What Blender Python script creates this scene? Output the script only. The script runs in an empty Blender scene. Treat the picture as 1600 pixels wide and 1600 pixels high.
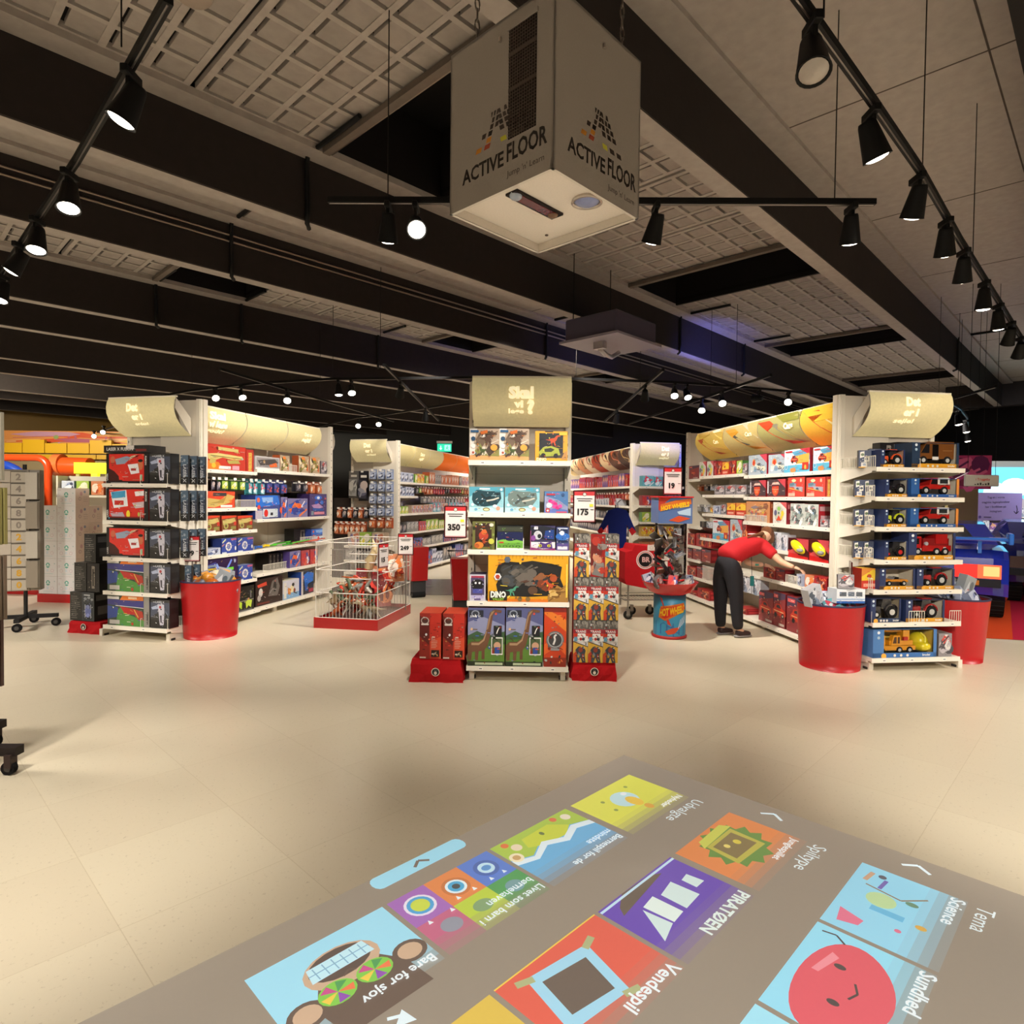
import bpy, math, random
from mathutils import Vector, Matrix
C = bpy.context.scene.collection
PI = math.pi
R = math.radians
random.seed(7)
# ---------------- camera, world, exposure ----------------
cam = bpy.data.objects.new('camera', bpy.data.cameras.new('camera')); C.objects.link(cam)
cam.data.sensor_width = 36; cam.data.lens = 985/1600*36; cam.data.clip_start = .05; cam.data.clip_end = 200
cam.matrix_world = Matrix.Translation((0, 0, 1.5)) @ Matrix.Rotation(R(90-1.34), 4, 'X') @ Matrix.Rotation(R(.65), 4, 'Z')
bpy.context.scene.camera = cam
W = bpy.data.worlds.new('world'); bpy.context.scene.world = W; W.use_nodes = True
W.node_tree.nodes['Background'].inputs[0].default_value = (.80, .72, .66, 1)
W.node_tree.nodes['Background'].inputs[1].default_value = .25
vs = bpy.context.scene.view_settings
vs.view_transform = 'Standard'; vs.look = 'None'; vs.gamma = 1; vs.use_curve_mapping = False
vs.exposure = 0.85

LAMP_W = 110.0
def area_light(name, loc, rot, sx, sy, watts, col):
    l = bpy.data.lights.new(name, 'AREA'); l.shape = 'RECTANGLE'; l.size = sx; l.size_y = sy; l.energy = watts; l.color = col
    o = bpy.data.objects.new(name, l); C.objects.link(o); o.location = loc; o.rotation_euler = rot
    return o
def spot(name, loc, target, watts, col=(1, .93, .84), size=75, blend=.6, rad=.025, parent=None):
    l = bpy.data.lights.new(name, 'SPOT'); l.energy = watts; l.color = col; l.spot_size = R(size); l.spot_blend = blend; l.shadow_soft_size = rad
    o = bpy.data.objects.new(name, l); C.objects.link(o)
    d = Vector(target)-Vector(loc)
    o.matrix_world = Matrix.Translation(loc) @ d.to_track_quat('-Z', 'Y').to_matrix().to_4x4()
    return o

# unseen fill spots without fixtures, added to brighten floor and ceiling bounce
for p_, w_ in (((0, -2.5, 4.4), 1100), ((-8, 3.5, 4.4), 1500), ((8, 3, 4.4), 1500), ((0, 17, 4.4), 1600), ((-7, 13, 4.4), 1100), ((8, 13, 4.4), 900)):
    spot('fill_wash', p_, (p_[0], p_[1], 0), w_, (1, .935, .87), 128, .6, .9)
for p_, t_, w_, z_ in (((-2.6, 1.4, 3.9), (-2.3, 2.7, 0), 330, 46), ((2.6, 1.6, 3.9), (3.2, 3.2, 0), 330, 52), ((-3.4, 3.4, 3.9), (-3.2, 4.6, 0), 120, 60), ((.2, 3.6, 3.5), (.1, 4.9, .4), 150, 66), ((-1.6, 4.4, 3.6), (-1.9, 6.6, .3), 150, 60), ((1.9, 4.3, 3.6), (2.2, 6.2, .3), 150, 60), ((1.7, .2, 3.3), (.05, 5.4, 1.15), 360, 24), ((-1.6, .4, 3.3), (0, 5.4, .7), 200, 22), ((-.6, -1.4, 3.4), (-3.9, 6.6, 1.1), 820, 26), ((.8, -1.4, 3.4), (3.7, 5.7, 1.1), 900, 26), ((-.5, 6.4, 3.9), (-2.8, 8.1, 1.1), 420, 72), ((.7, 6.2, 3.9), (2.9, 7.6, 1.1), 420, 72), ((-1.0, 9.3, 3.9), (-2.5, 11.8, 1.3), 200, 62), ((.9, 9.3, 3.9), (2.5, 11.7, 1.3), 200, 62), ((.3, 9.5, 3.9), (-1.6, 13.5, 1.2), 200, 80), ((-.2, 10.5, 3.9), (1.9, 14, 1.2), 200, 80)):
    spot('fill_beam', p_, t_, w_, (1, .935, .85), z_, .8, .08)  # added beams without lamps, brightening shelves, aisles and floor pools

# ---------------- materials ----------------
def lin(h):
    if not isinstance(h, str): return (h[0], h[1], h[2], 1)
    h = h.lstrip('#'); o = []
    for i in (0, 2, 4):
        c = int(h[i:i+2], 16)/255
        o.append(c/12.92 if c <= .04045 else ((c+.055)/1.055)**2.4)
    return (*o, 1)
MATS = {}
def attr_mat(name, rough=.5, metal=0, spec=.5, emit=0, bump=0, bscale=60, coat=0, alpha=1, vary=.06):
    m = bpy.data.materials.new(name); m.use_nodes = True; nt = m.node_tree; b = nt.nodes['Principled BSDF']
    a = nt.nodes.new('ShaderNodeAttribute'); a.attribute_name = 'Col'
    n = nt.nodes.new('ShaderNodeTexNoise'); n.inputs['Scale'].default_value = bscale; n.inputs['Detail'].default_value = 3
    tc = nt.nodes.new('ShaderNodeTexCoord'); nt.links.new(tc.outputs['Object'], n.inputs['Vector'])
    mr = nt.nodes.new('ShaderNodeMapRange'); mr.inputs['To Min'].default_value = 1-vary; mr.inputs['To Max'].default_value = 1+vary
    nt.links.new(n.outputs['Fac'], mr.inputs['Value'])
    mx = nt.nodes.new('ShaderNodeVectorMath'); mx.operation = 'SCALE'
    nt.links.new(a.outputs['Color'], mx.inputs[0]); nt.links.new(mr.outputs['Result'], mx.inputs['Scale'])
    nt.links.new(mx.outputs[0], b.inputs['Base Color'])
    b.inputs['Roughness'].default_value = rough; b.inputs['Metallic'].default_value = metal
    b.inputs['Specular IOR Level'].default_value = spec; b.inputs['Coat Weight'].default_value = coat
    if emit:
        nt.links.new(a.outputs['Color'], b.inputs['Emission Color']); b.inputs['Emission Strength'].default_value = emit
    if bump:
        bp = nt.nodes.new('ShaderNodeBump'); bp.inputs['Strength'].default_value = bump; bp.inputs['Distance'].default_value = .004
        nt.links.new(n.outputs['Fac'], bp.inputs['Height']); nt.links.new(bp.outputs[0], b.inputs['Normal'])
    if alpha < 1:
        b.inputs['Alpha'].default_value = alpha
    MATS[name] = m; return m
attr_mat('print', .38, spec=.5)
attr_mat('matte', .9, spec=.2, bump=.3, bscale=90)
attr_mat('gloss', .22, spec=.6)
attr_mat('steel', .32, metal=.85)
attr_mat('paint', .45, spec=.45, bump=.15, bscale=140)
attr_mat('dark', .6, spec=.3)
attr_mat('glow', .5, emit=9)
attr_mat('lit', .5, emit=.9)
attr_mat('cloth', .85, spec=.2, bump=.8, bscale=25)
attr_mat('header', .6, spec=.2, emit=.17, bump=.5, bscale=45, vary=.12)  # faint glow baked in for spotlit header panels that are no lamps
attr_mat('letter', .6, emit=.35, vary=.02)  # glow stands in for spotlight on the printed lettering
attr_mat('beam', .8, spec=.25, bump=.3, bscale=12, vary=.18)
attr_mat('carpet', .95, spec=.1, bump=.8, bscale=300)
attr_mat('projection', .4, spec=.4, emit=.34, vary=.02)
attr_mat('hair', .5, spec=.4, bump=1, bscale=160, vary=.3)
attr_mat('carpaint', .16, spec=.7, coat=.6)
def clear_mat(name, col, glossy=.12, rough=.05):
    m = bpy.data.materials.new(name); m.use_nodes = True; nt = m.node_tree; nt.nodes.clear()
    o = nt.nodes.new('ShaderNodeOutputMaterial'); t = nt.nodes.new('ShaderNodeBsdfTransparent'); g = nt.nodes.new('ShaderNodeBsdfGlossy')
    t.inputs[0].default_value = col; g.inputs['Roughness'].default_value = rough
    f = nt.nodes.new('ShaderNodeFresnel'); f.inputs[0].default_value = 1.18 if name == 'clear' else 1.35
    ad = nt.nodes.new('ShaderNodeMath'); ad.operation = 'ADD'; ad.inputs[1].default_value = glossy*.3; nt.links.new(f.outputs[0], ad.inputs[0])
    x = nt.nodes.new('ShaderNodeMixShader'); nt.links.new(ad.outputs[0], x.inputs[0]); nt.links.new(t.outputs[0], x.inputs[1]); nt.links.new(g.outputs[0], x.inputs[2])
    nt.links.new(x.outputs[0], o.inputs[0]); MATS[name] = m
clear_mat('clear', (.985, .985, .985, 1), .0); clear_mat('clear_grey', (.72, .74, .78, 1), .3, .15)
def floor_mat():
    m = bpy.data.materials.new('floor'); m.use_nodes = True; nt = m.node_tree; N = nt.nodes; L = nt.links; b = N['Principled BSDF']
    tc = N.new('ShaderNodeTexCoord'); mp = N.new('ShaderNodeMapping'); mp.inputs['Rotation'].default_value = (0, 0, R(-46)); L.new(tc.outputs['Object'], mp.inputs[0])
    br = N.new('ShaderNodeTexBrick'); br.offset = 0; br.inputs['Scale'].default_value = 1; br.inputs['Brick Width'].default_value = .61; br.inputs['Row Height'].default_value = .61
    br.inputs['Mortar Size'].default_value = .0018; br.inputs['Mortar Smooth'].default_value = .3
    br.inputs['Color1'].default_value = lin('#dbd0b6'); br.inputs['Color2'].default_value = lin('#d6cab0'); br.inputs['Mortar'].default_value = lin('#cabda0')
    L.new(mp.outputs[0], br.inputs[0])
    n1 = N.new('ShaderNodeTexNoise'); n1.inputs['Scale'].default_value = 55; n1.inputs['Detail'].default_value = 4; n1.inputs['Roughness'].default_value = .7; L.new(mp.outputs[0], n1.inputs[0])
    cr = N.new('ShaderNodeValToRGB'); cr.color_ramp.elements[0].position = .27; cr.color_ramp.elements[0].color = (.42, .36, .28, 1); cr.color_ramp.elements[1].position = .40; cr.color_ramp.elements[1].color = (1, 1, 1, 1)
    L.new(n1.outputs['Fac'], cr.inputs[0])
    mx = N.new('ShaderNodeMixRGB'); mx.blend_type = 'MULTIPLY'; mx.inputs[0].default_value = .55; L.new(br.outputs[0], mx.inputs[1]); L.new(cr.outputs[0], mx.inputs[2])
    n2 = N.new('ShaderNodeTexNoise'); n2.inputs['Scale'].default_value = .9; n2.inputs['Detail'].default_value = 3; L.new(mp.outputs[0], n2.inputs[0])
    mr = N.new('ShaderNodeMapRange'); mr.inputs['To Min'].default_value = .26; mr.inputs['To Max'].default_value = .36; L.new(n2.outputs['Fac'], mr.inputs[0]); L.new(mr.outputs[0], b.inputs['Roughness'])
    L.new(mx.outputs[0], b.inputs['Base Color']); b.inputs['Specular IOR Level'].default_value = .45
    n3 = N.new('ShaderNodeTexNoise'); n3.inputs['Scale'].default_value = 7; L.new(mp.outputs[0], n3.inputs[0])
    bp = N.new('ShaderNodeBump'); bp.inputs['Strength'].default_value = .12; bp.inputs['Distance'].default_value = .01; L.new(n3.outputs['Fac'], bp.inputs['Height']); L.new(bp.outputs[0], b.inputs['Normal'])
    MATS['floor'] = m
floor_mat()

# ---------------- mesh builder ----------------
GL = {}
def glyphs(t, bold=.0):
    k = (t, bold)
    if k in GL: return GL[k]
    cu = bpy.data.curves.new('txt', 'FONT'); cu.body = t; cu.size = 1; cu.offset = bold; cu.resolution_u = 2
    o = bpy.data.objects.new('txt', cu); C.objects.link(o); bpy.context.view_layer.update()
    me = bpy.data.meshes.new_from_object(o)
    vs_ = [(v.co.x, v.co.y) for v in me.vertices]; fs = [tuple(p.vertices) for p in me.polygons if p.normal.z > -2]
    bpy.data.objects.remove(o); bpy.data.curves.remove(cu); bpy.data.meshes.remove(me)
    xs = [v[0] for v in vs_] or [0]; ys = [v[1] for v in vs_] or [0]
    GL[k] = (vs_, fs, min(xs), max(xs), min(ys), max(ys)); return GL[k]

class MB:
    def __init__(s): s.v = []; s.f = []; s.c = []; s.m = []; s.sm = []; s.T = Matrix.Identity(4); s.mat = 'paint'
    def add(s, vs, fs, col, mat=None, smooth=False, flip=False):
        b = len(s.v); T = s.T
        for v in vs: s.v.append(tuple(T @ Vector(v)))
        c = lin(col); mt = mat or s.mat
        if mt == 'projection': c = (c[0]*.80+.066, c[1]*.80+.062, c[2]*.80+.055, 1)   # projected light is pale on the cream floor
        for f in fs:
            s.f.append(tuple(b+i for i in (reversed(f) if flip else f))); s.c.append(c); s.m.append(mt); s.sm.append(smooth)
        return s
    def box(s, x0, y0, z0, x1, y1, z1, col='#ffffff', mat=None, bev=0):
        if bev:
            e = bev; P = []
            for z, k in ((z0, e), (z0+e, 0), (z1-e, 0), (z1, e)):
                P += [(x0+k, y0+e, z), (x0+e, y0+k, z), (x1-e, y0+k, z), (x1-k, y0+e, z), (x1-k, y1-e, z), (x1-e, y1-k, z), (x0+e, y1-k, z), (x0+k, y1-e, z)]
            F = [tuple(range(7, -1, -1)), tuple(range(24, 32))]
            for r in range(3):
                for i in range(8): j = (i+1) % 8; F.append((r*8+i, r*8+j, r*8+8+j, r*8+8+i))
            return s.add(P, F, col, mat)
        return s.add([(x0, y0, z0), (x1, y0, z0), (x1, y1, z0), (x0, y1, z0), (x0, y0, z1), (x1, y0, z1), (x1, y1, z1), (x0, y1, z1)],
            [(0, 3, 2, 1), (4, 5, 6, 7), (0, 1, 5, 4), (1, 2, 6, 5), (2, 3, 7, 6), (3, 0, 4, 7)], col, mat)
    def quad(s, a, b, c, d, col, mat=None): return s.add([a, b, c, d], [(0, 1, 2, 3)], col, mat)
    def prism(s, pts, y0, y1, col, mat=None, ax='y'):   # pts in (x,z) (ax y), (y,z) (ax x), (x,y) (ax z)
        n = len(pts)
        def P(p, k): return {'y': (p[0], k, p[1]), 'x': (k, p[0], p[1]), 'z': (p[0], p[1], k)}[ax]
        V = [P(p, y0) for p in pts]+[P(p, y1) for p in pts]
        F = [tuple(range(n)), tuple(range(2*n-1, n-1, -1))]+[(i, n+i, n+(i+1) % n, (i+1) % n) for i in range(n)]
        return s.add(V, F, col, mat)
    def tube(s, pts, r, col, mat=None, n=8, r1=None, cap=True, smooth=True):
        pts = [Vector(p) for p in pts]; V = []; F = []; m = len(pts); pr = None
        for i, p in enumerate(pts):
            d = (pts[min(i+1, m-1)]-pts[max(i-1, 0)]).normalized()
            if pr is None or abs(pr.dot(d)) > .99: pr = Vector((0, 0, 1)) if abs(d.z) < .9 else Vector((1, 0, 0))
            u = d.cross(pr).normalized(); w = d.cross(u).normalized(); pr = -w if False else pr
            rr = r[i] if isinstance(r, (list, tuple)) else (r if r1 is None else r+(r1-r)*i/(m-1))
            for k in range(n):
                a = 2*PI*k/n; V.append(tuple(p+u*math.cos(a)*rr+w*math.sin(a)*rr))
        for i in range(m-1):
            for k in range(n): j = (k+1) % n; F.append((i*n+k, i*n+j, (i+1)*n+j, (i+1)*n+k))
        s.add(V, F, col, mat, smooth)
        if cap: s.add(V[:n], [tuple(range(n-1, -1, -1))], col, mat); s.add(V[-n:], [tuple(range(n))], col, mat)
        return s
    def bar(s, a, b, t, col, mat=None): return s.tube([a, b], t, col, mat, n=4, smooth=False)
    def lathe(s, prof, cx, cy, col, mat=None, n=24, sx=1, sy=1, smooth=True, z0=0):
        V = []; F = []; m = len(prof)
        for (r, z) in prof:
            for k in range(n): a = 2*PI*k/n; V.append((cx+r*sx*math.cos(a), cy+r*sy*math.sin(a), z+z0))
        for i in range(m-1):
            for k in range(n): j = (k+1) % n; F.append((i*n+k, i*n+j, (i+1)*n+j, (i+1)*n+k))
        return s.add(V, F, col, mat, smooth)
    def ellip(s, c, r, col, mat=None, n=12, m=8, rot=None):
        V = []; F = []; rot = rot or Matrix.Identity(3); c = Vector(c)
        for i in range(m+1):
            t = PI*i/m
            for k in range(n):
                a = 2*PI*k/n; V.append(tuple(c+rot @ Vector((r[0]*math.sin(t)*math.cos(a), r[1]*math.sin(t)*math.sin(a), r[2]*math.cos(t)))))
        for i in range(m):
            for k in range(n): j = (k+1) % n; F.append((i*n+k, (i+1)*n+k, (i+1)*n+j, i*n+j))
        return s.add(V, F, col, mat, True)
    def mesh(s, name):
        me = bpy.data.meshes.new(name); me.from_pydata(s.v, [], s.f)
        names = list(dict.fromkeys(s.m)); idx = {n: i for i, n in enumerate(names)}
        for n in names: me.materials.append(MATS[n])
        me.polygons.foreach_set('material_index', [idx[m] for m in s.m]); me.polygons.foreach_set('use_smooth', s.sm)
        ca = me.color_attributes.new('Col', 'FLOAT_COLOR', 'CORNER'); buf = []
        for f, c in zip(s.f, s.c): buf += list(c)*len(f)
        ca.data.foreach_set('color', buf); me.update(); return me
    def obj(s, name, parent=None, label=None, cat=None, group=None, kind=None, loc=None, rz=0, M=None):
        o = bpy.data.objects.new(name, s.mesh(name)); C.objects.link(o)
        if parent: o.parent = parent
        if loc is not None: o.location = loc
        if rz: o.rotation_euler = (0, 0, rz)
        if M is not None: o.matrix_world = M
        return tag(o, label, cat, group, kind)
def tag(o, label=None, cat=None, group=None, kind=None):
    for k, v in (('label', label), ('category', cat), ('group', group), ('kind', kind)):
        if v: o[k] = v
    return o
def empty(name, M, label, cat, group=None):
    o = bpy.data.objects.new(name, None); C.objects.link(o); o.empty_display_size = .1; o.matrix_world = M if isinstance(M, Matrix) else Matrix.Translation(M)
    return tag(o, label, cat, group)
def fr(x, y, yaw, z=0): return Matrix.Translation((x, y, z)) @ Matrix.Rotation(R(yaw), 4, 'Z')
def dup(root, M=None, label=None, group=None, parent=None):
    r = root.copy(); C.objects.link(r)
    if M is not None: r.matrix_world = M
    if label: r['label'] = label
    if group: r['group'] = group
    for ch in list(root.children):
        c = ch.copy(); C.objects.link(c); c.parent = r
        for g in ch.children:
            d = g.copy(); C.objects.link(d); d.parent = c
    return r

class Art:   # draws flat coloured shapes on a face; coordinates are fractions of the face
    def __init__(s, mb, o, u, v, W, H, mat='print', d=.0006):
        s.mb = mb; s.o = Vector(o); s.u = Vector(u); s.v = Vector(v); s.n = s.u.cross(s.v); s.W = W; s.H = H; s.k = d; s.mat = mat; s.d = d*.8
    def pts(s, P, col, mat=None):
        s.k += s.d
        s.mb.add([tuple(s.o+s.u*(x*s.W)+s.v*(y*s.H)+s.n*s.k) for x, y in P], [tuple(range(len(P)))], col, mat or s.mat); return s
    def r(s, x0, y0, x1, y1, col, mat=None): return s.pts([(x0, y0), (x1, y0), (x1, y1), (x0, y1)], col, mat)
    def e(s, x, y, rx, ry, col, n=18, a=0, mat=None):   # radii in fractions of H
        q = s.H/s.W; ca, sa = math.cos(a), math.sin(a); P = []
        for k in range(n):
            t = 2*PI*k/n; ex, ey = rx*math.cos(t), ry*math.sin(t); P.append((x+(ex*ca-ey*sa)*q, y+ex*sa+ey*ca))
        return s.pts(P, col, mat)
    def ring(s, x, y, r, w, col, inner, n=20): return s.e(x, y, r, r, col, n).e(x, y, r-w, r-w, inner, n)
    def line(s, x0, y0, x1, y1, w, col, mat=None):
        dx, dy = (x1-x0)*s.W, (y1-y0)*s.H; L = math.hypot(dx, dy) or 1; nx, ny = -dy/L*w*s.H/2/s.W, dx/L*w*s.H/2/s.H
        return s.pts([(x0-nx, y0-ny), (x1-nx, y1-ny), (x1+nx, y1+ny), (x0+nx, y0+ny)], col, mat)
    def curve(s, P, w, col, mat=None):
        for i in range(len(P)-1): s.line(*P[i], *P[i+1], w, col, mat); s.k -= s.d
        s.k += s.d; return s
    def t(s, text, x, y, h, col, bold=.02, align='c', a=0, mat=None, wmax=None, skew=0):   # h cap height as fraction of H, y baseline
        V, F, x0, x1, y0, y1 = glyphs(text, bold); sc = h*s.H/.7; w = (x1-x0)*sc; sx = sc
        if wmax and w > wmax*s.W: sx = sc*wmax*s.W/w; w = wmax*s.W
        ox = {'c': -w/2, 'l': 0, 'r': -w}[align]; s.k += s.d; ca, sa = math.cos(a), math.sin(a); o = s.o+s.u*(x*s.W)+s.v*(y*s.H)+s.n*s.k
        P = []
        for vx, vy in V:
            px, py = (vx-x0)*sx+ox+skew*vy*sc, vy*sc; P.append(tuple(o+s.u*(px*ca-py*sa)+s.v*(px*sa+py*ca)))
        s.mb.add(P, F, col, mat or s.mat); return s
def facing(mb, W, H, D, side=None):
    """front face art frame of a box whose front is y=0"""
    return Art(mb, (0, 0, 0), (1, 0, 0), (0, 0, 1), W, H)

# ---------------- printed package fronts ----------------
def busy(a, pal, n, seed, x0=.04, y0=.05, x1=.96, y1=.95, s=.22):
    r = random.Random(seed)
    for i in range(n):
        c = r.choice(pal); x = r.uniform(x0+s*.3, x1-s*.3); y = r.uniform(y0+s*.3, y1-s*.3); w = r.uniform(.3, 1)*s; h = r.uniform(.3, 1)*s
        t = r.random()
        if t < .35: a.e(x, y, min(w, .5*(x1-x0))*.6, h*.6, c, 9, r.uniform(0, 3))
        elif t < .7:
            P = []; k = r.randint(4, 6)
            for j in range(k): an = 2*PI*j/k+r.uniform(-.3, .3); P.append((min(x1, max(x0, x+w*.7*math.cos(an))), min(y1, max(y0, y+h*.7*math.sin(an)))))
            a.pts(P, c)
        else: a.line(max(x0, x-w*.6), max(y0, y-h*.5), min(x1, x+w*.6), min(y1, y+h*.5), h*.22, c)
        a.k -= a.d*.7
def dino(a, x, y, s, c, flip=1):   # raptor-like silhouette
    P = [(-1, .15), (-.55, .12), (-.2, .3), (.15, .34), (.4, .62), (.62, .72), (.95, .62), (.9, .52), (.62, .5), (.5, .2), (.42, .02), (.25, -.12), (.3, -.42), (.42, -.62), (.2, -.62), (.1, -.3), (-.02, -.15), (-.12, -.4), (-.05, -.62), (-.25, -.62), (-.28, -.25), (-.35, .0), (-.6, .02)]
    q = a.H/a.W; a.pts([(x+p[0]*s*q*flip, y+p[1]*s) for p in (P if flip > 0 else P[::-1])], c)
def lines(a, x0, x1, y0, y1, n, col, seed=1, w=.35):
    r = random.Random(seed); h = (y1-y0)/n
    for i in range(n): a.r(x0, y0+i*h, x0+(x1-x0)*r.uniform(.5, 1), y0+i*h+h*w, col); a.k -= a.d
    a.k += a.d
A = {}
def art(name, side, top=None):
    def d(f): A[name] = (side, top or side, f); return f
    return d
@art('dino_white', '#a97d52', '#d8d0c8')
def _(a):
    a.r(0, 0, 1, 1, '#e9e3dc').pts([(.25, 1), (1, 1), (1, .3), (.2, .25), (.15, .6)], '#b9a48e').r(0, 0, 1, .16, '#e0a067').pts([(.1, .16), (1, .12), (1, .4), (.6, .3), (.2, .35)], '#8d8a4c')
    busy(a, ['#6f5544', '#c9b7a1', '#8a8d52', '#4c3b33', '#e4d6c3', '#74604f'], 26, 3, .2, .12, .98, .95, .3)
    a.e(.12, .68, .07, .07, '#30506f').e(.12, .45, .07, .07, '#f1eeea').e(.12, .24, .07, .07, '#e8e0da').e(.12, .24, .04, .04, '#b0553f')
    dino(a, .62, .66, .3, '#5a4236'); dino(a, .45, .3, .18, '#4d5a33', -1); a.r(.03, .88, .3, .95, '#2c5b86').pts([(.35, .9), (.6, .96), (.6, .84), (.38, .82)], '#d06a2c').e(.82, .4, .11, .1, '#eba245')
@art('dino_yellow', '#c98a25', '#e6b02e')
def _(a):
    a.r(0, 0, 1, 1, '#e2a42a').r(.12, .1, .86, .93, '#1c2026').pts([(.12, .1), (.9, .1), (.9, .28), (.5, .2), (.12, .3)], '#463a33')
    dino(a, .55, .68, .26, '#cf4b26'); a.pts([(.1, .28), (.25, .46), (.5, .5), (.72, .42), (.78, .2), (.55, .16), (.2, .14)], '#a5ad3e').pts([(.28, .4), (.48, .44), (.6, .38), (.5, .3), (.3, .3)], '#2d3320')
    a.e(.25, .18, .08, .08, '#22221c').e(.64, .17, .08, .08, '#22221c').pts([(.8, .05), (.98, .06), (.98, .35), (.9, .28)], '#c08b4c').t('DINO', .2, .01, .09, '#f4e8c8', .04).r(.74, .86, .98, .96, '#f3c53a').r(.3, .97, .55, 1, '#2b2b2b')
def teal(a, win, obj):
    a.r(0, 0, 1, 1, '#8fc6d2').pts([(0, .6), (.4, .9), (1, .8), (1, 1), (0, 1)], '#4d9bb0').r(0, 0, 1, .2, '#b9dfe2')
    a.pts([(.08, .5), (.1, .75), (.22, .88), (.5, .84), (.9, .84), (.93, .55), (.8, .3), (.45, .22), (.25, .25), (.13, .35)], win)
    a.curve([(.3, .35), (.42, .5), (.6, .6), (.85, .72)], .09, obj).curve([(.35, .72), (.5, .5), (.6, .35)], .07, obj).curve([(.5, .45), (.7, .5), (.86, .58)], .06, '#c6c2b4')
    a.e(.5, .12, .14, .07, '#8d7a3c').e(.5, .11, .1, .04, '#e7d9a8').e(.84, .16, .08, .08, '#e69a80').e(.1, .3, .06, .06, '#cfe9ec').r(.3, .9, .6, .95, '#eef6f6').e(.93, .9, .05, .05, '#dce9ee')
    a.e(.2, .12, .06, .05, '#6aa7c8').e(.75, .25, .09, .06, '#e3eef0')
@art('teal_dark', '#4f8ea0', '#7fb9c6')
def _(a): teal(a, '#123a44', '#0c2327')
@art('teal_grey', '#4f8ea0', '#7fb9c6')
def _(a): teal(a, '#6c7d78', '#48504b')
@art('pink_dragon', '#4a6fa2', '#7a8fc0')
def _(a):
    a.r(0, 0, 1, 1, '#8f97bb').pts([(0, 1), (1, 1), (1, .3), (.6, .6), (0, .8)], '#4c78ab').pts([(0, 0), (1, 0), (1, .14), (.5, .24), (0, .12)], '#5f74b8')
    for i, (x, y) in enumerate(((.25, .55), (.36, .5), (.46, .42), (.42, .3), (.56, .26), (.66, .32))): a.e(x, y, .1, .09, ['#d6237c', '#ec4c9c'][i % 2])
    a.e(.2, .36, .13, .12, '#e6dfe6').r(.06, .04, .22, .22, '#c9352d').e(.14, .12, .05, .05, '#e9e3de').r(.08, .82, .45, .9, '#b53247').e(.78, .85, .08, .07, '#2e4d7c').r(.5, .02, .95, .08, '#cf4f70')
@art('jungle_box', '#3c3a1f', '#55522c')
def _(a):
    a.r(0, 0, 1, 1, '#6b6b35').r(.12, .1, .86, .94, '#3a2218'); busy(a, ['#8aa04a', '#a3b35a', '#4a5a26', '#2c3016'], 16, 5, .0, .0, 1, 1, .16)
    a.r(.16, .15, .8, .88, '#3a2018').e(.5, .5, .17, .16, '#b8402a').e(.52, .62, .1, .1, '#d4652f').r(.45, .22, .58, .45, '#a23a1e').e(.3, .16, .16, .12, '#d98032').e(.2, .14, .09, .08, '#b85a24').e(.85, .3, .1, .1, '#c7c94c').e(.85, .88, .08, .06, '#d8d6c6')
@art('green_tray', '#3a7a2c', '#141828')
def _(a):
    a.r(0, 0, 1, 1, '#101a4a').r(0, .75, 1, 1, '#242820').r(.03, .78, .97, .95, '#3c4034').r(0, 0, 1, .38, '#6aa83c').r(0, 0, 1, .08, '#efe9df').pts([(0, .38), (.25, .44), (.5, .36), (.75, .43), (1, .37), (1, .3), (0, .3)], '#7fbe49')
    a.r(.08, .28, .25, .34, '#c23a2c')
    for i in range(7): dino(a, .12+i*.125, .16, .07, '#3d5a2a', 1 if i % 2 else -1); a.k -= a.d
    a.r(-.03, .0, .0, .5, '#e9e6de').r(1.0, .0, 1.03, .5, '#e9e6de')
@art('purple_eyes', '#5b4a86', '#332c50')
def _(a):
    a.r(0, 0, 1, 1, '#3a3458').pts([(0, .95), (.5, 1), (1, .9), (1, .4), (0, .5)], '#181c2a').r(0, .0, 1, .34, '#e7dfe2').pts([(0, 0), (1, 0), (1, .1), (.5, .05), (0, .12)], '#8a2f6b')
    a.pts([(.28, .08), (.9, .08), (.85, .38), (.6, .28), (.4, .34)], '#52357c').e(.4, .19, .07, .06, '#d8d23c').e(.75, .19, .07, .06, '#d8d23c').e(.4, .19, .02, .05, '#1a1420').e(.75, .19, .02, .05, '#1a1420')
    a.e(.3, .62, .17, .18, '#c9ccd2').e(.36, .58, .08, .09, '#20242e').pts([(.55, .5), (.95, .45), (.95, .85), (.6, .8)], '#1b3f86').r(.15, .85, .3, .97, '#f1e6ea').e(.15, .22, .1, .08, '#efe2ee').r(.0, .0, .02, .8, '#c05a9a').e(.12, .5, .09, .12, '#88479a')
@art('blue_dragon_box', '#2c3560', '#3a3a6a')
def _(a):
    a.r(0, 0, 1, 1, '#3c4676').r(0, 0, 1, .3, '#5a4a8c').r(.1, .35, .9, .9, '#16264e').e(.5, .6, .3, .16, '#2f6dc0').e(.45, .75, .1, .1, '#dfe3ee').r(.1, .05, .9, .18, '#e1dbe6').r(.1, .92, .9, .97, '#c7d0e0')
@art('monster_small', '#7c7894', '#3c3550')
def _(a):
    a.r(0, 0, 1, 1, '#c8c4d0').r(.08, .22, .92, .88, '#54486a').e(.5, .62, .26, .2, '#17141a').e(.38, .68, .04, .04, '#e8e8ee').e(.62, .68, .04, .04, '#e8e8ee').r(.2, .3, .8, .46, '#4b4fa0').r(.12, .1, .88, .22, '#b7aed2').r(.1, .88, .9, .95, '#a8324c').r(.3, .03, .7, .1, '#6a5a8a')
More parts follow.
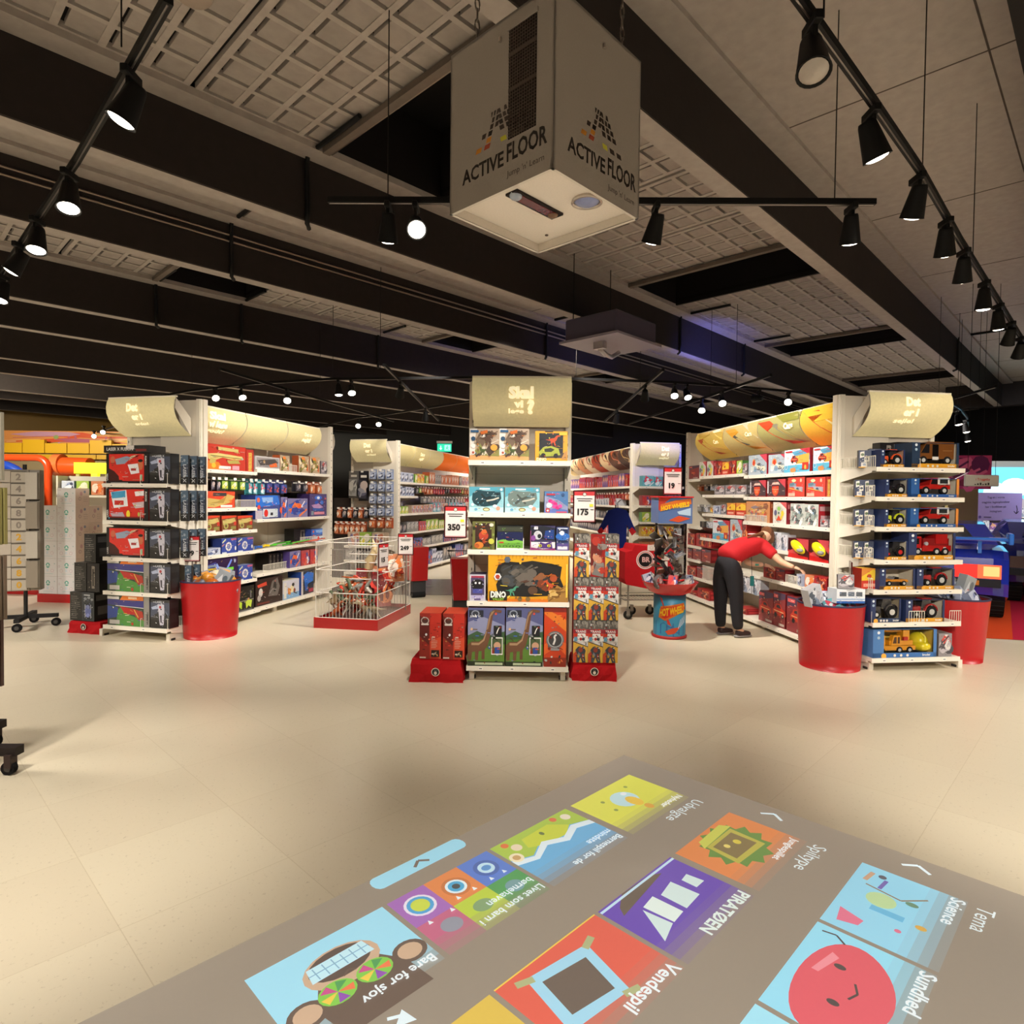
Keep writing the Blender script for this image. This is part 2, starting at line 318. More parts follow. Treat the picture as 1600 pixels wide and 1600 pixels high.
@art('dino_valley', '#d29a22', '#e8b82c')
def _(a):
    a.r(0, 0, 1, 1, '#e0a21f')
    a.pts([(.13, .12), (.1, .35), (.14, .5), (.09, .6), (.13, .78), (.24, .84), (.4, .82), (.55, .86), (.8, .8), (.92, .74), (.9, .5), (.95, .3), (.88, .14), (.5, .1)], '#1e1d1c')
    for i in range(9): a.r(.12+i*.045, .9, .13+i*.045, .99, '#c98b10'); a.k -= a.d
    for i in range(9): a.r(.6+i*.04, .9, .61+i*.04, .99, '#c98b10'); a.k -= a.d
    busy(a, ['#3a3834', '#57534c', '#2a2c30', '#6a625a', '#44484c'], 26, 11, .14, .3, .62, .78, .22)
    busy(a, ['#7a3a20', '#b4502a', '#3c3430', '#8c5a3a', '#24303a'], 16, 12, .55, .15, .88, .6, .2)
    dino(a, .3, .22, .15, '#4f9a7c'); dino(a, .78, .34, .16, '#c2502a', -1); a.e(.56, .24, .1, .09, '#5a4030')
    a.pts([(.74, .0), (1, 0), (1, .42), (.92, .3), (.86, .36), (.8, .2), (.75, .16)], '#a87b3c'); busy(a, ['#d8b36a', '#7c5526', '#c59648'], 14, 13, .76, .02, .99, .3, .12)
    a.r(0, 0, .75, .06, '#e27a20').pts([(.02, .02), (.24, .02), (.24, .2), (.02, .22)], '#2a2118').t('DINO', .13, .09, .12, '#eef2ea', .05, wmax=.19).t('VALLEY', .13, .025, .05, '#8fc23e', .04, wmax=.17)
    a.e(.12, .52, .08, .08, '#e6e8ea', 6).e(.12, .52, .05, .05, '#b8402a', 6).e(.24, .88, .07, .07, '#5b6470', 6).e(.4, .06, .05, .05, '#8a6a3a').e(.5, .06, .05, .05, '#8a6a3a').r(.97, .1, .99, .8, '#f2cf50')
@art('brachio', '#b83a1a', '#5c2320')
def _(a):
    a.r(0, 0, 1, 1, '#8b8fb0').pts([(0, .75), (.4, .85), (1, .7), (1, 1), (0, 1)], '#565a86').pts([(0, .52), (.25, .6), (.55, .52), (1, .6), (1, .3), (0, .3)], '#3d5a3c').r(0, 0, 1, .38, '#5d8434').pts([(0, .38), (.6, .3), (1, .42), (1, .5), (0, .45)], '#4a7030')
    a.r(0, 0, 1, .08, '#2a3522').r(.2, .02, .95, .06, '#b8c4a2').pts([(.03, .84), (.42, .84), (.42, .96), (.03, .96)], '#262a36').e(.2, .9, .07, .06, '#8c93a2').e(.2, .9, .05, .04, '#30343f').t('JURASSIC', .2, .84, .03, '#dfe3e8', .03, wmax=.3)
    a.pts([(-.0, .2), (.0, .36), (.1, .42), (.3, .42), (.42, .48), (.5, .62), (.55, .8), (.6, .93), (.72, .98), (.92, .96), (.9, .92), (.74, .93), (.68, .88), (.64, .7), (.6, .5), (.54, .36), (.46, .28), (.46, .12), (.38, .12), (.38, .26), (.3, .26), (.28, .1), (.2, .1), (.2, .25), (.12, .24), (.1, .1), (.02, .1)], '#6d4a34')
    a.pts([(.1, .4), (.3, .4), (.42, .46), (.5, .6), (.52, .6), (.45, .44), (.3, .36), (.1, .36)], '#a98968').pts([(.5, .62), (.58, .86), (.64, .93), (.72, .96), (.7, .93), (.62, .86), (.55, .64)], '#9a7a5c')
    a.r(.7, .52, .92, .7, '#1b1c20').curve([(.78, .56), (.8, .6), (.84, .66), (.88, .67)], .015, '#f0efe8').r(.64, .2, .95, .5, '#e6e2dc').r(.66, .22, .93, .48, '#4a5a3c').e(.8, .36, .06, .06, '#c69a7c').r(.74, .22, .86, .33, '#2e4c9a').r(.66, .22, .72, .32, '#8c2a20')
@art('brachio_side', '#b83a1a', '#5c2320')
def _(a):
    a.r(0, 0, 1, 1, '#c8401c').r(0, .0, 1, .16, '#8d2a16').pts([(0, .9), (1, .6), (1, .8), (0, 1)], '#e27a2a').pts([(0, .2), (.6, .35), (1, .2), (1, .4), (.5, .5), (0, .38)], '#e0622a').r(0, .93, 1, 1, '#7e241a')
    a.e(.5, .46, .15, .15, '#6b6a6c').e(.5, .46, .13, .13, '#9fa0a0').e(.5, .46, .11, .11, '#3d3c3e').curve([(.42, .38), (.5, .46), (.46, .52), (.56, .55)], .03, '#d7d6d2').r(.3, .28, .7, .32, '#8d8e8e')
@art('red_tall', '#8a1c12', '#d2452c')
def _(a):
    a.r(0, 0, 1, 1, '#b92a1c').r(0, 0, .48, 1, '#8f2218').pts([(.0, .5), (.45, .3), (.45, .8), (0, .95)], '#5a1410').pts([(.5, .1), (1, .0), (1, .5), (.5, .4)], '#d24a2c').e(.25, .84, .09, .08, '#b6aaa2').e(.25, .84, .07, .06, '#4a2a24').r(.08, .74, .42, .78, '#cfc5bc')
    lines(a, .55, .9, .25, .5, 7, '#d8a08c', 3); a.r(.55, .05, .92, .2, '#2a1512').curve([(.65, .08), (.7, .13), (.8, .16)], .015, '#c9a35a').r(.02, .02, .3, .05, '#d9c6b8')
@art('robot', '#a3201a', '#6c6a66')
def _(a):
    a.r(0, 0, 1, 1, '#e6e2dc').r(0, .78, 1, 1, '#5f5b55'); busy(a, ['#77726a', '#4a4640', '#938d82'], 16, 21, 0, .8, 1, 1, .12)
    a.r(0, .68, 1, .78, '#9a1f2a').t('TRANS', .5, .70, .055, '#e9dfdc', .03, wmax=.8).r(0, .5, 1, .68, '#eae6e0').pts([(0, .56), (.25, .56), (.3, .68), (0, .68)], '#c8371f').pts([(1, .62), (.85, .62), (.8, .68), (1, .68)], '#c8371f').r(.05, .5, .28, .6, '#5c93ab').e(.5, .55, .035, .035, '#a8322c').e(.68, .55, .035, .035, '#3a3a42')
    a.pts([(0, .5), (1, .38), (1, .36), (0, .48)], '#1c1a18').t('2', .85, .42, .055, '#33302c', .03).pts([(0, .48), (1, .36), (1, 0), (0, 0)], '#d6a83c').pts([(0, .2), (.3, .3), (.3, 0), (0, 0)], '#c2421e')
    a.pts([(.2, .0), (.25, .2), (.15, .3), (.35, .38), (.5, .34), (.7, .38), (.85, .28), (.78, .18), (.85, .0), (.62, 0), (.5, .12), (.38, 0)], '#3c4048'); a.e(.5, .3, .05, .06, '#8f3a2a').r(.3, .12, .42, .2, '#b98f2a').r(.6, .1, .72, .2, '#a8372a').pts([(.35, .25), (.48, .2), (.48, .14), (.33, .18)], '#767c86')
@art('robot_side', '#c9c2b8', '#5a5650')
def _(a):
    a.r(0, 0, 1, 1, '#98201c').pts([(0, .1), (.6, .2), (.8, .6), (.4, .9), (0, .8)], '#6e2320').pts([(.1, .05), (.9, .0), (.95, .3), (.5, .4)], '#7d7874'); busy(a, ['#b53a2e', '#5c504c', '#c98a6a', '#8d8680'], 14, 9, .05, .05, .95, .95, .22)
def laser(a, v):
    a.r(0, 0, 1, 1, '#262422').r(.07, .08, .9, .97, '#d6362c')
    if v == 0:
        a.pts([(.07, .08), (.4, .08), (.2, .4), (.07, .5)], '#4a2420').e(.16, .78, .1, .12, '#c9684c').e(.82, .6, .1, .16, '#c9724c').e(.82, .75, .1, .05, '#2c2320').pts([(.22, .8), (.5, .9), (.6, .85), (.45, .65), (.25, .62)], '#8f9fb4').pts([(.6, .9), (.75, .95), (.55, .75)], '#d8c4a0')
        a.pts([(.52, .62), (.76, .66), (.8, .35), (.6, .3)], '#e8e6ea').r(.6, .42, .72, .5, '#a93a3a').pts([(.3, .35), (.52, .3), (.5, .12), (.32, .12)], '#e23a2e').e(.84, .2, .05, .1, '#9bc49a').r(.1, .0, .9, .06, '#2a2826'); lines(a, .12, .85, .01, .07, 1, '#cfc9c2')
    else:
        a.pts([(.1, .88), (.48, .95), (.52, .45), (.18, .38)], '#e6eaee').pts([(.12, .88), (.46, .93), (.46, .72), (.14, .68)], '#4a9cc8').r(.2, .48, .42, .62, '#c8352e').pts([(.68, .9), (.9, .93), (.9, .78), (.7, .76)], '#ece8ea').pts([(.62, .55), (.9, .6), (.9, .42), (.7, .38)], '#c9b9bc').pts([(.1, .22), (.4, .26), (.45, .12), (.15, .1)], '#b9a9b8').e(.53, .2, .07, .12, '#efd83a').e(.78, .2, .04, .07, '#b9c25a').r(.07, .08, .9, .12, '#7a2420')
    a.t('LASER', .055, .1, .06, '#d8d6d2', .02, 'l', a=PI/2); a.t('FUSION', .935, .9, .06, '#e2e0da', .03, 'l', a=-PI/2, wmax=.9)
@art('laser_a', '#2c2826', '#2a2725')
def _(a): laser(a, 0)
@art('laser_b', '#6a1c18', '#2a2725')
def _(a): laser(a, 1)
@art('laser_lid', '#2c2826', '#2a2725')
def _(a):
    a.r(0, 0, 1, 1, '#33302e').t('LASER X FUSION', .36, .3, .42, '#d9d6d0', .03, wmax=.62).r(.5, .5, .68, .98, '#d8cfc8').r(.72, .2, .95, .5, '#7a3430')
@art('laser_dark', '#1f1d1d', '#2a2929')
def _(a):
    a.r(0, 0, 1, 1, '#3a3836').pts([(0, .35), (.5, .6), (1, .45), (1, .9), (0, .9)], '#4d5262').pts([(0, 0), (1, 0), (1, .2), (0, .3)], '#2c2a28').t('LASER X', .5, .88, .07, '#cfd2d8', .02, wmax=.8).pts([(.04, .72), (.4, .82), (.4, .68), (.1, .64)], '#aab4cc').pts([(.38, .84), (.72, .84), (.74, .6), (.7, .12), (.5, .1), (.44, .5)], '#c9c6d2').pts([(.5, .45), (.6, .45), (.6, .2), (.53, .2)], '#4d4a52').e(.52, .74, .05, .05, '#b0484a').curve([(.8, .6), (.9, .5), (.95, .4)], .02, '#8f97a8').curve([(.05, .4), (.3, .38)], .02, '#7a7a7c')
@art('laser_edge', '#23252a', '#2c2c2e')
def _(a): a.r(0, 0, 1, 1, '#4c5260').pts([(0, .6), (1, .7), (1, 1), (0, 1)], '#5f7284').r(0, 0, 1, .25, '#343230').e(.5, .82, .2*.25, .05, '#a8b2bc').t('LASER X', .36, .68, .7*a.W/a.H*.55, '#d9dadd', .03, 'l', a=-PI/2)
@art('quad', '#4c443e', '#8f8c8a')
def _(a):
    a.r(0, 0, 1, 1, '#3a4a3c').pts([(0, .85), (1, .85), (1, .6), (0, .68)], '#3d3c7c').pts([(0, .2), (.3, .3), (.25, .6), (0, .65)], '#34488c').pts([(.25, .5), (.32, .62), (.45, .4), (.9, .2), (.9, 0), (.2, 0)], '#4f8a3e').pts([(.3, .85), (.85, .86), (.85, 1), (.36, 1)], '#e07a2c').r(.0, .87, .28, .96, '#d8d6d2').r(.5, .9, .7, .97, '#f0c9a0')
    a.line(.2, .66, .86, .62, .02, '#d9d6d4').pts([(.3, .64), (.62, .58), (.66, .38), (.42, .4)], '#b02a26').pts([(.62, .58), (.84, .5), (.86, .3), (.76, .2), (.66, .36)], '#a8382a').line(.64, .56, .74, .3, .03, '#d4b04a').r(.06, .04, .3, .18, '#b8b4ac').e(.6, .08, .05, .05, '#b03a2c').r(.87, 0, 1, 1, '#8c8880').t('HUMMER', .975, .1, .07, '#2c2a28', .03, 'l', a=PI/2, wmax=None)
@art('black_text', '#1a1918', '#4a4846')
def _(a): a.r(0, 0, 1, 1, '#2a2826'); lines(a, .1, .9, .08, .9, 12, '#77746c', 4, .3)
@art('black_robot', '#1a1918', '#6a6866')
def _(a): a.r(0, 0, 1, 1, '#3b3f42').r(.2, .06, .85, .62, '#22262c').r(.24, .1, .3, .58, '#b9bec6').r(.7, .1, .76, .58, '#a9aeb8').e(.5, .35, .14, .12, '#6a74ac').e(.5, .2, .1, .07, '#8a94cc').e(.5, .5, .09, .07, '#8088b4').e(.3, .78, .07, .05, '#8d9294').e(.6, .82, .07, .05, '#8d9294').e(.85, .76, .06, .04, '#8d9294').r(.2, .89, .7, .93, '#c9cccc')
@art('nappy', '#cdb29e', '#e6e0da')
def _(a):
    a.r(0, 0, 1, 1, '#e9e5e2').e(.5, .62, .13, .15, '#5fae98').r(.36, .56, .64, .6, '#e9e5e2').e(.5, .66, .06, .05, '#dfeee8')
    for x in (.22, .74): a.ring(x, .32, .09, .012, '#cf9fae', '#ece8e4', 14)
    a.ring(.1, .58, .06, .012, '#c79aa6', '#e9e5e2', 12).line(.25, .14, .78, .14, .012, '#8fc4c0').r(.44, .26, .54, .42, '#d7dfe4').r(.85, .7, .9, .74, '#9ab8b8').r(.08, .88, .25, .9, '#c9a9b0')
@art('gold_gun', '#a92c22', '#c03a2a')
def _(a):
    a.r(0, 0, 1, 1, '#b8392a').pts([(0, .0), (.45, .0), (.3, .3), (0, .35)], '#e07a2a').pts([(.02, .6), (.3, .66), (.9, .6), (.95, .48), (.7, .42), (.4, .5), (.2, .36), (.06, .4)], '#cdbb74').pts([(.1, .45), (.25, .42), (.2, .2), (.08, .25)], '#b9a55c').pts([(.25, .92), (.8, .88), (.8, .76), (.3, .78)], '#c2ad6a').e(.27, .85, .06, .07, '#6a2a1c').pts([(.5, .4), (.8, .42), (.85, .3), (.55, .26)], '#a99a52').e(.18, .16, .12, .1, '#efb23a').r(.3, .04, .6, .16, '#e8e0d8').r(.64, .03, .82, .2, '#d99aa4').line(.1, .55, .9, .5, .02, '#6d5d30').e(.9, .5, .04, .05, '#8fa6a8')
@art('gold_edge', '#a92c22', '#b03022')
def _(a):
    a.r(0, 0, 1, 1, '#a83026')
    for i in range(12): a.r(.3, .04+i*.07, .75, .08+i*.07, '#e3c65a'); a.k -= a.d
@art('gold_gun_small', '#8a2c20', '#b03a28')
def _(a): a.r(0, 0, 1, 1, '#7c4a2a').pts([(0, .8), (1, .9), (1, 1), (0, 1)], '#d2452a').pts([(.05, .7), (.85, .85), (.95, .6), (.6, .5), (.3, .5), (.1, .4)], '#c5b36c').e(.28, .34, .22, .2, '#aaa65e').e(.28, .34, .12, .1, '#54502c').r(.6, .1, .95, .3, '#8a8a4a').r(.05, .0, .7, .1, '#d6cfc4').r(.8, .35, .97, .6, '#c5382a')
@art('gold_gun_blister', '#c03a26', '#d2452a')
def _(a): a.r(0, 0, 1, 1, '#d5492c').pts([(.0, .3), (.1, .6), (.5, .5), (.75, .85), (1, .7), (.8, .3), (.3, .05), (.0, .1)], '#c9ae62').r(.25, .72, .7, .92, '#3c3a3c').pts([(.1, .28), (.4, .4), (.7, .7), (.6, .3)], '#a88c46').e(.85, .4, .1, .12, '#e07a3a').r(.5, .05, .9, .18, '#efe4da')
@art('grey_gun', '#c9c4c0', '#b8b0a8')
def _(a): a.r(0, 0, 1, 1, '#b9b4b2').r(.04, .2, .96, .9, '#8f8a88').pts([(.08, .7), (.8, .85), (.95, .6), (.6, .4), (.2, .3)], '#4c4644').pts([(.55, .4), (.85, .6), (.9, .3), (.6, .2)], '#e0662c').e(.35, .6, .12, .12, '#a8834c').r(0, 0, 1, .14, '#e6e0da')
@art('orange_gun', '#9a4a24', '#c0602c')
def _(a): a.r(0, 0, 1, 1, '#b9a488'); busy(a, ['#d2642c', '#3c3a2c', '#8c8a3c', '#e3d4b4', '#5a5c34', '#e8843c'], 20, 31, s=.4)
@art('nerf_blue', '#2b3c86', '#30407a')
def _(a): a.r(0, 0, 1, 1, '#3d4a8c').pts([(0, .95), (.9, 1), (1, .6), (.2, .5), (0, .6)], '#2a6fd0').pts([(.25, .9), (.7, .92), (.7, .7), (.3, .7)], '#8fb4e6').e(.12, .8, .1, .1, '#e06a4a').e(.14, .5, .1, .09, '#d8453a').r(.3, .05, .9, .42, '#c9d2d8').e(.42, .24, .14, .16, '#d8302a').r(.6, .14, .7, .26, '#20242c').r(0, 0, .28, .36, '#b9b0bc').r(.55, .0, 1, .06, '#1d2a60')
@art('nerf_mix', '#4a3a7a', '#5a4a78')
def _(a): a.r(0, 0, 1, 1, '#7c76a0'); busy(a, ['#2c62c4', '#e4582c', '#eeeaf0', '#2f3f8f', '#c9b8d0', '#e8763c'], 18, 41, s=.45)
@art('nerf_purple', '#3a2a5a', '#4a3468')
def _(a): a.r(0, 0, 1, 1, '#4d3f72').e(.5, .83, .3, .1, '#2f6fd0').e(.5, .83, .12, .06, '#e6ecf4').e(.4, .62, .16, .08, '#2454b8').pts([(.1, .5), (.5, .58), (.8, .4), (.3, .3)], '#b88fc0').e(.7, .62, .14, .09, '#3a78d0').r(.25, .08, .85, .2, '#d88aa0').r(.08, .06, .22, .24, '#8a9aa4').pts([(.15, .38), (.8, .34), (.8, .24), (.2, .26)], '#355ca8').e(.9, .8, .06, .05, '#e8644a')
@art('blue_wheel', '#2e3f80', '#7a88b0')
def _(a): a.r(0, 0, 1, 1, '#34499a').e(.46, .45, .3, .3, '#e6e2d6').e(.46, .45, .17, .17, '#34499a').e(.46, .45, .1, .1, '#d8d4c8'); [a.line(.46, .45, .46+.28*math.cos(k)*a.H/a.W, .45+.28*math.sin(k), .04, '#5a6cb0') for k in (.3, 1.35, 2.4, 3.4, 4.5, 5.5)]; a.r(.6, .86, .98, .97, '#b85a7a').line(.02, .72, .25, .95, .08, '#dfe0a0').line(.0, .5, .14, .62, .08, '#c98a6a').e(.9, .3, .08, .14, '#e0dcd8').r(0, 0, .3, .1, '#c9d0d8')
@art('dark_v', '#1a0f20', '#241838')
def _(a): a.r(0, 0, 1, 1, '#2a1640').pts([(0, .2), (.4, .4), (.3, .9), (0, .8)], '#3a3f86').line(.32, .82, .52, .28, .09, '#8aa2e8').line(.52, .28, .8, .92, .09, '#6f8ae0').line(.26, .82, .5, .2, .04, '#c9d4f4').r(.64, .5, .86, .62, '#6fd03a').r(.05, .6, .3, .68, '#c9a832').r(.05, .72, .3, .8, '#7c8aa0').e(.9, .86, .06, .08, '#a0a8c0').e(.72, .36, .05, .08, '#b8b4c4')
@art('lime_toy', '#151510', '#1c1c18')
def _(a): a.r(0, 0, 1, 1, '#161412').r(.02, .4, .98, .44, '#8c8674').pts([(.15, .35), (.3, .42), (.42, .36), (.4, .1), (.3, .2), (.2, .08), (.12, .12)], '#b9d83a').pts([(.58, .36), (.7, .44), (.9, .38), (.84, .1), (.72, .2), (.62, .08)], '#c8de4a').e(.72, .46, .06, .05, '#c98a52').r(.8, .5, .86, .8, '#77767a').r(.1, .02, .9, .06, '#6c6c6c')
@art('black_red', '#1a1210', '#241a18')
def _(a): a.r(0, 0, 1, 1, '#2c1a16').pts([(.45, .3), (.6, .85), (.8, .95), (.9, .6), (.8, .25)], '#6a625c').e(.7, .62, .1, .2, '#2a2624').e(.18, .5, .12, .16, '#c9c4be').e(.12, .3, .1, .12, '#a89f98').pts([(.05, .8), (.38, .88), (.4, .74), (.08, .7)], '#c8402a').r(.06, .05, .5, .12, '#6c2c22').curve([(.5, .4), (.6, .55), (.75, .5)], .04, '#8d8680')
@art('bee_white', '#b9b4a8', '#d6cfb8')
def _(a): a.r(0, 0, 1, 1, '#c9c8d2').r(0, 0, 1, .3, '#7fa6c8').e(.55, .5, .2, .2, '#e6d8b0').e(.62, .72, .12, .1, '#2a2a2c').pts([(.3, .6), (.5, .5), (.45, .2), (.3, .25)], '#d2843a').e(.7, .4, .1, .12, '#8a4a3a').r(.04, .05, .2, .9, '#d9d4c8').line(.65, .3, .85, .2, .05, '#3a3a3c')
@art('blue_blaster', '#24448c', '#c9c4c0')
def _(a): a.r(0, 0, 1, 1, '#232838').pts([(.05, .8), (.5, .95), (1, .85), (.95, .5), (.6, .45), (.3, .3), (.25, .6)], '#2f74d8').e(.14, .75, .07, .08, '#d83a32').r(.3, .15, .5, .5, '#2458b0').r(.0, .0, .14, 1, '#c9c2bc').r(.6, .05, .95, .2, '#b03048')
@art('black_spine', '#141210', '#1c1a18')
def _(a): a.r(0, 0, 1, 1, '#1b1718').r(.38, .12, .62, .9, '#8d8478').r(.44, .2, .56, .8, '#2a2622')
# ---- racing car aisle ----
def racer(a, x, y, s, body='#c5321f', f=1):
    q = a.H/a.W; P = [(-1, -.3), (-1.02, .1), (-.75, .3), (-.55, .62), (.1, .66), (.45, .28), (.95, .12), (1.02, -.25), (.8, -.36), (-.8, -.36)]
    a.pts([(x+p[0]*s*q*f, y+p[1]*s) for p in (P if f > 0 else P[::-1])], body)
    P = [(-.45, .3), (-.4, .54), (.05, .56), (.3, .28)]; a.pts([(x+p[0]*s*q*f, y+p[1]*s) for p in (P if f > 0 else P[::-1])], '#3a3036')
    a.e(x-.55*s*q, y-.32*s, .22*s, .22*s, '#2a2224').e(x+.55*s*q, y-.32*s, .22*s, .22*s, '#2a2224').e(x+.55*s*q, y-.32*s, .1*s, .1*s, '#b9a79a').line(x-.8*s*q, y+.05*s, x+.7*s*q, y-.02*s, .07*s, '#f0c08a')
@art('car_big', '#b8303a', '#d85a50')
def _(a):
    a.r(0, 0, 1, 1, '#dfe6ea').pts([(.3, .9), (1, 1), (1, .5), (.55, .5)], '#5c9ec0').pts([(.6, 1), (1, 1), (1, .7)], '#c43444').r(0, 0, 1, .32, '#5ab0d0').pts([(.45, .7), (.98, .78), (.98, .4), (.5, .36)], '#e8a84a'); racer(a, .42, .55, .28, '#b83022'); a.ring(.1, .24, .1, .02, '#e8e8e8', '#4f9cc0', 14).e(.38, .1, .22, .1, '#e08a50').r(.06, .88, .34, .94, '#c8303a').r(.74, .1, .98, .4, '#c0382c').e(.86, .2, .08, .1, '#ecb04a')
@art('car_puzzle', '#a8283a', '#d88a90')
def _(a): a.r(0, 0, 1, 1, '#a9b6c0').pts([(.6, 1), (1, 1), (1, .55)], '#cc4456').e(.3, .6, .16, .2, '#e28a4a').e(.3, .6, .1, .12, '#c63a26'); busy(a, ['#dfe3e4', '#5f6c74', '#e6dcc0', '#7da0b8', '#c9d4d0'], 16, 51, .1, .05, .95, .6, .25); racer(a, .6, .3, .14, '#a8a89c')
@art('car_face', '#8a1c1c', '#d0443a')
def _(a): a.r(0, 0, 1, 1, '#4a3a3e').pts([(.55, 1), (1, 1), (1, .5)], '#c94450').e(.45, .45, .36, .4, '#d2401f').pts([(.2, .62), (.7, .66), (.62, .84), (.3, .82)], '#efc4b4').pts([(.22, .6), (.7, .62), (.66, .7), (.26, .7)], '#54283a').e(.45, .3, .22, .14, '#e8703a').r(0, 0, 1, .06, '#8c2420').r(.0, .2, .08, .9, '#cbc4c6').line(.28, .44, .64, .42, .04, '#e9a08a')
@art('car_red', '#7c2c1c', '#d8504a')
def _(a): a.r(0, 0, 1, 1, '#d8453a').e(.36, .84, .2, .08, '#e8d4a4').e(.78, .84, .08, .1, '#efb6a4').r(.1, .5, .5, .7, '#8a93a4').pts([(.35, .55), (.9, .5), (.9, .25), (.45, .35)], '#a9a4ac').pts([(.1, .7), (.4, .76), (.4, .6), (.15, .55)], '#5a7a8a').r(.05, .02, .45, .2, '#e8b09a').e(.6, .4, .12, .08, '#4c5a70').r(.08, .0, .92, .04, '#b02c24').line(.1, .45, .8, .3, .04, '#d8c05a')
@art('car_orange', '#a04a2c', '#c98a5a')
def _(a): a.r(0, 0, 1, 1, '#c98a5a').e(.28, .6, .13, .16, '#d9b83a').e(.72, .6, .13, .16, '#d9b83a'); busy(a, ['#b8603a', '#e0b890', '#8c5a44', '#d8443a', '#c9a46a', '#8a7a80'], 30, 61, s=.3)
@art('wheel_chart', '#8c2a34', '#c87a7c')
def _(a): a.r(0, 0, 1, 1, '#d9d6cc').pts([(.5, 1), (1, 1), (1, .7)], '#cc5a5c').e(.45, .46, .38, .4, '#c0c0b4').e(.45, .7, .14, .1, '#8ac45a').e(.72, .48, .12, .14, '#e8c83a').e(.2, .5, .12, .14, '#5c5c7a').pts([(.25, .15), (.65, .15), (.45, .4)], '#d84a34').e(.45, .5, .06, .06, '#3f6a54').e(.65, .3, .1, .1, '#ecc04a')
@art('car_white', '#a3202a', '#c9a0a4')
def _(a): a.r(0, 0, 1, 1, '#b8bcb4'); busy(a, ['#6f7874', '#d8dad6', '#94a098', '#4a5658', '#c98a8c', '#8fb0c8', '#e6e4de'], 34, 71, s=.35)
@art('helmet', '#5a1014', '#7c1a1c')
def _(a): a.r(0, 0, 1, 1, '#3a0c10').pts([(.4, 1), (1, 1), (1, .4), (.8, .6)], '#b8404a').pts([(0, 0), (1, 0), (1, .12), (.5, .2), (0, .4)], '#c01c1c').pts([(.02, .3), (.3, .5), (.6, .35), (.5, .2), (.05, .25)], '#c94a48')
@art('red_misc', '#8a1418', '#b83034')
def _(a): a.r(0, 0, 1, 1, '#a82428'); busy(a, ['#d8453a', '#6a1418', '#e0b8a8', '#c0382c', '#e8884a', '#7a3a3a', '#d8d0c8'], 16, 81, s=.45)
@art('red_car', '#6a1216', '#8c2428')
def _(a): a.r(0, 0, 1, 1, '#8a3034').pts([(0, .7), (1, .85), (1, 1), (0, 1)], '#4a3a50'); racer(a, .5, .45, .34, '#c83a24'); a.r(.05, .84, .4, .94, '#d85a5a').r(.5, .05, .95, .12, '#c9b4a8')
@art('grey_misc', '#5a5456', '#8a8484')
def _(a): a.r(0, 0, 1, 1, '#8c8688'); busy(a, ['#d8d4d0', '#4a464c', '#b8b0b4', '#c8443a', '#6f7888'], 14, 91, s=.45)
@art('yellow_red', '#9a2a1c', '#e8b83a')
def _(a): a.r(0, 0, 1, 1, '#d88a3c').pts([(0, .6), (.6, .95), (1, .8), (1, .45), (0, .4)], '#ecc43a').r(0, 0, 1, .4, '#c8382a').r(.1, .1, .8, .26, '#e8a48c').e(.4, .62, .12, .1, '#b8482a')
# ---- generic far-aisle packs ----
for nm, side, pal, bg, sd in (('white_blue', '#8f98b0', ['#5f6f98', '#d9dce6', '#8a94b4', '#3a3f58'], '#b9c0d0', 101), ('green_mix', '#4a7a3c', ['#a9d84a', '#e8d84a', '#5a8a44', '#e6e0c8'], '#9ab84c', 102),
    ('orange_mix', '#a8502c', ['#e07a3c', '#d8b49a', '#a8442c', '#e8d8c8'], '#c8805a', 103), ('grey_mix', '#6c6864', ['#b8b4ac', '#4c4a4c', '#d8d4cc', '#7c7a74'], '#8f8c88', 104), ('dark_mix', '#26242a', ['#5c5a6a', '#8c8a90', '#33313c', '#b8a8a0'], '#36343e', 105),
    ('blue_mix', '#2c3a70', ['#3c62b4', '#d8dce6', '#c8503c', '#24305c'], '#3c4c8c', 106), ('skin_mix', '#a89078', ['#e6cdb0', '#c87a5c', '#8a7a9a', '#e8e4dc'], '#cbb49c', 107), ('white_mix', '#b8b8bc', ['#e8e8ec', '#8f9cb0', '#c8c4c8', '#58606c'], '#d0d2d8', 108),
    ('red_blue', '#8a2430', ['#c83a3c', '#3c4c94', '#e8dce0', '#d8604c'], '#b4484c', 109), ('purple_mix', '#4a3a6c', ['#7c5a9a', '#d8a0b8', '#3c3470', '#e8b84c'], '#6c5488', 110), ('turq_mix', '#3c8a94', ['#5cb8c0', '#e0e8e8', '#d84a5c', '#2c6478'], '#6cb0b8', 111),
    ('yellow_mix', '#a8842c', ['#ecc43c', '#7c4a8c', '#d85a3c', '#e8e0c8'], '#d0a848', 112)):
    def mk(pal=pal, bg=bg, sd=sd):
        def f(a): a.r(0, 0, 1, 1, bg); busy(a, pal, 14, sd, s=.5)
        return f
    A[nm] = (side, side, mk())

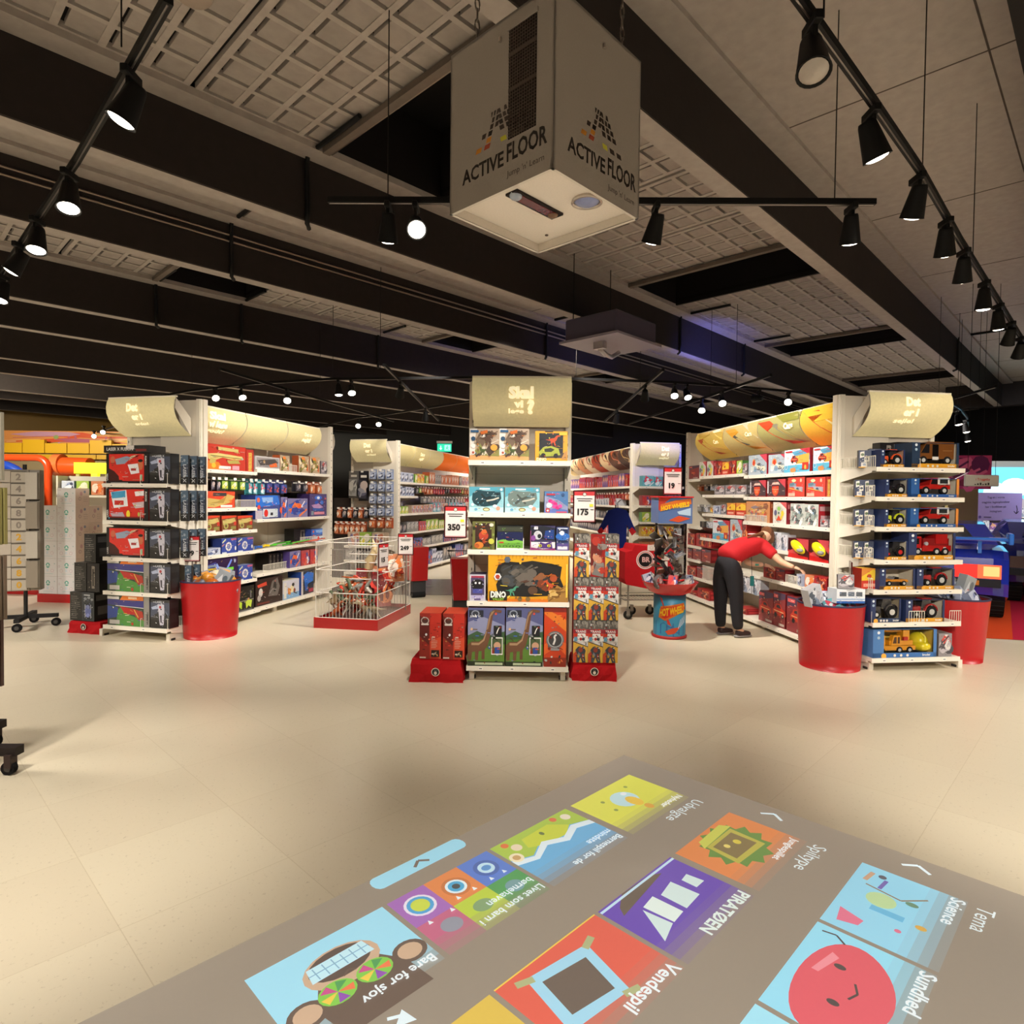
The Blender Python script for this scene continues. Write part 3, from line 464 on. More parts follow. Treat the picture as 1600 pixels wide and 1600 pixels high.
CACHE = {}
def pack_mesh(a, w, h, d, n=1):
    k = (a, round(w, 3), round(h, 3), round(d, 3))
    if k not in CACHE:
        side, top, f = A[a]; m = MB(); m.mat = 'print'; m.box(0, 0, 0, w, d, h, side)
        m.quad((0, .0, h+.0004), (w, .0, h+.0004), (w, d, h+.0004), (0, d, h+.0004), top)
        q = Art(m, (0, 0, 0), (1, 0, 0), (0, 0, 1), w, h); f(q); cs = list(dict.fromkeys(m.c)); r = random.Random(len(a)*7+len(cs)); q.k += .0002
        for i in range(26 if w*h > .012 else 10):     # small printed details: captions, icons, flashes
            c = r.choice(cs)[:3]; t = r.choice((.55, .75, 1.25, 1.6)); c = tuple(min(.8, v*t+(.02 if t > 1 else 0)) for v in c); x, y = r.uniform(.07, .9), r.uniform(.06, .93)
            if i % 3 == 0: q.r(x, y, min(.96, x+r.uniform(.05, .16)), y+.014, c)
            elif i % 3 == 1: q.e(x, y, r.uniform(.012, .03), r.uniform(.01, .03), c, 7, r.uniform(0, 3))
            else: q.line(x, y, min(.97, x+r.uniform(.02, .09)), min(.97, max(.03, y+r.uniform(-.06, .06))), r.uniform(.008, .02), c)
            q.k -= q.d
        sa = Art(m, (w, 0, 0), (0, 1, 0), (0, 0, 1), d, h); sa.r(.08, .7, .92, .9, top); sa.r(.15, .2, .85, .5, top)
        CACHE[k] = m.mesh('package')
    return CACHE[k]
ORD = ['leftmost', 'second', 'third', 'fourth', 'fifth', 'sixth', 'seventh', 'eighth', 'ninth', 'tenth', 'eleventh', 'twelfth', 'thirteenth', 'fourteenth', 'fifteenth', 'sixteenth', 'seventeenth', 'eighteenth', 'nineteenth', 'twentieth']
def pos(i, n):
    if n == 1: return 'only one'
    return 'leftmost' if i == 0 else 'rightmost' if i == n-1 else ORD[i]+' from left'
def shelf_row(F, z, y, rows, where, unit):
    """rows: (x, w, h, art, name, category, desc[, depth, yaw, dy])"""
    cnt = {}
    for r in rows: cnt[r[6]] = cnt.get(r[6], 0)+1
    seen = {}
    for r in rows:
        x, w, h, a, nm, cat, desc = r[:7]; d = r[7] if len(r) > 7 else .2; yaw = r[8] if len(r) > 8 else 0; dy = r[9] if len(r) > 9 else 0; tilt = r[10] if len(r) > 10 else 0
        k = seen.get(desc, 0); seen[desc] = k+1
        lab = f"{desc}, {pos(k, cnt[desc])+', ' if cnt[desc] > 1 else ''}{where}"
        M = F @ Matrix.Translation((x, y+dy, z+.0015)) @ Matrix.Rotation(R(yaw), 4, 'Z') @ Matrix.Rotation(R(-tilt), 4, 'X')
        if callable(a): a(M, w, h, d, nm, cat, lab, f"{cat} items {where}"[:60])
        else:
            o = bpy.data.objects.new(nm, pack_mesh(a, w, h, d)); C.objects.link(o); o.matrix_world = M
            tag(o, lab, cat, f"packages {where}")
            if nm == 'toy_box': o.name = 'blaster_box' if 'left gondola aisle' in where else 'racing_toy_box' if 'right gondola aisle' in where else 'boxed_figure' if 'back left' in where else 'toy_carton' if 'back right' in where else 'dinosaur_toy_box' if 'centre' in where else 'toy_box'  # names follow the aisle; contents of the back left boxes are unknown

# ---------------- the building ----------------
BF = fr(0, 0, 46)          # beams run along local x of this frame; local y is the offset to the left of the camera
def struct(name, m, M=None): return m.obj(name, kind='structure', M=M)
m = MB(); m.quad((-32, -8, 0), (30, -8, 0), (30, 36, 0), (-32, 36, 0), '#d8c9a8', 'floor'); struct('floor', m)
m = MB(); m.mat = 'carpet'; k0 = -.95   # striped play carpet round the car display
for w_, c in ((.95, '#c8461e'), (.24, '#b0203a'), (.42, '#d8c23a'), (.5, '#c8461e'), (.3, '#7a9a3a'), (.6, '#d8c23a'), (.9, '#c8461e'), (.8, '#b0203a')):
    P = [(5.5+k*.97, 6.87-k*.22) for k in (k0, k0+w_)]; m.quad((*P[0], .004), (*P[1], .004), (P[1][0]+4.2, P[1][1]+5.4, .004), (P[0][0]+4.2, P[0][1]+5.4, .004), c); k0 += w_
o = m.obj('striped_carpet', label='orange, red and yellow striped carpet under the blue car', cat='carpet')
m = MB(); m.mat = 'gloss'; m.quad((-2.9, 9.5, .003), (-.3, 9.55, .003), (-.2, 11.45, .003), (-2.9, 11.3, .003), '#55504c')
m.quad((-1.9, 10.4, .005), (-1.3, 10.42, .005), (-1.3, 10.5, .005), (-1.9, 10.48, .005), '#9a9690')
m.obj('floor_mat', label='dark grey walkway mat between the gondolas', cat='mat')
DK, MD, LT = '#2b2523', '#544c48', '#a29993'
m = MB(); m.mat = 'dark'; m.box(-20, -16, 5.3, 34, 34, 5.4, '#0c0a0a'); struct('ceiling', m, BF)
BEAMS = [(-.1, .47), (2.28, 2.44), (5.42, 5.58), (7.35, 7.52), (10.3, 10.46), (12.15, 12.3), (15.1, 15.25), (17.0, 17.15), (19.9, 20.05), (21.8, 21.95), (24.7, 24.85), (26.6, 26.75), (29.5, 29.65)]
T0, T1 = -10, 27
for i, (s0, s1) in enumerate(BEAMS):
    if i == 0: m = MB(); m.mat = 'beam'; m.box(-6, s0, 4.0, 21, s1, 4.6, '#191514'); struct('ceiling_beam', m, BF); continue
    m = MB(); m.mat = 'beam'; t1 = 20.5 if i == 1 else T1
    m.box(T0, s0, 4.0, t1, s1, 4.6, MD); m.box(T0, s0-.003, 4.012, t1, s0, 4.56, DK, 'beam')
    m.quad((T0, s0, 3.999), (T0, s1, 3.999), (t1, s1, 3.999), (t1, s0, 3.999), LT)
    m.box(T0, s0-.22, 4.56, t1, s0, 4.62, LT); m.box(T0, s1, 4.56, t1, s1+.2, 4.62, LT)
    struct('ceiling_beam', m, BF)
def plain(s0, s1, t0=T0, t1=T1):
    m = MB(); m.mat = 'beam'; m.box(t0, s0, 4.6, t1, s1, 4.64, LT)
    k = t0+1
    while k < t1: m.box(k, s0, 4.597, k+.012, s1, 4.601, '#5a5049'); k += 2.4
    m.box(t0, s0+.25, 4.597, t1, s0+.262, 4.601, '#4d443e'); struct('ceiling_panel', m, BF)
for a_, b_ in ((-7, -.1), (.47, 2.28), (5.58, 7.35), (10.46, 12.15), (15.25, 17.0), (20.05, 21.8), (24.85, 26.6)): plain(a_, b_)
def waffle(s0, s1, t0, t1, fine=1):
    m = MB(); m.mat = 'beam'; m.box(t0, s0, 4.66, t1, s1, 4.7, '#1b1715')
    n = max(1, round((t1-t0)/1.2)); L = (t1-t0)/n
    for p in range(n):
        a, b = t0+p*L+.045, t0+(p+1)*L-.045; nc = 4; nr = max(2, round((s1-s0)/.3)); cw = (b-a)/nc; ch = (s1-s0)/nr
        for i in range(nc+1): x = a+i*cw; m.box(x-.024, s0, 4.612, x+.024, s1, 4.66, '#a89f98')
        for j in range(nr+1): y = s0+j*ch; m.box(a, y-.022, 4.613, b, y+.022, 4.66, '#a89f98')
        for i in range(nc):
            for j in range(nr): m.box(a+i*cw+.056, s0+j*ch+.024, 4.618, a+(i+1)*cw-.024, s0+(j+1)*ch-.050, 4.66, '#9a918b')
    struct('ceiling_coffers', m, BF)
def void(s0, s1, t0, t1):
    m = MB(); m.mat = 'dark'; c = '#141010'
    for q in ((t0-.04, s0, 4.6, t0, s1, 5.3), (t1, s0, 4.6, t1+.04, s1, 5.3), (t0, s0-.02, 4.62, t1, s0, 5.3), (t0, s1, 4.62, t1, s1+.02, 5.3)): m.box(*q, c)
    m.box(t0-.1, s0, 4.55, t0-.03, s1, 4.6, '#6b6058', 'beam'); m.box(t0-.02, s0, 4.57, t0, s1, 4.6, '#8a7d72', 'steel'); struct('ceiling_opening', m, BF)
def strip(s0, s1, off):
    t = off
    while t < T1:
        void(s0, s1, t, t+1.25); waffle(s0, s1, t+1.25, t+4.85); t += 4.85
    waffle(s0, s1, off-3.6, off); waffle(s0, s1, off-7.2, off-3.7) if off > -2 else None
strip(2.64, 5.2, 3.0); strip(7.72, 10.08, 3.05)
for a_, b_ in ((12.5, 14.88), (17.35, 19.68), (22.15, 24.48)): waffle(a_, b_, -9.6, 26)
# lighter coffers of the next hall, far right
m = MB(); m.mat = 'beam'; m.box(20.5, -12, 4.0, 20.8, 3.5, 4.62, '#2b2625'); struct('ceiling_beam', m, BF)
waffle(-12, 2.2, 20.9, 28)
for k in range(3): m = MB(); m.mat = 'beam'; m.box(20.9, -1.2-k*3, 4.1, 29, -1.0-k*3, 4.6, '#6d665f'); struct('ceiling_beam', m, BF)
# walls round the sales floor
WC = '#141110'
def wall(name, x0, y0, x1, y1, h, c, mat='paint'):
    m = MB(); m.mat = mat; d = Vector((x1-x0, y1-y0, 0)); L = d.length; m.box(0, 0, 0, L, .15, h, c); struct(name, m, fr(x0, y0, math.degrees(math.atan2(d.y, d.x))))
wall('wall_back', -12.5, 26, 14.5, 26, 5.4, WC); wall('wall_left', -26, 12, -11.5, 26, 5.4, '#8a6a2c'); wall('wall_right', 14, 26, 20, 7, 5.4, '#1c1a1c')
wall('wall_front', 20, -6, -26, -6, 5.4, '#4a443e'); wall('wall_side', -26, -6, -26, 12, 5.4, '#5a5248'); wall('wall_far', 20, 7, 20, -6, 5.4, '#4a443e')

# ceiling pipes, cables, devices
m = MB(); m.mat = 'steel'
for dz in (0, .07): m.tube([(-10, 7.33, 4.36+dz), (26, 7.33, 4.36+dz)], .012, '#9a8c80', n=6)
m.obj('conduit_pipe', label='pair of thin metal pipes along the third ceiling beam', cat='pipe', M=BF)
def cable_drop(t, s, lab):
    m = MB(); m.mat = 'dark'; m.tube([(t, s-.9, 4.58), (t, s-.05, 4.58), (t, s-.03, 4.5), (t+.01, s-.03, 4.1), (t+.01, s-.02, 3.97), (t+.06, s+.04, 3.96)], .022, '#0b0a0a', n=6)
    m.obj('cable_drop', label=lab, cat='cable', group='cables clipped down the ceiling beams', M=BF)
for k, (t, s) in enumerate(((2.85, 5.42), (2.95, 7.35), (3.05, 10.3), (4.3, 10.3), (9.6, 5.42), (8.4, 7.35), (12.1, 5.42), (14.2, 2.28), (6.9, 10.3))):
    cable_drop(t, s, f"black cable bent down the {['second','third','fourth','fourth','second','third','second','first','fourth'][k]} ceiling beam, {['above the front track','left of centre','near left','mid left','above the red person','behind the projector box','far right','far right end','centre'][k]}")
m = MB(); m.mat = 'paint'; m.lathe([(.0, .0), (.1, .0), (.115, .02), (.1, .05), (0, .05)], 0, 0, '#a39486', n=20)
m.obj('smoke_detector', label='round flat smoke detector on the coffers beside the left track', cat='smoke detector', loc=(-2.0, 3.95, 4.55))
e = empty('air_unit', fr(1.25, 8.2, 46, 3.5), 'grey ceiling air unit hanging behind the centre track', 'air conditioner')
m = MB(); m.box(-.45, -.4, .0, .45, .4, .28, '#4c4658', bev=.02).box(-.5, -.45, -.03, .5, .45, .0, '#8d8694'); m.obj('housing', e)
m = MB(); m.mat = 'steel'; m.tube([(-.2, 0, -.03), (-.25, 0, -.1), (-.1, 0, -.16), (.1, .05, -.15), (.2, 0, -.08)], .03, '#b3adb0');m.box(-.3, -.1, -.12, -.22, .05, -.03, '#c9c4c4').obj('louvre', e)
m = MB(); m.mat = 'dark'
for x in (-.4, .4): m.bar((x, .3, .28), (x, .3, 1.12), .008, '#0c0c0c')
m.obj('hanger_rod', e)
e = empty('exit_sign', fr(-1.95, 18, 0, 2.8), 'green emergency exit sign with arrow hanging over back aisle', 'exit sign')
m = MB(); m.box(-.22, .0, .22, .22, .06, .28, '#cfcac4'); m.obj('bracket', e)
m = MB(); m.mat = 'lit'; m.box(-.2, .0, -.02, .2, .03, .2, '#25b48c'); q = Art(m, (-.2, 0, -.02), (1, 0, 0), (0, 0, 1), .4, .22, 'lit', .002)
q.line(.25, .75, .25, .35, .08, '#eafff6').pts([(.15, .45), (.35, .45), (.25, .2)], '#eafff6').r(.52, .15, .92, .85, '#8fe8cc').e(.72, .7, .07, .07, '#0f8f6a').line(.72, .6, .68, .4, .1, '#0f8f6a').line(.68, .42, .82, .25, .08, '#0f8f6a').line(.68, .42, .6, .25, .08, '#0f8f6a').line(.6, .55, .84, .52, .06, '#0f8f6a'); m.obj('sign_face', e)
m = MB(); m.mat = 'dark'; m.bar((-.15, .03, .28), (-.15, .03, 1.85), .006, '#111111').bar((.15, .03, .28), (.15, .03, 1.85), .006, '#111111'); m.obj('hanger_rod', e)

# ---------------- tracks and spotlights ----------------
def track(pts, z, lab, wires=(), t=.018, ztop=4.6, nm='lighting_track'):
    e = empty(nm, Matrix.Translation((pts[0][0], pts[0][1], z)), lab, 'lighting track'); P = [(p[0]-pts[0][0], p[1]-pts[0][1], 0) for p in pts]
    m = MB(); m.mat = 'dark'
    for a, b in zip(P, P[1:]):
        d = (Vector(b)-Vector(a)).normalized(); n = Vector((-d.y, d.x, 0))*t; A_, B_ = Vector(a)-d*.01, Vector(b)+d*.01
        V = [A_+n, A_-n, B_-n, B_+n]; m.add([tuple(v+Vector((0, 0, h))) for h in (-t, t) for v in V], [(0, 3, 2, 1), (4, 5, 6, 7), (0, 1, 5, 4), (1, 2, 6, 5), (2, 3, 7, 6), (3, 0, 4, 7)], '#0b0a0a')
    m.obj('rail', e)
    m = MB(); m.mat = 'steel'
    for a, b in zip(P, P[1:]): m.bar((a[0], a[1], -t-.001), (b[0], b[1], -t-.001), .004, '#8d8480')
    m.obj('contact_strip', e)
    for w in wires:
        m = MB(); m.mat = 'dark'; m.bar((w[0]-pts[0][0], w[1]-pts[0][1], t), (w[0]-pts[0][0], w[1]-pts[0][1], ztop-z), .004, '#1a1716'); m.obj('suspension_wire', e)
    return e
HEAD = {}
def head_meshes():
    if HEAD: return HEAD
    a = MB(); a.mat = 'dark'; a.lathe([(0, .20), (.042, .20), (.048, .185), (.075, .0), (.077, -.005), (.072, -.005), (.062, .012)], 0, 0, '#0c0b0b', n=20); HEAD['h'] = a.mesh('lamp_head')
    a = MB(); a.mat = 'dark'; a.box(-.012, -.035, .19, .012, .035, .30, '#0c0b0b', bev=.004).box(-.02, -.07, .29, .02, .07, .335, '#0c0b0b', bev=.005); HEAD['y'] = a.mesh('yoke')
    a = MB(); a.mat = 'glow'; a.lathe([(0, -.017), (.03, -.014), (.05, -.008), (.063, .002)], 0, 0, '#fff4e2', n=20); HEAD['l'] = a.mesh('lens')
    a = MB(); a.mat = 'glow'; a.lathe([(0, -.017), (.03, -.014), (.05, -.008), (.063, .002)], 0, 0, '#2040ff', n=20); HEAD['b'] = a.mesh('lens')
    a = MB(); a.mat = 'gloss'; a.lathe([(0, -.017), (.03, -.014), (.05, -.008), (.063, .002)], 0, 0, '#b8aea4', n=20); HEAD['o'] = a.mesh('lens')
    return HEAD
NL = [0]
def lamp(x, y, z, tx, ty, tz, lab, grp, on=1, watts=None, size=70, col=(1, .86, .68), s=.86):
    """z = height of the track; the head hangs below and points at the target"""
    H_ = head_meshes(); p = Vector((x, y, z-.17*s)); d = (Vector((tx, ty, tz))-p).normalized(); q = (-d).to_track_quat('Z', 'Y')
    if d.z < -.8 and abs(d.z) > .999: q = Vector((0, 0, 1)).to_track_quat('Z', 'Y')
    e = empty('track_spotlight', Matrix.Translation((x, y, z-.02)), lab, 'spotlight', grp)
    M = Matrix.Translation((0, 0, -.15*s)) @ q.to_matrix().to_4x4() @ Matrix.Scale(s, 4) @ Matrix.Translation((0, 0, -.12))
    for k, nm in (('h', 'lamp_head'), ({1: 'l', 2: 'b', 0: 'o'}[on], 'lens')):
        o = bpy.data.objects.new(nm, H_[k]); C.objects.link(o); o.parent = e; o.matrix_local = M
    o = bpy.data.objects.new('yoke', H_['y']); C.objects.link(o); o.parent = e; o.matrix_local = Matrix.Scale(s, 4) @ Matrix.Translation((0, 0, -.335))
    if on:
        w = LAMP_W if watts is None else watts
        if w: spot('spot_beam', p+d*.13*s, (tx, ty, tz), w, (.15, .2, 1) if on == 2 else col, size, .7)
track([(-1.349, 2.474), (-1.75, 2.881), (-2.512, 3.651), (-4.051, 5.132), (-4.605, 5.687)], 3.4, 'black lighting track running away over the left side of the shop', [(-1.703, 2.758)])
LG = 'spotlights along the left ceiling track'
lamp(*(-1.72, 2.855), 3.4, -3.2, 2.6, 0, 'black spotlight with white glow, nearest on the left track', LG, 1, 90, 62)
lamp(*(-2.616, 3.737), 3.4, -2.2, 2.9, 0, 'black spotlight, second nearest on the left track', LG)
lamp(*(-3.283, 4.374), 3.4, -3.0, 3.6, 0, 'black spotlight, third along the left track', LG)
lamp(*(-3.754, 4.819), 3.4, -5.2, 4.4, .8, 'black spotlight turned sideways, fourth along the left track', LG)
lamp(*(-4.448, 5.521), 3.4, -4.6, 4.6, 0, 'black spotlight cut by frame, last on the left track', LG)
track([(1.041, 2.409), (1.7, 3.049), (2.31, 3.651), (3.223, 4.613), (4.554, 5.978), (6.034, 7.504), (8.3, 9.8)], 3.4, 'long black lighting track running away under the plain right ceiling', [(1.216, 2.55), (2.403, 3.773), (3.577, 4.971)], ztop=4.6)
RG = 'spotlights along the right ceiling track'
lamp(*(1.153, 2.508), 3.4, .9, 1.4, .3, 'unlit black spotlight with pale lens, nearest on the right track', RG, 0)
for k, (p, tg) in enumerate((((1.702, 3.068), (3.2, 3.6, 0)), ((2.312, 3.673), (2.4, 5.4, 0)), ((2.863, 4.237), (3.6, 5.4, .5)), ((3.341, 4.738), (3.9, 5.7, 1.0)), ((3.993, 5.405), (4.2, 5.8, .5)), ((4.584, 6.016), (5.2, 6.6, 0)), ((5.158, 6.597), (5.6, 8.2, .7)), ((5.738, 7.193), (6.4, 9, .5)), ((7.2, 8.65), (6.6, 9.6, 0)))):
    lamp(*p, 3.4, *tg, f"black spotlight, {['second nearest','third nearest','fourth','fifth','sixth','seventh','eighth','ninth','farthest'][k]} along the right track", RG, 1, None, 70)
track([(-1.198, 4.109), (2.275, 4.051)], 3.4, 'straight black lighting track hanging behind the white projector box', [(-0.821, 4.1), (2.03, 4.057)])
FG = 'spotlights on the front centre track'
lamp(*(-0.819, 4.109), 3.4, -1.2, 5.6, 0, 'black spotlight pointing down, left end of front track', FG, 1)
lamp(*(-0.641, 4.104), 3.4, .0, 1.4, .9, 'spotlight glaring towards the camera on front track', FG, 1, 45, 80)
lamp(*(0.898, 4.076), 3.4, .5, 5.4, .9, 'black spotlight pointing down beside the projector box', FG, 1)
lamp(*(2.135, 4.055), 3.4, 2.6, 5.2, .3, 'black spotlight with hidden lens, right end of front track', FG, 1)
AP = [(-16.104, 22.51), (-8.119, 12.905), (-5.606, 11.042), (-4.177, 10.272), (-2.797, 9.802), (-0.603, 9.566), (0.945, 9.575), (2.44, 9.747), (3.539, 10.069), (4.639, 10.481), (5.69, 11.079)]
track(AP[1:], 3.3, 'long black lighting track curving over the gondolas', [AP[2], AP[4], AP[6], AP[8]])
track([(-3.994, 8.641), (-3.729, 9.91), (-2.715, 14.378)], 3.2, 'black lighting track slanting down right over the left aisle', [(-3.434, 11.243)])
track([(-1.683, 8.225), (-1.671, 14.161)], 3.2, 'short grey lighting track pointing away, left of the centre shelves', [(-1.794, 8.518)])
track([(1.969, 8.349), (2.022, 13.933)], 3.2, 'short grey lighting track pointing away, right of the centre shelves', [(1.988, 9.941)])
track([(3.492, 8.608), (2.616, 14.484)], 3.2, 'black lighting track slanting towards the back right aisle', [(3.223, 10.352)])
track([(-5.048, 16.537), (-3.56, 14.556), (-2.867, 14.046), (-0.743, 11.848)], 3.3, 'curved grey lighting track behind the left gondola', [])
track([(-9.987, 16.0), (-16.364, 22.712), (-24.374, 30.023)], 3.2, 'orange lit lighting track over the play area', [])
track([(7.467, 9.815), (7.63, 10.939)], 3.3, 'short black lighting track above the right end shelves', [(7.478, 10.166)])
AG = 'spotlights over the gondola aisles'
for k, (p, tg, on, lab) in enumerate((
    ((-13.374, 19.669), (-7, 9, .8), 1, 'at the left end of the long track'), ((-11.408, 17.216), (-7, 10, .5), 1, 'beside the left end header'), ((-10.287, 15.889), (-8.4, 11, .5), 1, 'close left of the left end header'),
    ((-5.006, 10.621), (-3.4, 8.2, 1.2), 1, 'unlit side, above the left aisle header'), ((-4.473, 10.407), (-3.1, 8.8, 1.0), 1, 'lit, above the left aisle header'), ((-2.706, 9.796), (-2.5, 9.5, .4), 1, 'dark side, mid long track'), ((-2.505, 9.784), (-1.7, 7.9, .5), 1, 'lit, above the wire cage'),
    ((-3.597, 10.074), (-3.0, 8.4, 1.5), 1, 'bright, on the left slanting track'), ((-1.666, 9.349), (-2.4, 11.4, 1.2), 1, 'big, on the short left track'), ((-1.669, 12.057), (-1.8, 13, 1.2), 1, 'small, on the short left track'),
    ((1.951, 9.384), (2.3, 11.6, 1.2), 1, 'big, on the short right track'), ((1.987, 12.11), (1.9, 14, 1.2), 1, 'small, on the short right track'), ((2.479, 9.745), (2.0, 7.4, .5), 1, 'lit, right of the centre header'), ((2.692, 9.841), (2.9, 8.4, 1.2), 1, 'dark, right of the centre header'),
    ((3.168, 10.622), (2.6, 8.9, 1.3), 1, 'bright, on the right slanting track'), ((3.246, 9.857), (2.9, 7.5, 1.0), 1, 'dark, on the right slanting track'), ((3.987, 10.277), (2.6, 13, 3.6), 2, 'glowing blue, over the racing car header'), ((4.53, 10.425), (2.95, 7.2, 1.2), 1, 'bright white, over the racing car header'),
    ((-3.589, 14.676), (-3.0, 11.6, 1.4), 1, 'on the curved grey track, left'), ((-3.006, 14.167), (-2.6, 11.6, 1.0), 1, 'on the curved grey track, right'))):
    lamp(*p, 3.2 if k < 3 or 'slanting' in lab or 'short' in lab else 3.3, *tg, f"black spotlight, {lab}", AG, on, 300 if on == 2 else None, 130 if on == 2 else 75)
for k, (x, y, z) in enumerate((((-22.542, 28.189)+(3.1,)), ((-18.581, 23.843)+(3.1,)), ((-15.168, 20.119)+(3.1,)), ((-14.05, 19.098)+(3.1,)))):
    lamp(x, y, z, x-1, y+4, 1.0, f"black spotlight, {['leftmost','second','third','rightmost'][k]} on the orange lit track", 'spotlights over the play area', 1, 90)
track([(7.208, 10.359), (7.606, 10.772), (8.534, 11.892), (9.898, 13.745)], 3.1, 'short curved track right of the right end header', [(7.606, 10.772)])
for k, (x, y, z) in enumerate((((7.734, 10.999)+(3.1,)), ((8.708, 12.168)+(3.1,)), ((10.047, 13.99)+(3.1,)))):
    lamp(x, y, z, x+.3, y-.5, 0, f"black spotlight, {['top','middle','lowest'][k]} right of the right end header", 'spotlights beside the right end header', 1, 30)

# ---------------- projector box ----------------
def chain(m, x, y, z0, z1, n):
    L = (z1-z0)/n
    for i in range(n):
        z = z0+i*L; P = []
        for k in range(13):
            a = 2*PI*k/12; u = math.cos(a)*.011; w = math.sin(a)*L*.62; P.append((x+(u if i % 2 else u*.7), y+(0 if i % 2 else u*.7), z+L/2+w))
        m.tube(P, .0035, '#8a8078', 'steel', n=5, cap=False)
PB = Matrix.Translation((.124, 2.128, 2.6)) @ Matrix.Rotation(R(46.5), 4, 'Z')   # near bottom corner; local x to the right edge, local y to the left edge
e = empty('floor_projector_box', PB, 'white interactive floor projector box hanging from chains under the ceiling', 'projector')
S = .525; HB = .61; WH_SHADED = '#9f968e'  # white box; side colour darkened to stand in for shade
m = MB(); m.box(0, 0, .03, S, .008, HB, WH_SHADED).box(0, S-.008, .03, S, S, HB, WH_SHADED).box(0, 0, .03, .008, S, HB, WH_SHADED).box(S-.008, 0, .03, S, S, HB, WH_SHADED)
m.box(0, 0, HB-.01, S, S, HB, WH_SHADED)
for q in ((0, 0, S, .012), (0, S-.012, S, S), (0, 0, .012, S), (S-.012, 0, S, S)): m.box(q[0], q[1], 0, q[2], q[3], .03, WH_SHADED); m.quad((q[0], q[1], -.0006), (q[2], q[1], -.0006), (q[2], q[3], -.0006), (q[0], q[3], -.0006), '#e6ded4'); k_ = .0125  # underside of the rim painted lighter, standing in for floor bounce
m.box(k_, k_, .002, S-k_, k_+.002, .034, '#d8cfc4').box(k_, S-k_-.002, .002, S-k_, S-k_, .034, '#d8cfc4').box(k_, k_, .002, k_+.002, S-k_, .034, '#d8cfc4').box(S-k_-.002, k_, .002, S-k_, S-k_, .034, '#d8cfc4')
m.box(.012, .012, .035, S-.012, S-.012, .045, '#efe6dc'); m.obj('housing', e)  # bottom panel lightened for floor bounce too
def logo(m, o, u, W, H, mirror=0):
    a = Art(m, o, u, (0, 0, 1), W, H, 'print', .0006)
    a.t('ACTIVE', .35, .145, .085, '#241d1b', .025, wmax=.42, a=.0).t('FLOOR', .77, .155, .1, '#241d1b', .025, wmax=.36).t("Jump 'n' Learn", .76, .065, .035, '#5a504a', .0, wmax=.4)
    m.obj('logo_lettering', e); m = MB(); a = Art(m, o, u, (0, 0, 1), W, H, 'print', .0006)
    pal = ['#c9852c', '#a8452c', '#8c2c20', '#b9b02c', '#c9c43a', '#2c2826', '#3c3a2c']
    r = random.Random(4)
    for i in range(6):
        for j in range(6):
            if r.random() < .22: continue
            k = 1-j*.13; x = .5+(i-2.6)*.085*k; y = .29+j*.035*(1+.0*j); w = .055*k; h = .028
            if x > .98: continue
            c = (pal[0:3] if i < 2 else pal[3:5])[(i+j) % 2] if j < 2 and i < 4 else '#3a2f2a' if (i+j) % 3 else '#241d1b'
            a.pts([(x+.01*j*(i-2.6)*-.1, y), (x+w, y), (x+w+(.012 if i < 3 else -.012), y+h), (x+(.012 if i < 3 else -.012), y+h)], c); a.k -= a.d
    m.obj('logo_emblem', e)
logo(MB(), (0, S, .0), (0, -1, 0), S, HB)      # left face: seen from outside, x runs from far-left corner to near corner
logo(MB(), (0, 0, .0), (1, 0, 0), S, HB)
m = MB(); m.mat = 'dark'; y1 = S*.40; y0 = S*.15; m.box(-.001, y0, .17, .004, y1, .555, '#241d1a')
for i in range(11): m.box(-.003, y0+.006+i*(y1-y0-.006)/11, .17, .0, y0+.010+i*(y1-y0-.006)/11, .555, '#6d625a', 'steel')
for j in range(34): m.box(-.003, y0, .175+j*.0113, .0, y1, .178+j*.0113, '#6d625a', 'steel')
m.box(-.0035, y0, .455, .0, y1, .47, '#6d625a', 'steel').box(-.0035, y0, .335, .0, y1, .345, '#6d625a', 'steel').box(-.006, y0-.006, .55, .0, y1+.006, .565, WH_SHADED, 'paint'); m.obj('vent_grille', e)
m = MB(); m.mat = 'dark'; m.box(.076, .235, .026, .345, .295, .0349, '#1a0f0d').box(.11, .245, .024, .31, .285, .026, '#6a1610', 'gloss')
m.ellip((.10, .265, .026), (.026, .024, .016), '#a9b4c8', 'gloss').ellip((.315, .265, .026), (.022, .022, .012), '#7a5a44', 'gloss'); m.obj('camera_slot', e)
m = MB(); m.lathe([(.056, .035), (.060, .024), (.051, .022), (.049, .03)], .32, .1, '#c9c0b8', 'steel'); m.ellip((.32, .1, .034), (.049, .049, .02), '#8c98c8', 'gloss', 16, 8); m.obj('projector_lens', e)
m = MB(); m.ellip((.46, .42, .033), (.008, .008, .004), '#5a4c44', 'steel'); m.obj('screw', e)
for (x, y) in ((.02, S*.76), (S*.8, .02)):
    m = MB(); chain(m, x, y, HB, 4.6-2.6, 34); m.obj('chain', e)
for (x, y) in ((-.006, .42*S+.03), (S*.52, -.006)):
    m = MB(); m.tube([(x, y, .53), (x, y, .545)], .006, '#c9c0b8', 'steel'); m.obj('eye_bolt', e)

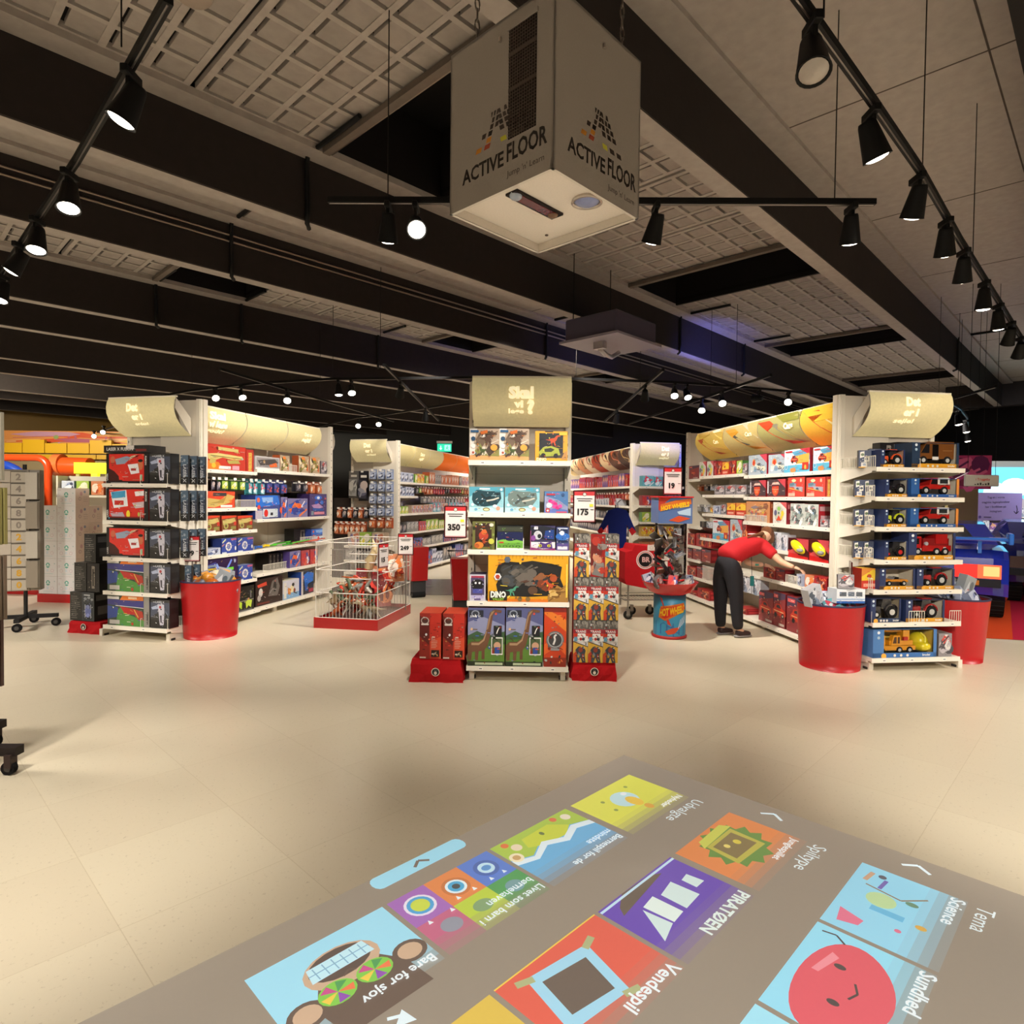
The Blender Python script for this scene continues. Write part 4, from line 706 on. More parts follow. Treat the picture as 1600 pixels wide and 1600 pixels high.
# ---------------- gondolas ----------------
STEEL = '#e4dccb'; PANEL = '#c9bfb0'
def header_panel(m, x0, x1, yo, zt, zb, col='#d6c898', mat='header', dep=.25, art_=None):
    P = [(0, 1), (-.02, .88), (-.03, .74), (-.025, .58), (.0, .42), (.045, .27), (.11, .13), (.19, 0)]
    k = dep/.22; pr = [(yo+p[0]*k, zb+p[1]*(zt-zb)) for p in P]
    V = [(x0, y, z) for y, z in pr]+[(x1, y, z) for y, z in pr]; n = len(pr)
    m.add(V, [(i, i+n, i+n+1, i+1) for i in range(n-1)], col, mat, smooth=True, flip=True)
    V2 = [(x, y+.006, z) for x, y, z in V]; m.add(V2, [(i, i+n, i+n+1, i+1) for i in range(n-1)], '#cfc6b8', 'paint', smooth=True)
    m.box(x0, yo-.006, zt-.012, x1, yo+.02, zt+.004, '#efe6cf', 'paint')
    return pr
def lettering(par, pr, x0, x1, rows, col='#fff0c4'):
    """words laid on the curved header, following its profile"""
    n = len(pr); Ls = [0]
    for i in range(n-1): Ls.append(Ls[-1]+math.hypot(pr[i+1][0]-pr[i][0], pr[i+1][1]-pr[i][1]))
    def at(s):   # s measured down from the top edge
        s = max(0, min(Ls[-1]-1e-4, s))
        for i in range(n-1):
            if s <= Ls[i+1]: t = (s-Ls[i])/(Ls[i+1]-Ls[i]); break
        y = pr[i][0]+(pr[i+1][0]-pr[i][0])*t; z = pr[i][1]+(pr[i+1][1]-pr[i][1])*t; dy, dz = pr[i+1][0]-pr[i][0], pr[i+1][1]-pr[i][1]; L = math.hypot(dy, dz)
        return y+dz/L*.010, z-dy/L*.010
    for (txt, x, s, h, w) in rows:      # centre x, baseline distance from the top, cap height, max width
        V, F, a, b, c, d = glyphs(txt, .06 if h > .055 else .03); sc = h/.7; sx = sc if not w else w/(b-a); P = []
        for vx, vy in V: y, z = at(s-vy*sc); P.append((x+(vx-(a+b)/2)*sx, y, z))
        m = MB(); m.add(P, F, col, 'letter'); m.obj('lettering', par)
def upright(m, x, y, z1, dirn=1):
    m.box(x-.02, y-.012, 0, x+.02, y+.012, z1, STEEL)
    k = .15
    while k < z1-.05: m.box(x-.004, y-.0135, k, x+.004, y-.011, k+.025, '#6a6258', 'dark'); k += .1
def wire_guard(m, a, b, z, h=.09, step=.022, col='#d9d2c2'):
    a = Vector((*a, z)); b = Vector((*b, z)); L = (b-a).length; n = max(2, int(L/step)); up = Vector((0, 0, h)); m.mat = 'steel'
    for i in range(n+1): p = a+(b-a)*i/n; m.bar(p, p+up, .003, col, 'paint')
    m.bar(a+up, b+up, .0035, col, 'paint'); m.bar(a+Vector((0, 0, .004)), b+Vector((0, 0, .004)), .0035, col, 'paint')
def shelf_part(e, x0, x1, y0, y1, z, bracket=True, strip='#e9e2d3', tickets=1):
    m = MB(); m.box(x0, y0+.012, z-.03, x1, y1, z, STEEL); m.box(x0, y0, z-.038, x1, y0+.012, z+.002, strip)
    if bracket:
        for x in (x0, x1): m.prism([(y1, z-.13), (y1, z-.0305), (y0+.06, z-.0305), (y0+.06, z-.045)], x-.002, x+.002, STEEL, ax='x')
    s = m.obj('shelf', e)
    if tickets:
        m = MB(); r = random.Random(int((x0+z*7)*100)); x = x0+.1
        while x < x1-.1:
            m.box(x, y0-.0015, z-.03, x+.035, y0, z-.008, '#f4efe6', 'print').box(x+.005, y0-.0022, z-.022, x+.028, y0-.0015, z-.015, '#5c5650', 'print'); x += r.uniform(.22, .4)
        if m.v: m.obj('price_ticket', s)
    return s
ZE = [1.80, 1.54, 1.275, .984, .72, .43, .115]
def end_unit(F, lab, W, zs, sx, hx, words, yf=-.48, side='l', guard=(), ht=2.51):
    e = empty('gondola_end', F, lab, 'gondola shelving')
    m = MB(); m.box(.02, .0, .08, W-.02, .03, ht-.02, PANEL)
    for z in [.5+.4*i for i in range(5)]: m.box(.02, -.0015, z, W-.02, 0, z+.004, '#a2978a')
    m.obj('back_panel', e)
    for x in (.0, W):
        m = MB(); upright(m, x, -.012, ht-.0); m.box(x-.035, .0, 0, x+.035, .06, ht, '#ddd4c2'); m.obj('upright', e)
    m = MB()
    for x in (.04, W-.04): m = MB(); m.box(x-.02, yf+.06, .0, x+.02, .0, .07, STEEL); m.box(x-.03, yf+.08, 0, x+.03, yf+.13, .02, '#3a3632', 'dark'); m.obj('base_foot', e)
    for z in zs: shelf_part(e, sx[0], sx[1], yf, 0, z)
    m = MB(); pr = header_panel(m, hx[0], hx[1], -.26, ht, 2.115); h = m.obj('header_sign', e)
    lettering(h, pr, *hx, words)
    m = MB(); m.mat = 'paint'
    for x in (hx[0]+.01, hx[1]-.01): m = MB(); m.prism([(-.25, ht-.02), (-.27, ht-.12), (-.05, 2.12), (0, 2.2), (0, 2.26), (-.04, 2.30)], x-.003, x+.003, '#cfc5b2', ax='x'); m.obj('header_bracket', e)
    for g in guard:
        m = MB(); wire_guard(m, g[0], g[1], g[2], g[3] if len(g) > 3 else .09); m.obj('wire_divider', e)
    return e
def run_unit(F, lab, L, shelves, panels, words, far_end=True, backh=2.50, graphic=None):
    e = empty('gondola_run', F, lab, 'gondola shelving'); D = .45
    m = MB(); m.box(0, D, .08, L, D+.04, backh, PANEL)
    k = 0
    while k < L: m.box(k-.0015, D-.001, .1, k+.0015, D, backh, '#8c8274', 'dark'); k += .897
    m.obj('back_panel', e)
    for x in (0, L):
        m = MB(); m.box(x-.03, -.005, 0, x+.03, D+.04, backh, '#d9cfbd'); m.box(x-.034, -.012, 0, x+.034, .03, backh+.01, STEEL)
        k = .1
        while k < backh-.05: m.box(x-.006, -.0135, k, x+.006, -.012, k+.02, '#7c7466', 'dark'); k += .1
        m.obj('end_panel', e)
    for (x0, x1, z) in shelves: shelf_part(e, x0+.032 if x0 == 0 else x0, x1-.032 if x1 == L else x1, .0 if z > .2 else -.05, D, z)
    m = MB(); k = .45
    while k < L: m = MB(); m.box(k-.03, .02, 0, k+.03, .4, .075, STEEL); m.obj('base_foot', e); k += .9
    if panels:
        for i, (x0, x1, c) in enumerate(panels):
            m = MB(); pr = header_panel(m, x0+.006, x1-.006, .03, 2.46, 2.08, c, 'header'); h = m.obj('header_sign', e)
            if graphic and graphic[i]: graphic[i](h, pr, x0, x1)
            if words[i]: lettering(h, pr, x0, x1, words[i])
        m = MB()
        for i, (x0, x1, c) in enumerate(panels[1:]): m = MB(); m.bar((x0, .028, 2.46), (x0, .2, 2.09), .003, '#6c6040'); m.obj('header_bracket', e)
    return e
F1e, F1r, F5e, F5r, F3, F2e, F2r, F4e, F4r = fr(-4.235, 7.0, -14.2), fr(-3.344, 6.775, 75.8), fr(3.114, 6.028, 7.35), fr(2.655, 9.588, -82.65), fr(-.35, 5.57, -1), fr(-2.97, 11.74, -15.1), fr(-2.08, 11.5, 74.9), fr(2.2, 11.55, 8.9), fr(1.363, 16.885, -81.1)
G = lambda z, x0=.1, n=1: ((x0, -.47), (x0, -.05), z)
end_unit(F1e, 'end unit of the left gondola, stacked with black and red boxes', .92, [1.595, 1.215, .837, .485, .13], (.13, .92), (-.02, .84), [('Det', .32, .155, .075, .15), ('er i', .36, .245, .06, .13), ('orden!', .38, .315, .035, .17)],
    guard=[((.915, -.46), (.915, -.02), z, .1) for z in (1.595, 1.215, .837, .485, .13)]+[((.6, -.475), (.6, -.3), z, .09) for z in (1.595, 1.215, .837, .485, .13)])
end_unit(F5e, 'end unit of the right gondola, stacked with boxed toy vehicles', .96, ZE, (.0, .86), (.1, .93), [('Det', .52, .135, .075, .14), ('er i', .51, .225, .065, .15), ('sejle!', .47, .30, .045, .2)], yf=-.52,
    guard=[((.0, -.5), (.0, -.02), z, .1) for z in ZE[:6]]+[((.42, -.515), (.42, -.3), 1.80, .08), ((.35, -.515), (.5, -.515), .43, .1), ((.75, -.515), (.86, -.515), .43, .1)])
end_unit(F3, 'centre end unit under the large header, full of dinosaur toys', .83, [1.795, 1.374, 1.071, .652, .122], (.0, .83), (.01, .84), [('Skal', .42, .185, .085, .21), ('vi', .40, .265, .06, .08), ('lege', .38, .325, .045, .13), ('?', .50, .325, .12, None)], yf=-.47)
end_unit(F2e, 'end unit of the back left gondola with hooks of hanging packs', .9, [.6, .34, .12], (.05, .9), (.1, .82), [('Det', .45, .15, .07, .14), ('er i', .47, .24, .06, .14), ('orden!', .5, .31, .04, .18)], yf=-.4)
end_unit(F4e, 'end unit of the back right gondola behind the clear toy tower', .9, [1.72, 1.38, 1.09, .83, .5, .12], (.0, .82), (.04, .78), [('Det', .5, .15, .07, .14), ('er i', .5, .24, .06, .14), ('sejle!', .5, .31, .04, .18)], yf=-.4)
Ls = 2.655; b1 = .95
run_unit(F1r, 'aisle side of the left gondola, three bays of toy blasters', Ls, [(0, b1, 1.77), (0, b1, 1.34), (0, b1, 1.075), (0, b1, .82), (0, b1, .477), (0, b1, .105), (b1, Ls, 1.805), (b1, Ls, 1.194), (b1, Ls, .82), (b1, Ls, .52), (b1, Ls, .115)],
    [(.03, .76, '#d2c492'), (.76, 1.58, '#d2c492'), (1.58, 2.4, '#d2c492')], [[('Skal', .25, .14, .075, .26), ('vi lege', .28, .225, .065, .3), ('godt?', .28, .3, .05, .28)], [], [('Det er', 2.05, .16, .05, .18), ('sejt!', 2.03, .24, .06, .2)]])
L5 = 3.589
def racing_graphic(swoop, c1, c2):
    def g(h, pr, x0, x1):
        m = MB(); m.mat = 'print'; n = len(pr); r = random.Random(int(x0*10)); W_ = x1-x0
        for (fx0, fx1, i0, i1, c) in swoop:
            m.add([(x0+fx0*W_, pr[i0][0]-.004, pr[i0][1]), (x0+fx1*W_, pr[i0][0]-.004, pr[i0][1])]+[(x0+(fx1+.12*(i-i0))*W_ if fx1+.12*(i-i0) < .98 else x0+.98*W_, pr[i][0]-.005, pr[i][1]+.003) for i in range(i0+1, i1+1)]+[(x0+min(.96, fx0+.12*(i-i0))*W_, pr[i][0]-.005, pr[i][1]+.003) for i in range(i1, i0, -1)], [tuple(range(2+2*(i1-i0)))], c, 'print', flip=True)
        m.obj('graphic', h)
    return g
GR = [racing_graphic([(.0, .4, 0, 5, '#e0b84c'), (.1, .3, 2, 6, '#d2602c'), (.55, .8, 0, 3, '#ecc860')], 0, 0), racing_graphic([(.05, .35, 1, 6, '#e0a030'), (.5, .7, 0, 4, '#c9c0a0'), (.2, .3, 2, 5, '#5c584c')], 0, 0),
      racing_graphic([(.0, .3, 1, 6, '#cc4a28'), (.35, .5, 2, 6, '#8a846c'), (.4, .9, 0, 2, '#8c8a3c')], 0, 0), racing_graphic([(.0, .9, 0, 3, '#efc23c'), (.12, .5, 1, 6, '#d9481f'), (.55, .62, 2, 4, '#f0dc9a')], 0, 0)]
run_unit(F5r, 'aisle side of the right gondola, four bays of red racing toys', L5, [(0, .45, 1.80), (.45, 1.75, 1.83), (1.75, L5, 1.80), (.55, 1.75, 1.565), (1.75, L5, 1.537), (.55, 1.75, 1.30), (0, .5, 1.10), (1.75, L5, 1.235), (.5, 1.75, .955), (0, .5, .815), (0, .5, .61), (1.75, 2.75, .945), (2.7, L5, .883), (0, 1.3, .36), (1.3, L5, .60), (0, L5, .08)],
    [(.28, 1.17, '#c9a850'), (1.17, 2.06, '#b9a468'), (2.06, 2.93, '#9c955c'), (2.93, 3.58, '#d9a83c')], [[('Cars', .95, .2, .05, .14)], [('Cars', 1.85, .18, .05, .16)], [('Cars', 2.72, .18, .06, .18)], []], graphic=GR)
L2 = 5.4
run_unit(F2r, 'long aisle side of the back left gondola with orange headers', L2, [(0, L2, 1.76), (0, .9, 1.50), (0, L2, 1.17), (0, L2, .81), (0, L2, .5), (0, L2, .1)],
    [(.03, .75, '#c9b882'), (.75, 1.5, '#c9b882'), (1.5, 2.25, '#c9b882'), (2.25, 3.1, '#dd6a1c'), (3.1, 4.0, '#dd6a1c'), (4.0, 4.9, '#dd6a1c')], [[], [('Det er', 1.1, .17, .06, .2), ('sejt!', 1.1, .26, .06, .2)], [], [], [], []])
L4 = 5.4
run_unit(F4r, 'long aisle side of the back right gondola with picture headers', L4, [(0, L4, 1.73), (0, L4, 1.36), (0, L4, 1.08), (0, L4, .78), (0, L4, .45), (0, L4, .1)],
    [(.2+i*.62, .2+(i+1)*.62, ['#c9b07a', '#d0b88c', '#c98a5c', '#d8c09a', '#a8432c', '#d8b88c', '#5c3a2c', '#463028'][i]) for i in range(8)], [[]]*8,
    graphic=[racing_graphic([(.1, .5, 0, 5, ['#5c5230', '#a84a2c', '#8c7a3c', '#c04c30', '#2c2420', '#b8502c', '#c8643c', '#b08a4c'][i]), (.55, .7, 1, 6, '#3a2c24')], 0, 0) for i in range(8)])
# far end headers seen edge-on behind the two front gondolas
for F, lab, W_, L_ in ((F1r, 'grey far end header of the left gondola, seen edge-on', .9, Ls), (F5r, 'grey far end header of the right gondola, seen edge-on', .9, 0)):
    sgn = 1 if L_ else -1
    M = F @ Matrix.Translation((L_+.06*sgn, .1 if sgn > 0 else .9, 0)) @ Matrix.Rotation(R(90 if sgn > 0 else -90), 4, 'Z')
    e = empty('far_end_header', M, lab, 'gondola header')
    m = MB(); header_panel(m, .0, .8, -.2, 2.42, 2.06, '#b5b0a8', 'paint'); m.obj('header_sign', e)
    m = MB(); m.box(.0, .0, 0, .8, .03, 2.45, '#b5aca0'); m.obj('back_panel', e)

# ---------------- toys inside open boxes ----------------
def wheel(m, x, y, z, r, w=.03, rim='#c8c8c4', c='#1c1a1a'):
    m.tube([(x, y-w/2, z), (x, y+w/2, z)], r, c, 'matte', n=14); m.tube([(x, y-w/2-.002, z), (x, y+w/2+.002, z)], r*.5, rim, 'gloss', n=10)
def v_van(m, L, c='#7a4a22'):
    h = L*.55; w = L*.42; m.mat = 'gloss'
    m.prism([(-L/2, .05), (-L/2, h*.38), (-L*.40, h*.5), (-L*.25, h*.95), (-L*.2, h), (L/2, h), (L/2, .05)], -w/2, w/2, c)
    m.prism([(-L*.38, h*.5), (-L*.25, h*.88), (-L*.16, h*.88), (-L*.16, h*.5)], -w/2-.002, w/2+.002, '#1c1a1c').box(-L*.08, -w/2-.003, h*.2, L*.08, w/2+.003, h*.88, '#15100e').box(-L*.08, -w/2-.004, h*.2, L*.08, -w/2, h*.34, '#e6e2da').box(.2*L, -w/2-.002, h*.6, L*.45, -w/2, h*.62, '#a87c4a')
    return [(-L*.32, .1*L), (L*.32, .1*L)], w, L*.1
def v_jeep(m, L, c='#b3231c', r='#e8e2d8'):
    h = L*.5; w = L*.42; m.mat = 'gloss'
    m.prism([(-L/2, .05), (-L/2, h*.5), (-L*.2, h*.56), (-L*.12, h*.62), (L/2, h*.62), (L/2, .05)], -w/2, w/2, c).prism([(-L*.18, h*.56), (-L*.1, h), (L*.12, h), (L*.12, h*.56)], -w/2+.004, w/2-.004, c).box(L*.1, -w/2, h*.55, L*.48, w/2, h, r)
    m.prism([(-L*.13, h*.62), (-L*.08, h*.92), (L*.08, h*.92), (L*.08, h*.62)], -w/2-.001, w/2+.001, '#241c1c').box(L*.16, -w/2-.002, h*.66, L*.42, w/2+.002, h*.9, '#2a2c2c')
    return [(-L*.3, .12*L), (L*.3, .12*L)], w, L*.12
def v_fire(m, L, c='#b31c1c', r=None):
    h = L*.55; w = L*.34; m.mat = 'gloss'
    m.box(-L/2, -w/2, h*.22, -L*.27, w/2, h*.8, c).box(-L*.49, -w/2-.002, h*.48, -L*.33, w/2+.002, h*.72, '#1c1416').box(-L*.24, -w/2, h*.18, L/2, w/2, h*.42, c).box(-L*.2, -w/2+.01, h*.42, L*.46, w/2-.01, h*.72, '#8c1a1a').box(L*.1, -w/2, h*.5, L*.4, w/2, h*.9, c).box(-L*.5, -w/2-.004, h*.12, -L*.27, w/2, h*.3, '#eeeae4')
    for i in range(9): m.box(-L*.44+i*L*.1, -w/4, h*.93, -L*.42+i*L*.1, w/4, h*.95, '#b8b8b4', 'steel')
    m.box(-L*.46, -w/4-.006, h*.9, L*.46, -w/4, h*.97, '#b8b8b4', 'steel').box(-L*.46, w/4, h*.9, L*.46, w/4+.006, h*.97, '#b8b8b4', 'steel'); m.tube([(-L*.14, -w/2-.004, h*.5), (-L*.14, -w/2+.01, h*.5)], L*.045, '#b0aeb0', 'gloss').box(L*.3, -w/2-.004, h*.2, L*.36, -w/2, h*.36, '#e8e4dc')
    return [(-L*.36, .09*L), (L*.12, .09*L), (L*.34, .09*L)], w, L*.09
def v_cab(m, L, c='#d8891c', r=None):
    h = L*.34; w = L*.42; m.mat = 'gloss'
    m.prism([(-L/2, .04), (-L/2, h*.5), (-L*.44, h*.66), (-L*.15, h*.74), (L*.25, h*.74), (L*.46, h*.72), (L/2, h*.45), (L/2, .04)], -w/2, w/2, c).box(-L*.1, -w/2+.01, h*.7, L*.22, w/2-.01, h*.78, '#2a2420').prism([(-L*.12, h*.74), (-L*.05, h), (-L*.04, h), (-L*.09, h*.74)], -w/2+.01, w/2-.01, '#8f8c88').box(.1*L, -w*.3, h*.75, L*.16, w*.3, h*.98, '#2c2422')
    return [(-L*.32, .1*L), (L*.3, .1*L)], w, L*.1
def v_tractor(m, L, c='#b01c20', r='#2a2424'):
    h = L*.72; w = L*.46; m.mat = 'gloss'
    m.prism([(-L/2, h*.25), (-L/2, h*.5), (-L*.1, h*.58), (-L*.05, h*.58), (-L*.05, h*.2)], -w*.22, w*.22, c).prism([(-L*.08, h*.55), (-L*.02, h*.97), (L*.3, h*.97), (L*.34, h*.5), (L*.1, h*.4)], -w*.33, w*.33, '#2c2a2c').box(-L*.06, -w*.36, h*.94, L*.34, w*.36, h, c)
    P = [(L*.28+L*.27*math.cos(a), h*.35+L*.27*math.sin(a)) for a in [PI*k/8 for k in range(9)]]+[(L*.28+L*.22*math.cos(a), h*.35+L*.22*math.sin(a)) for a in [PI*k/8 for k in range(8, -1, -1)]]
    for y in (-w/2, w*.3):
        for i in range(8): a, b, c2, d = P[i], P[i+1], P[16-i], P[17-i]; m.prism([a, b, c2, d], y, y+w*.2, c)
    return [(-L*.33, .13*L), (L*.28, .22*L)], w, None
def v_crane(m, L, c='#e39a1c', r=None):
    h = L*.56; w = L*.36; m.mat = 'gloss'; o = -.11*L
    m.box(-L/2, -w/2, h*.2, -L*.3, w/2, h*.72, c).box(-L*.505, -w/2-.002, h*.46, -L*.38, w/2, h*.6, '#2c2018').box(-L*.3, -w/2, h*.12, L*.45, w/2, h*.3, c).box(-L*.18, -w/2+.01, h*.32, L*.4, w/2-.01, h*.5, c).prism([(-L*.16, h*.32), (-L*.1, h*.72), (L*.06, h*.72), (L*.1, h*.32)], -w/2-.003, -w/2+.04, c).prism([(-L*.12, h*.4), (-L*.08, h*.66), (-L*.03, h*.66), (-L*.03, h*.4)], -w/2-.005, -w/2-.002, '#4a2a14').box(0, -w/2-.005, h*.4, L*.05, -w/2-.002, h*.66, '#4a2a14').box(-L*.5, -.02, h*.82, L*.36, .02, h*.98, c).box(L*.2, -.04, h*.5, L*.36, .04, h*.9, c).box(L*.14, -w/2-.01, h*.52, L*.24, -w/2+.01, h*.66, '#c0281c')
    return [(-L*.4, .075*L), (L*.05, .075*L), (L*.3, .075*L)], w, L*.075
VEH = dict(van=v_van, jeep=v_jeep, fire=v_fire, cab=v_cab, tractor=v_tractor, crane=v_crane)
WC_ = {}
def boxed_toy(kind, c='#b3231c', rim='#c8c8c4', inner='#d8ccb4', outer='#25325a', lip='#d89a28', hat=0, wide=.84):
    def make(M, w, h, d, nm, cat, lab, grp):
        e = empty('boxed_'+nm, M, lab, cat, grp)
        m = MB(); m.mat = 'print'; t = .004
        m.box(0, d-t, 0, w, d, h, inner).box(0, 0, 0, w, d, t, outer).box(0, .02, h-t, w, d, h, outer).box(w-t, 0, 0, w, d, h, inner).box(0, 0, 0, t, d, h, outer)
        m.box(0, -.001, 0, w, .002, h*.17, lip).box(0, -.001, 0, w*.17, .002, h, outer).box(w*.95, -.001, 0, w, .002, h, outer if lip != '#2c5aa0' else '#d8883c')
        a = Art(m, (0, -.001, 0), (1, 0, 0), (0, 0, 1), w, h); a.e(.085, .9, .055, .055, '#dfe6ea').e(.085, .72, .055, .055, '#9fb6c8').e(.17, .06, .1, .1, '#e8a83c').t('bruder', .84, .05, .08, '#e8e6e0', .03, wmax=.2)
        for i in range(3): a.e(.34+i*.1, .08, .05, .05, '#e0d8cc'); a.k -= a.d
        m.obj('packaging', e)
        L = min(w*wide, (h*.9)/({'tractor': .72, 'cab': .4, 'van': .55, 'crane': .56, 'fire': .56, 'jeep': .5}[kind]), (d-.02)/.44)
        k = (kind, c, round(L, 3))
        if k not in WC_:
            m = MB(); ax, ww, _ = VEH[kind](m, L, c); me = m.mesh('toy_'+kind); whs = []
            for (x, r) in ax: m = MB(); wheel(m, x, -ww/2+.01, r, r, .03, rim); whs.append(m.mesh('wheel'))
            WC_[k] = (me, whs, ww)
        me, whs, ww = WC_[k]; o = bpy.data.objects.new('toy_vehicle', me); C.objects.link(o); o.parent = e; o.location = (w*(.55 if not hat else .42), max(.03+ww/2, .05), h*.15 if kind != 'crane' else h*.12)
        for q in whs: z = bpy.data.objects.new('wheel', q); C.objects.link(z); z.parent = o
        if hat:
            m = MB(); m.mat = 'gloss'; m.ellip((w*.84, .10, h*.48), (w*.115, .09, h*.34), '#dcc81c'); m.ellip((w*.84, .08, h*.36), (w*.125, .1, h*.22), '#d4c018'); m.tube([(w*.84, .01, h*.3), (w*.84, .02, h*.7), (w*.84, .07, h*.82)], .008, '#e8d84a', 'gloss'); m.obj('helmet', e)
        m = MB(); m.quad((w*.17, .0005, h*.17), (w*.95, .0005, h*.17), (w*.95, .0005, h-.004), (w*.17, .0005, h-.004), '#ffffff', 'clear'); m.obj('clear_window', e)
        return e
    return make
BX = 'box'
# ---- centre end unit ----
U = 'c'
def R3(z, rows, where): shelf_row(F3, z, -.46, rows, f'{where}, centre unit', U)
R3(1.795, [(0.010, 0.240, 0.255, 'dino_white', 'toy_box', BX, 'white box with brown dinosaurs', .24), (0.250, 0.240, 0.258, 'dino_white', 'toy_box', BX, 'white box with brown dinosaurs', .24),
    (0.540, 0.260, 0.240, 'dino_yellow', 'toy_box', BX, 'yellow box, red dinosaur and green jeep', .2)], 'top shelf')
R3(1.374, [(0.010, 0.280, 0.206, 'teal_dark', 'toy_box', BX, 'teal box with dark window', .22), (0.300, 0.280, 0.204, 'teal_grey', 'toy_box', BX, 'teal box with grey window', .22), (0.620, 0.190, 0.176, 'pink_dragon', 'toy_box', BX, 'blue box with pink dragon', .2)], 'second shelf')
R3(1.071, [(0.040, 0.180, 0.229, 'jungle_box', 'toy_box', BX, 'brown jungle box with red toy', .2), (0.240, 0.210, 0.195, 'green_tray', 'display_tray', 'tray', 'green fronted tray of navy packs', .22), (0.510, 0.200, 0.199, 'purple_eyes', 'toy_box', BX, 'purple box with yellow eyes', .22), (0.720, 0.100, 0.190, 'blue_dragon_box', 'toy_box', BX, 'dark blue dragon box', .2)], 'third shelf')
R3(.652, [(0.020, 0.130, 0.216, 'monster_small', 'toy_box', BX, 'small pale box with black monster toy', .18), (0.170, 0.650, 0.388, 'dino_valley', 'toy_box', BX, 'big yellow dinosaur playset box', .16)], 'fourth shelf')
R3(.122, [(0.010, 0.300, 0.475, 'brachio', 'toy_box', BX, 'long necked dinosaur box', .4), (0.320, 0.300, 0.480, 'brachio', 'toy_box', BX, 'long necked dinosaur box', .4), (0.630, 0.180, 0.483, 'brachio_side', 'toy_box', BX, 'orange box end with round badge', .38)], 'bottom shelf')
# ---- right end unit: vehicles in open boxes ----
NV = '#1d2740'
def R5(z, rows, where): shelf_row(F5e, z, -.5, rows, f'{where}, right end unit', 'r')
@art('mini_cross', '#20283c', '#2c3448')
def _(a): a.r(0, 0, 1, 1, '#2a3450').pts([(.1, .55), (.45, .62), (.45, .95), (.1, .9)], '#ddd8cc').pts([(.45, .3), (.85, .36), (.85, .68), (.45, .62)], '#d4cec0').r(.2, .05, .7, .3, '#c9c6c0').e(.3, .75, .09, .08, '#5c6c4a').e(.65, .5, .09, .07, '#3a4450').e(.45, .18, .08, .06, '#8a94a8').r(0, 0, 1, .05, '#d8a030')
R5(1.80, [(-0.050, 0.100, 0.155, 'mini_cross', 'small_box', BX, 'tiny white and navy box', .06, -24, .15), (0.050, 0.100, 0.169, 'mini_cross', 'small_box', BX, 'tiny white and navy box', .06, -24, .15),
    (0.050, 0.230, 0.154, boxed_toy('tractor', '#d2562c', inner='#b89078'), 'tractor_box', BX, 'open box with orange digger', .2), (0.210, 0.170, 0.237, 'black_spine', 'toy_box', BX, 'dark box behind the digger box', .1, 0, .22), (0.380, 0.120, 0.246, 'black_spine', 'toy_box', BX, 'dark box behind the digger box', .1, 0, .22),
    (0.350, 0.460, 0.225, boxed_toy('van', '#7a4a22', outer='#22344c'), 'van_box', BX, 'open box with brown delivery van', .22)], 'top shelf')
for z, yt, wh, reds in ((1.54, 747, 'second shelf', 1), (1.275, 795, 'third shelf', 2)):
    R5(z, [(-0.080, 0.080, 0.150, 'mini_cross', 'small_box', BX, 'tiny white and navy box', .06, -24, .15), (0.010, 0.080, 0.152, 'mini_cross', 'small_box', BX, 'tiny white and navy box', .06, -24, .15), (0.110, 0.090, 0.153, 'mini_cross', 'small_box', BX, 'tiny white and navy box', .06, -24, .15),
        (0.100, 0.220, 0.156, boxed_toy('tractor', '#241c20' if reds == 1 else '#c8d02c', inner='#c4bca8'), 'vehicle_box', BX, 'open box, black machine with red blade' if reds == 1 else 'open box, black and lime machine', .2),
        (0.350, 0.470, 0.167, boxed_toy('jeep', '#b3231c', outer='#2c5a98', lip='#2c5aa0'), 'jeep_box', BX, 'blue open box with red jeep', .22)], wh)
R5(.984, [(-0.080, 0.080, 0.153, 'mini_cross', 'small_box', BX, 'tiny white and navy box', .06, -24, .15), (0.020, 0.080, 0.153, 'mini_cross', 'small_box', BX, 'tiny white and navy box', .06, -24, .15), (0.120, 0.090, 0.142, 'mini_cross', 'small_box', BX, 'tiny white and navy box', .06, -24, .15),
    (0.110, 0.220, 0.164, boxed_toy('tractor', '#2c2a26', rim='#d02c28'), 'tractor_box', BX, 'open box, black tractor with red rims', .2), (0.250, 0.270, 0.226, 'black_spine', 'toy_box', BX, 'dark box behind the tractor box', .1, 0, .22), (0.340, 0.460, 0.239, boxed_toy('fire', '#b01818', wide=.86), 'fire_engine_box', BX, 'open box with red fire engine', .22)], 'fourth shelf')
R5(.72, [(-0.060, 0.180, 0.182, 'yellow_red', 'small_box', BX, 'small navy box with yellow car', .12, 0, .06), (0.070, 0.340, 0.185, boxed_toy('cab', '#d8891c', wide=.68), 'car_box', BX, 'open box with yellow convertible', .2), (0.430, 0.370, 0.183, boxed_toy('tractor', '#a81c20'), 'tractor_box', BX, 'open box with red tractor', .2)], 'fifth shelf')
R5(.43, [(-0.010, 0.290, 0.209, boxed_toy('tractor', '#28242a', rim='#dcd8d0', lip='#2c3c5c', inner='#b9a888'), 'tractor_box', BX, 'open box, black tractor with white rims', .2), (0.330, 0.380, 0.194, boxed_toy('tractor', '#a01c20', wide=.66), 'tractor_box', BX, 'open box with red tractor', .2)], 'sixth shelf')
R5(.115, [(0.020, 0.620, 0.248, boxed_toy('crane', '#e39a1c', outer='#4a78b0', lip='#3c6ca8', inner='#dcb84c', hat=1, wide=.64), 'crane_box', BX, 'big open box, yellow crane and helmet', .26), (0.660, 0.130, 0.207, 'grey_misc', 'toy_box', BX, 'narrow grey and red box', .2)], 'bottom shelf')
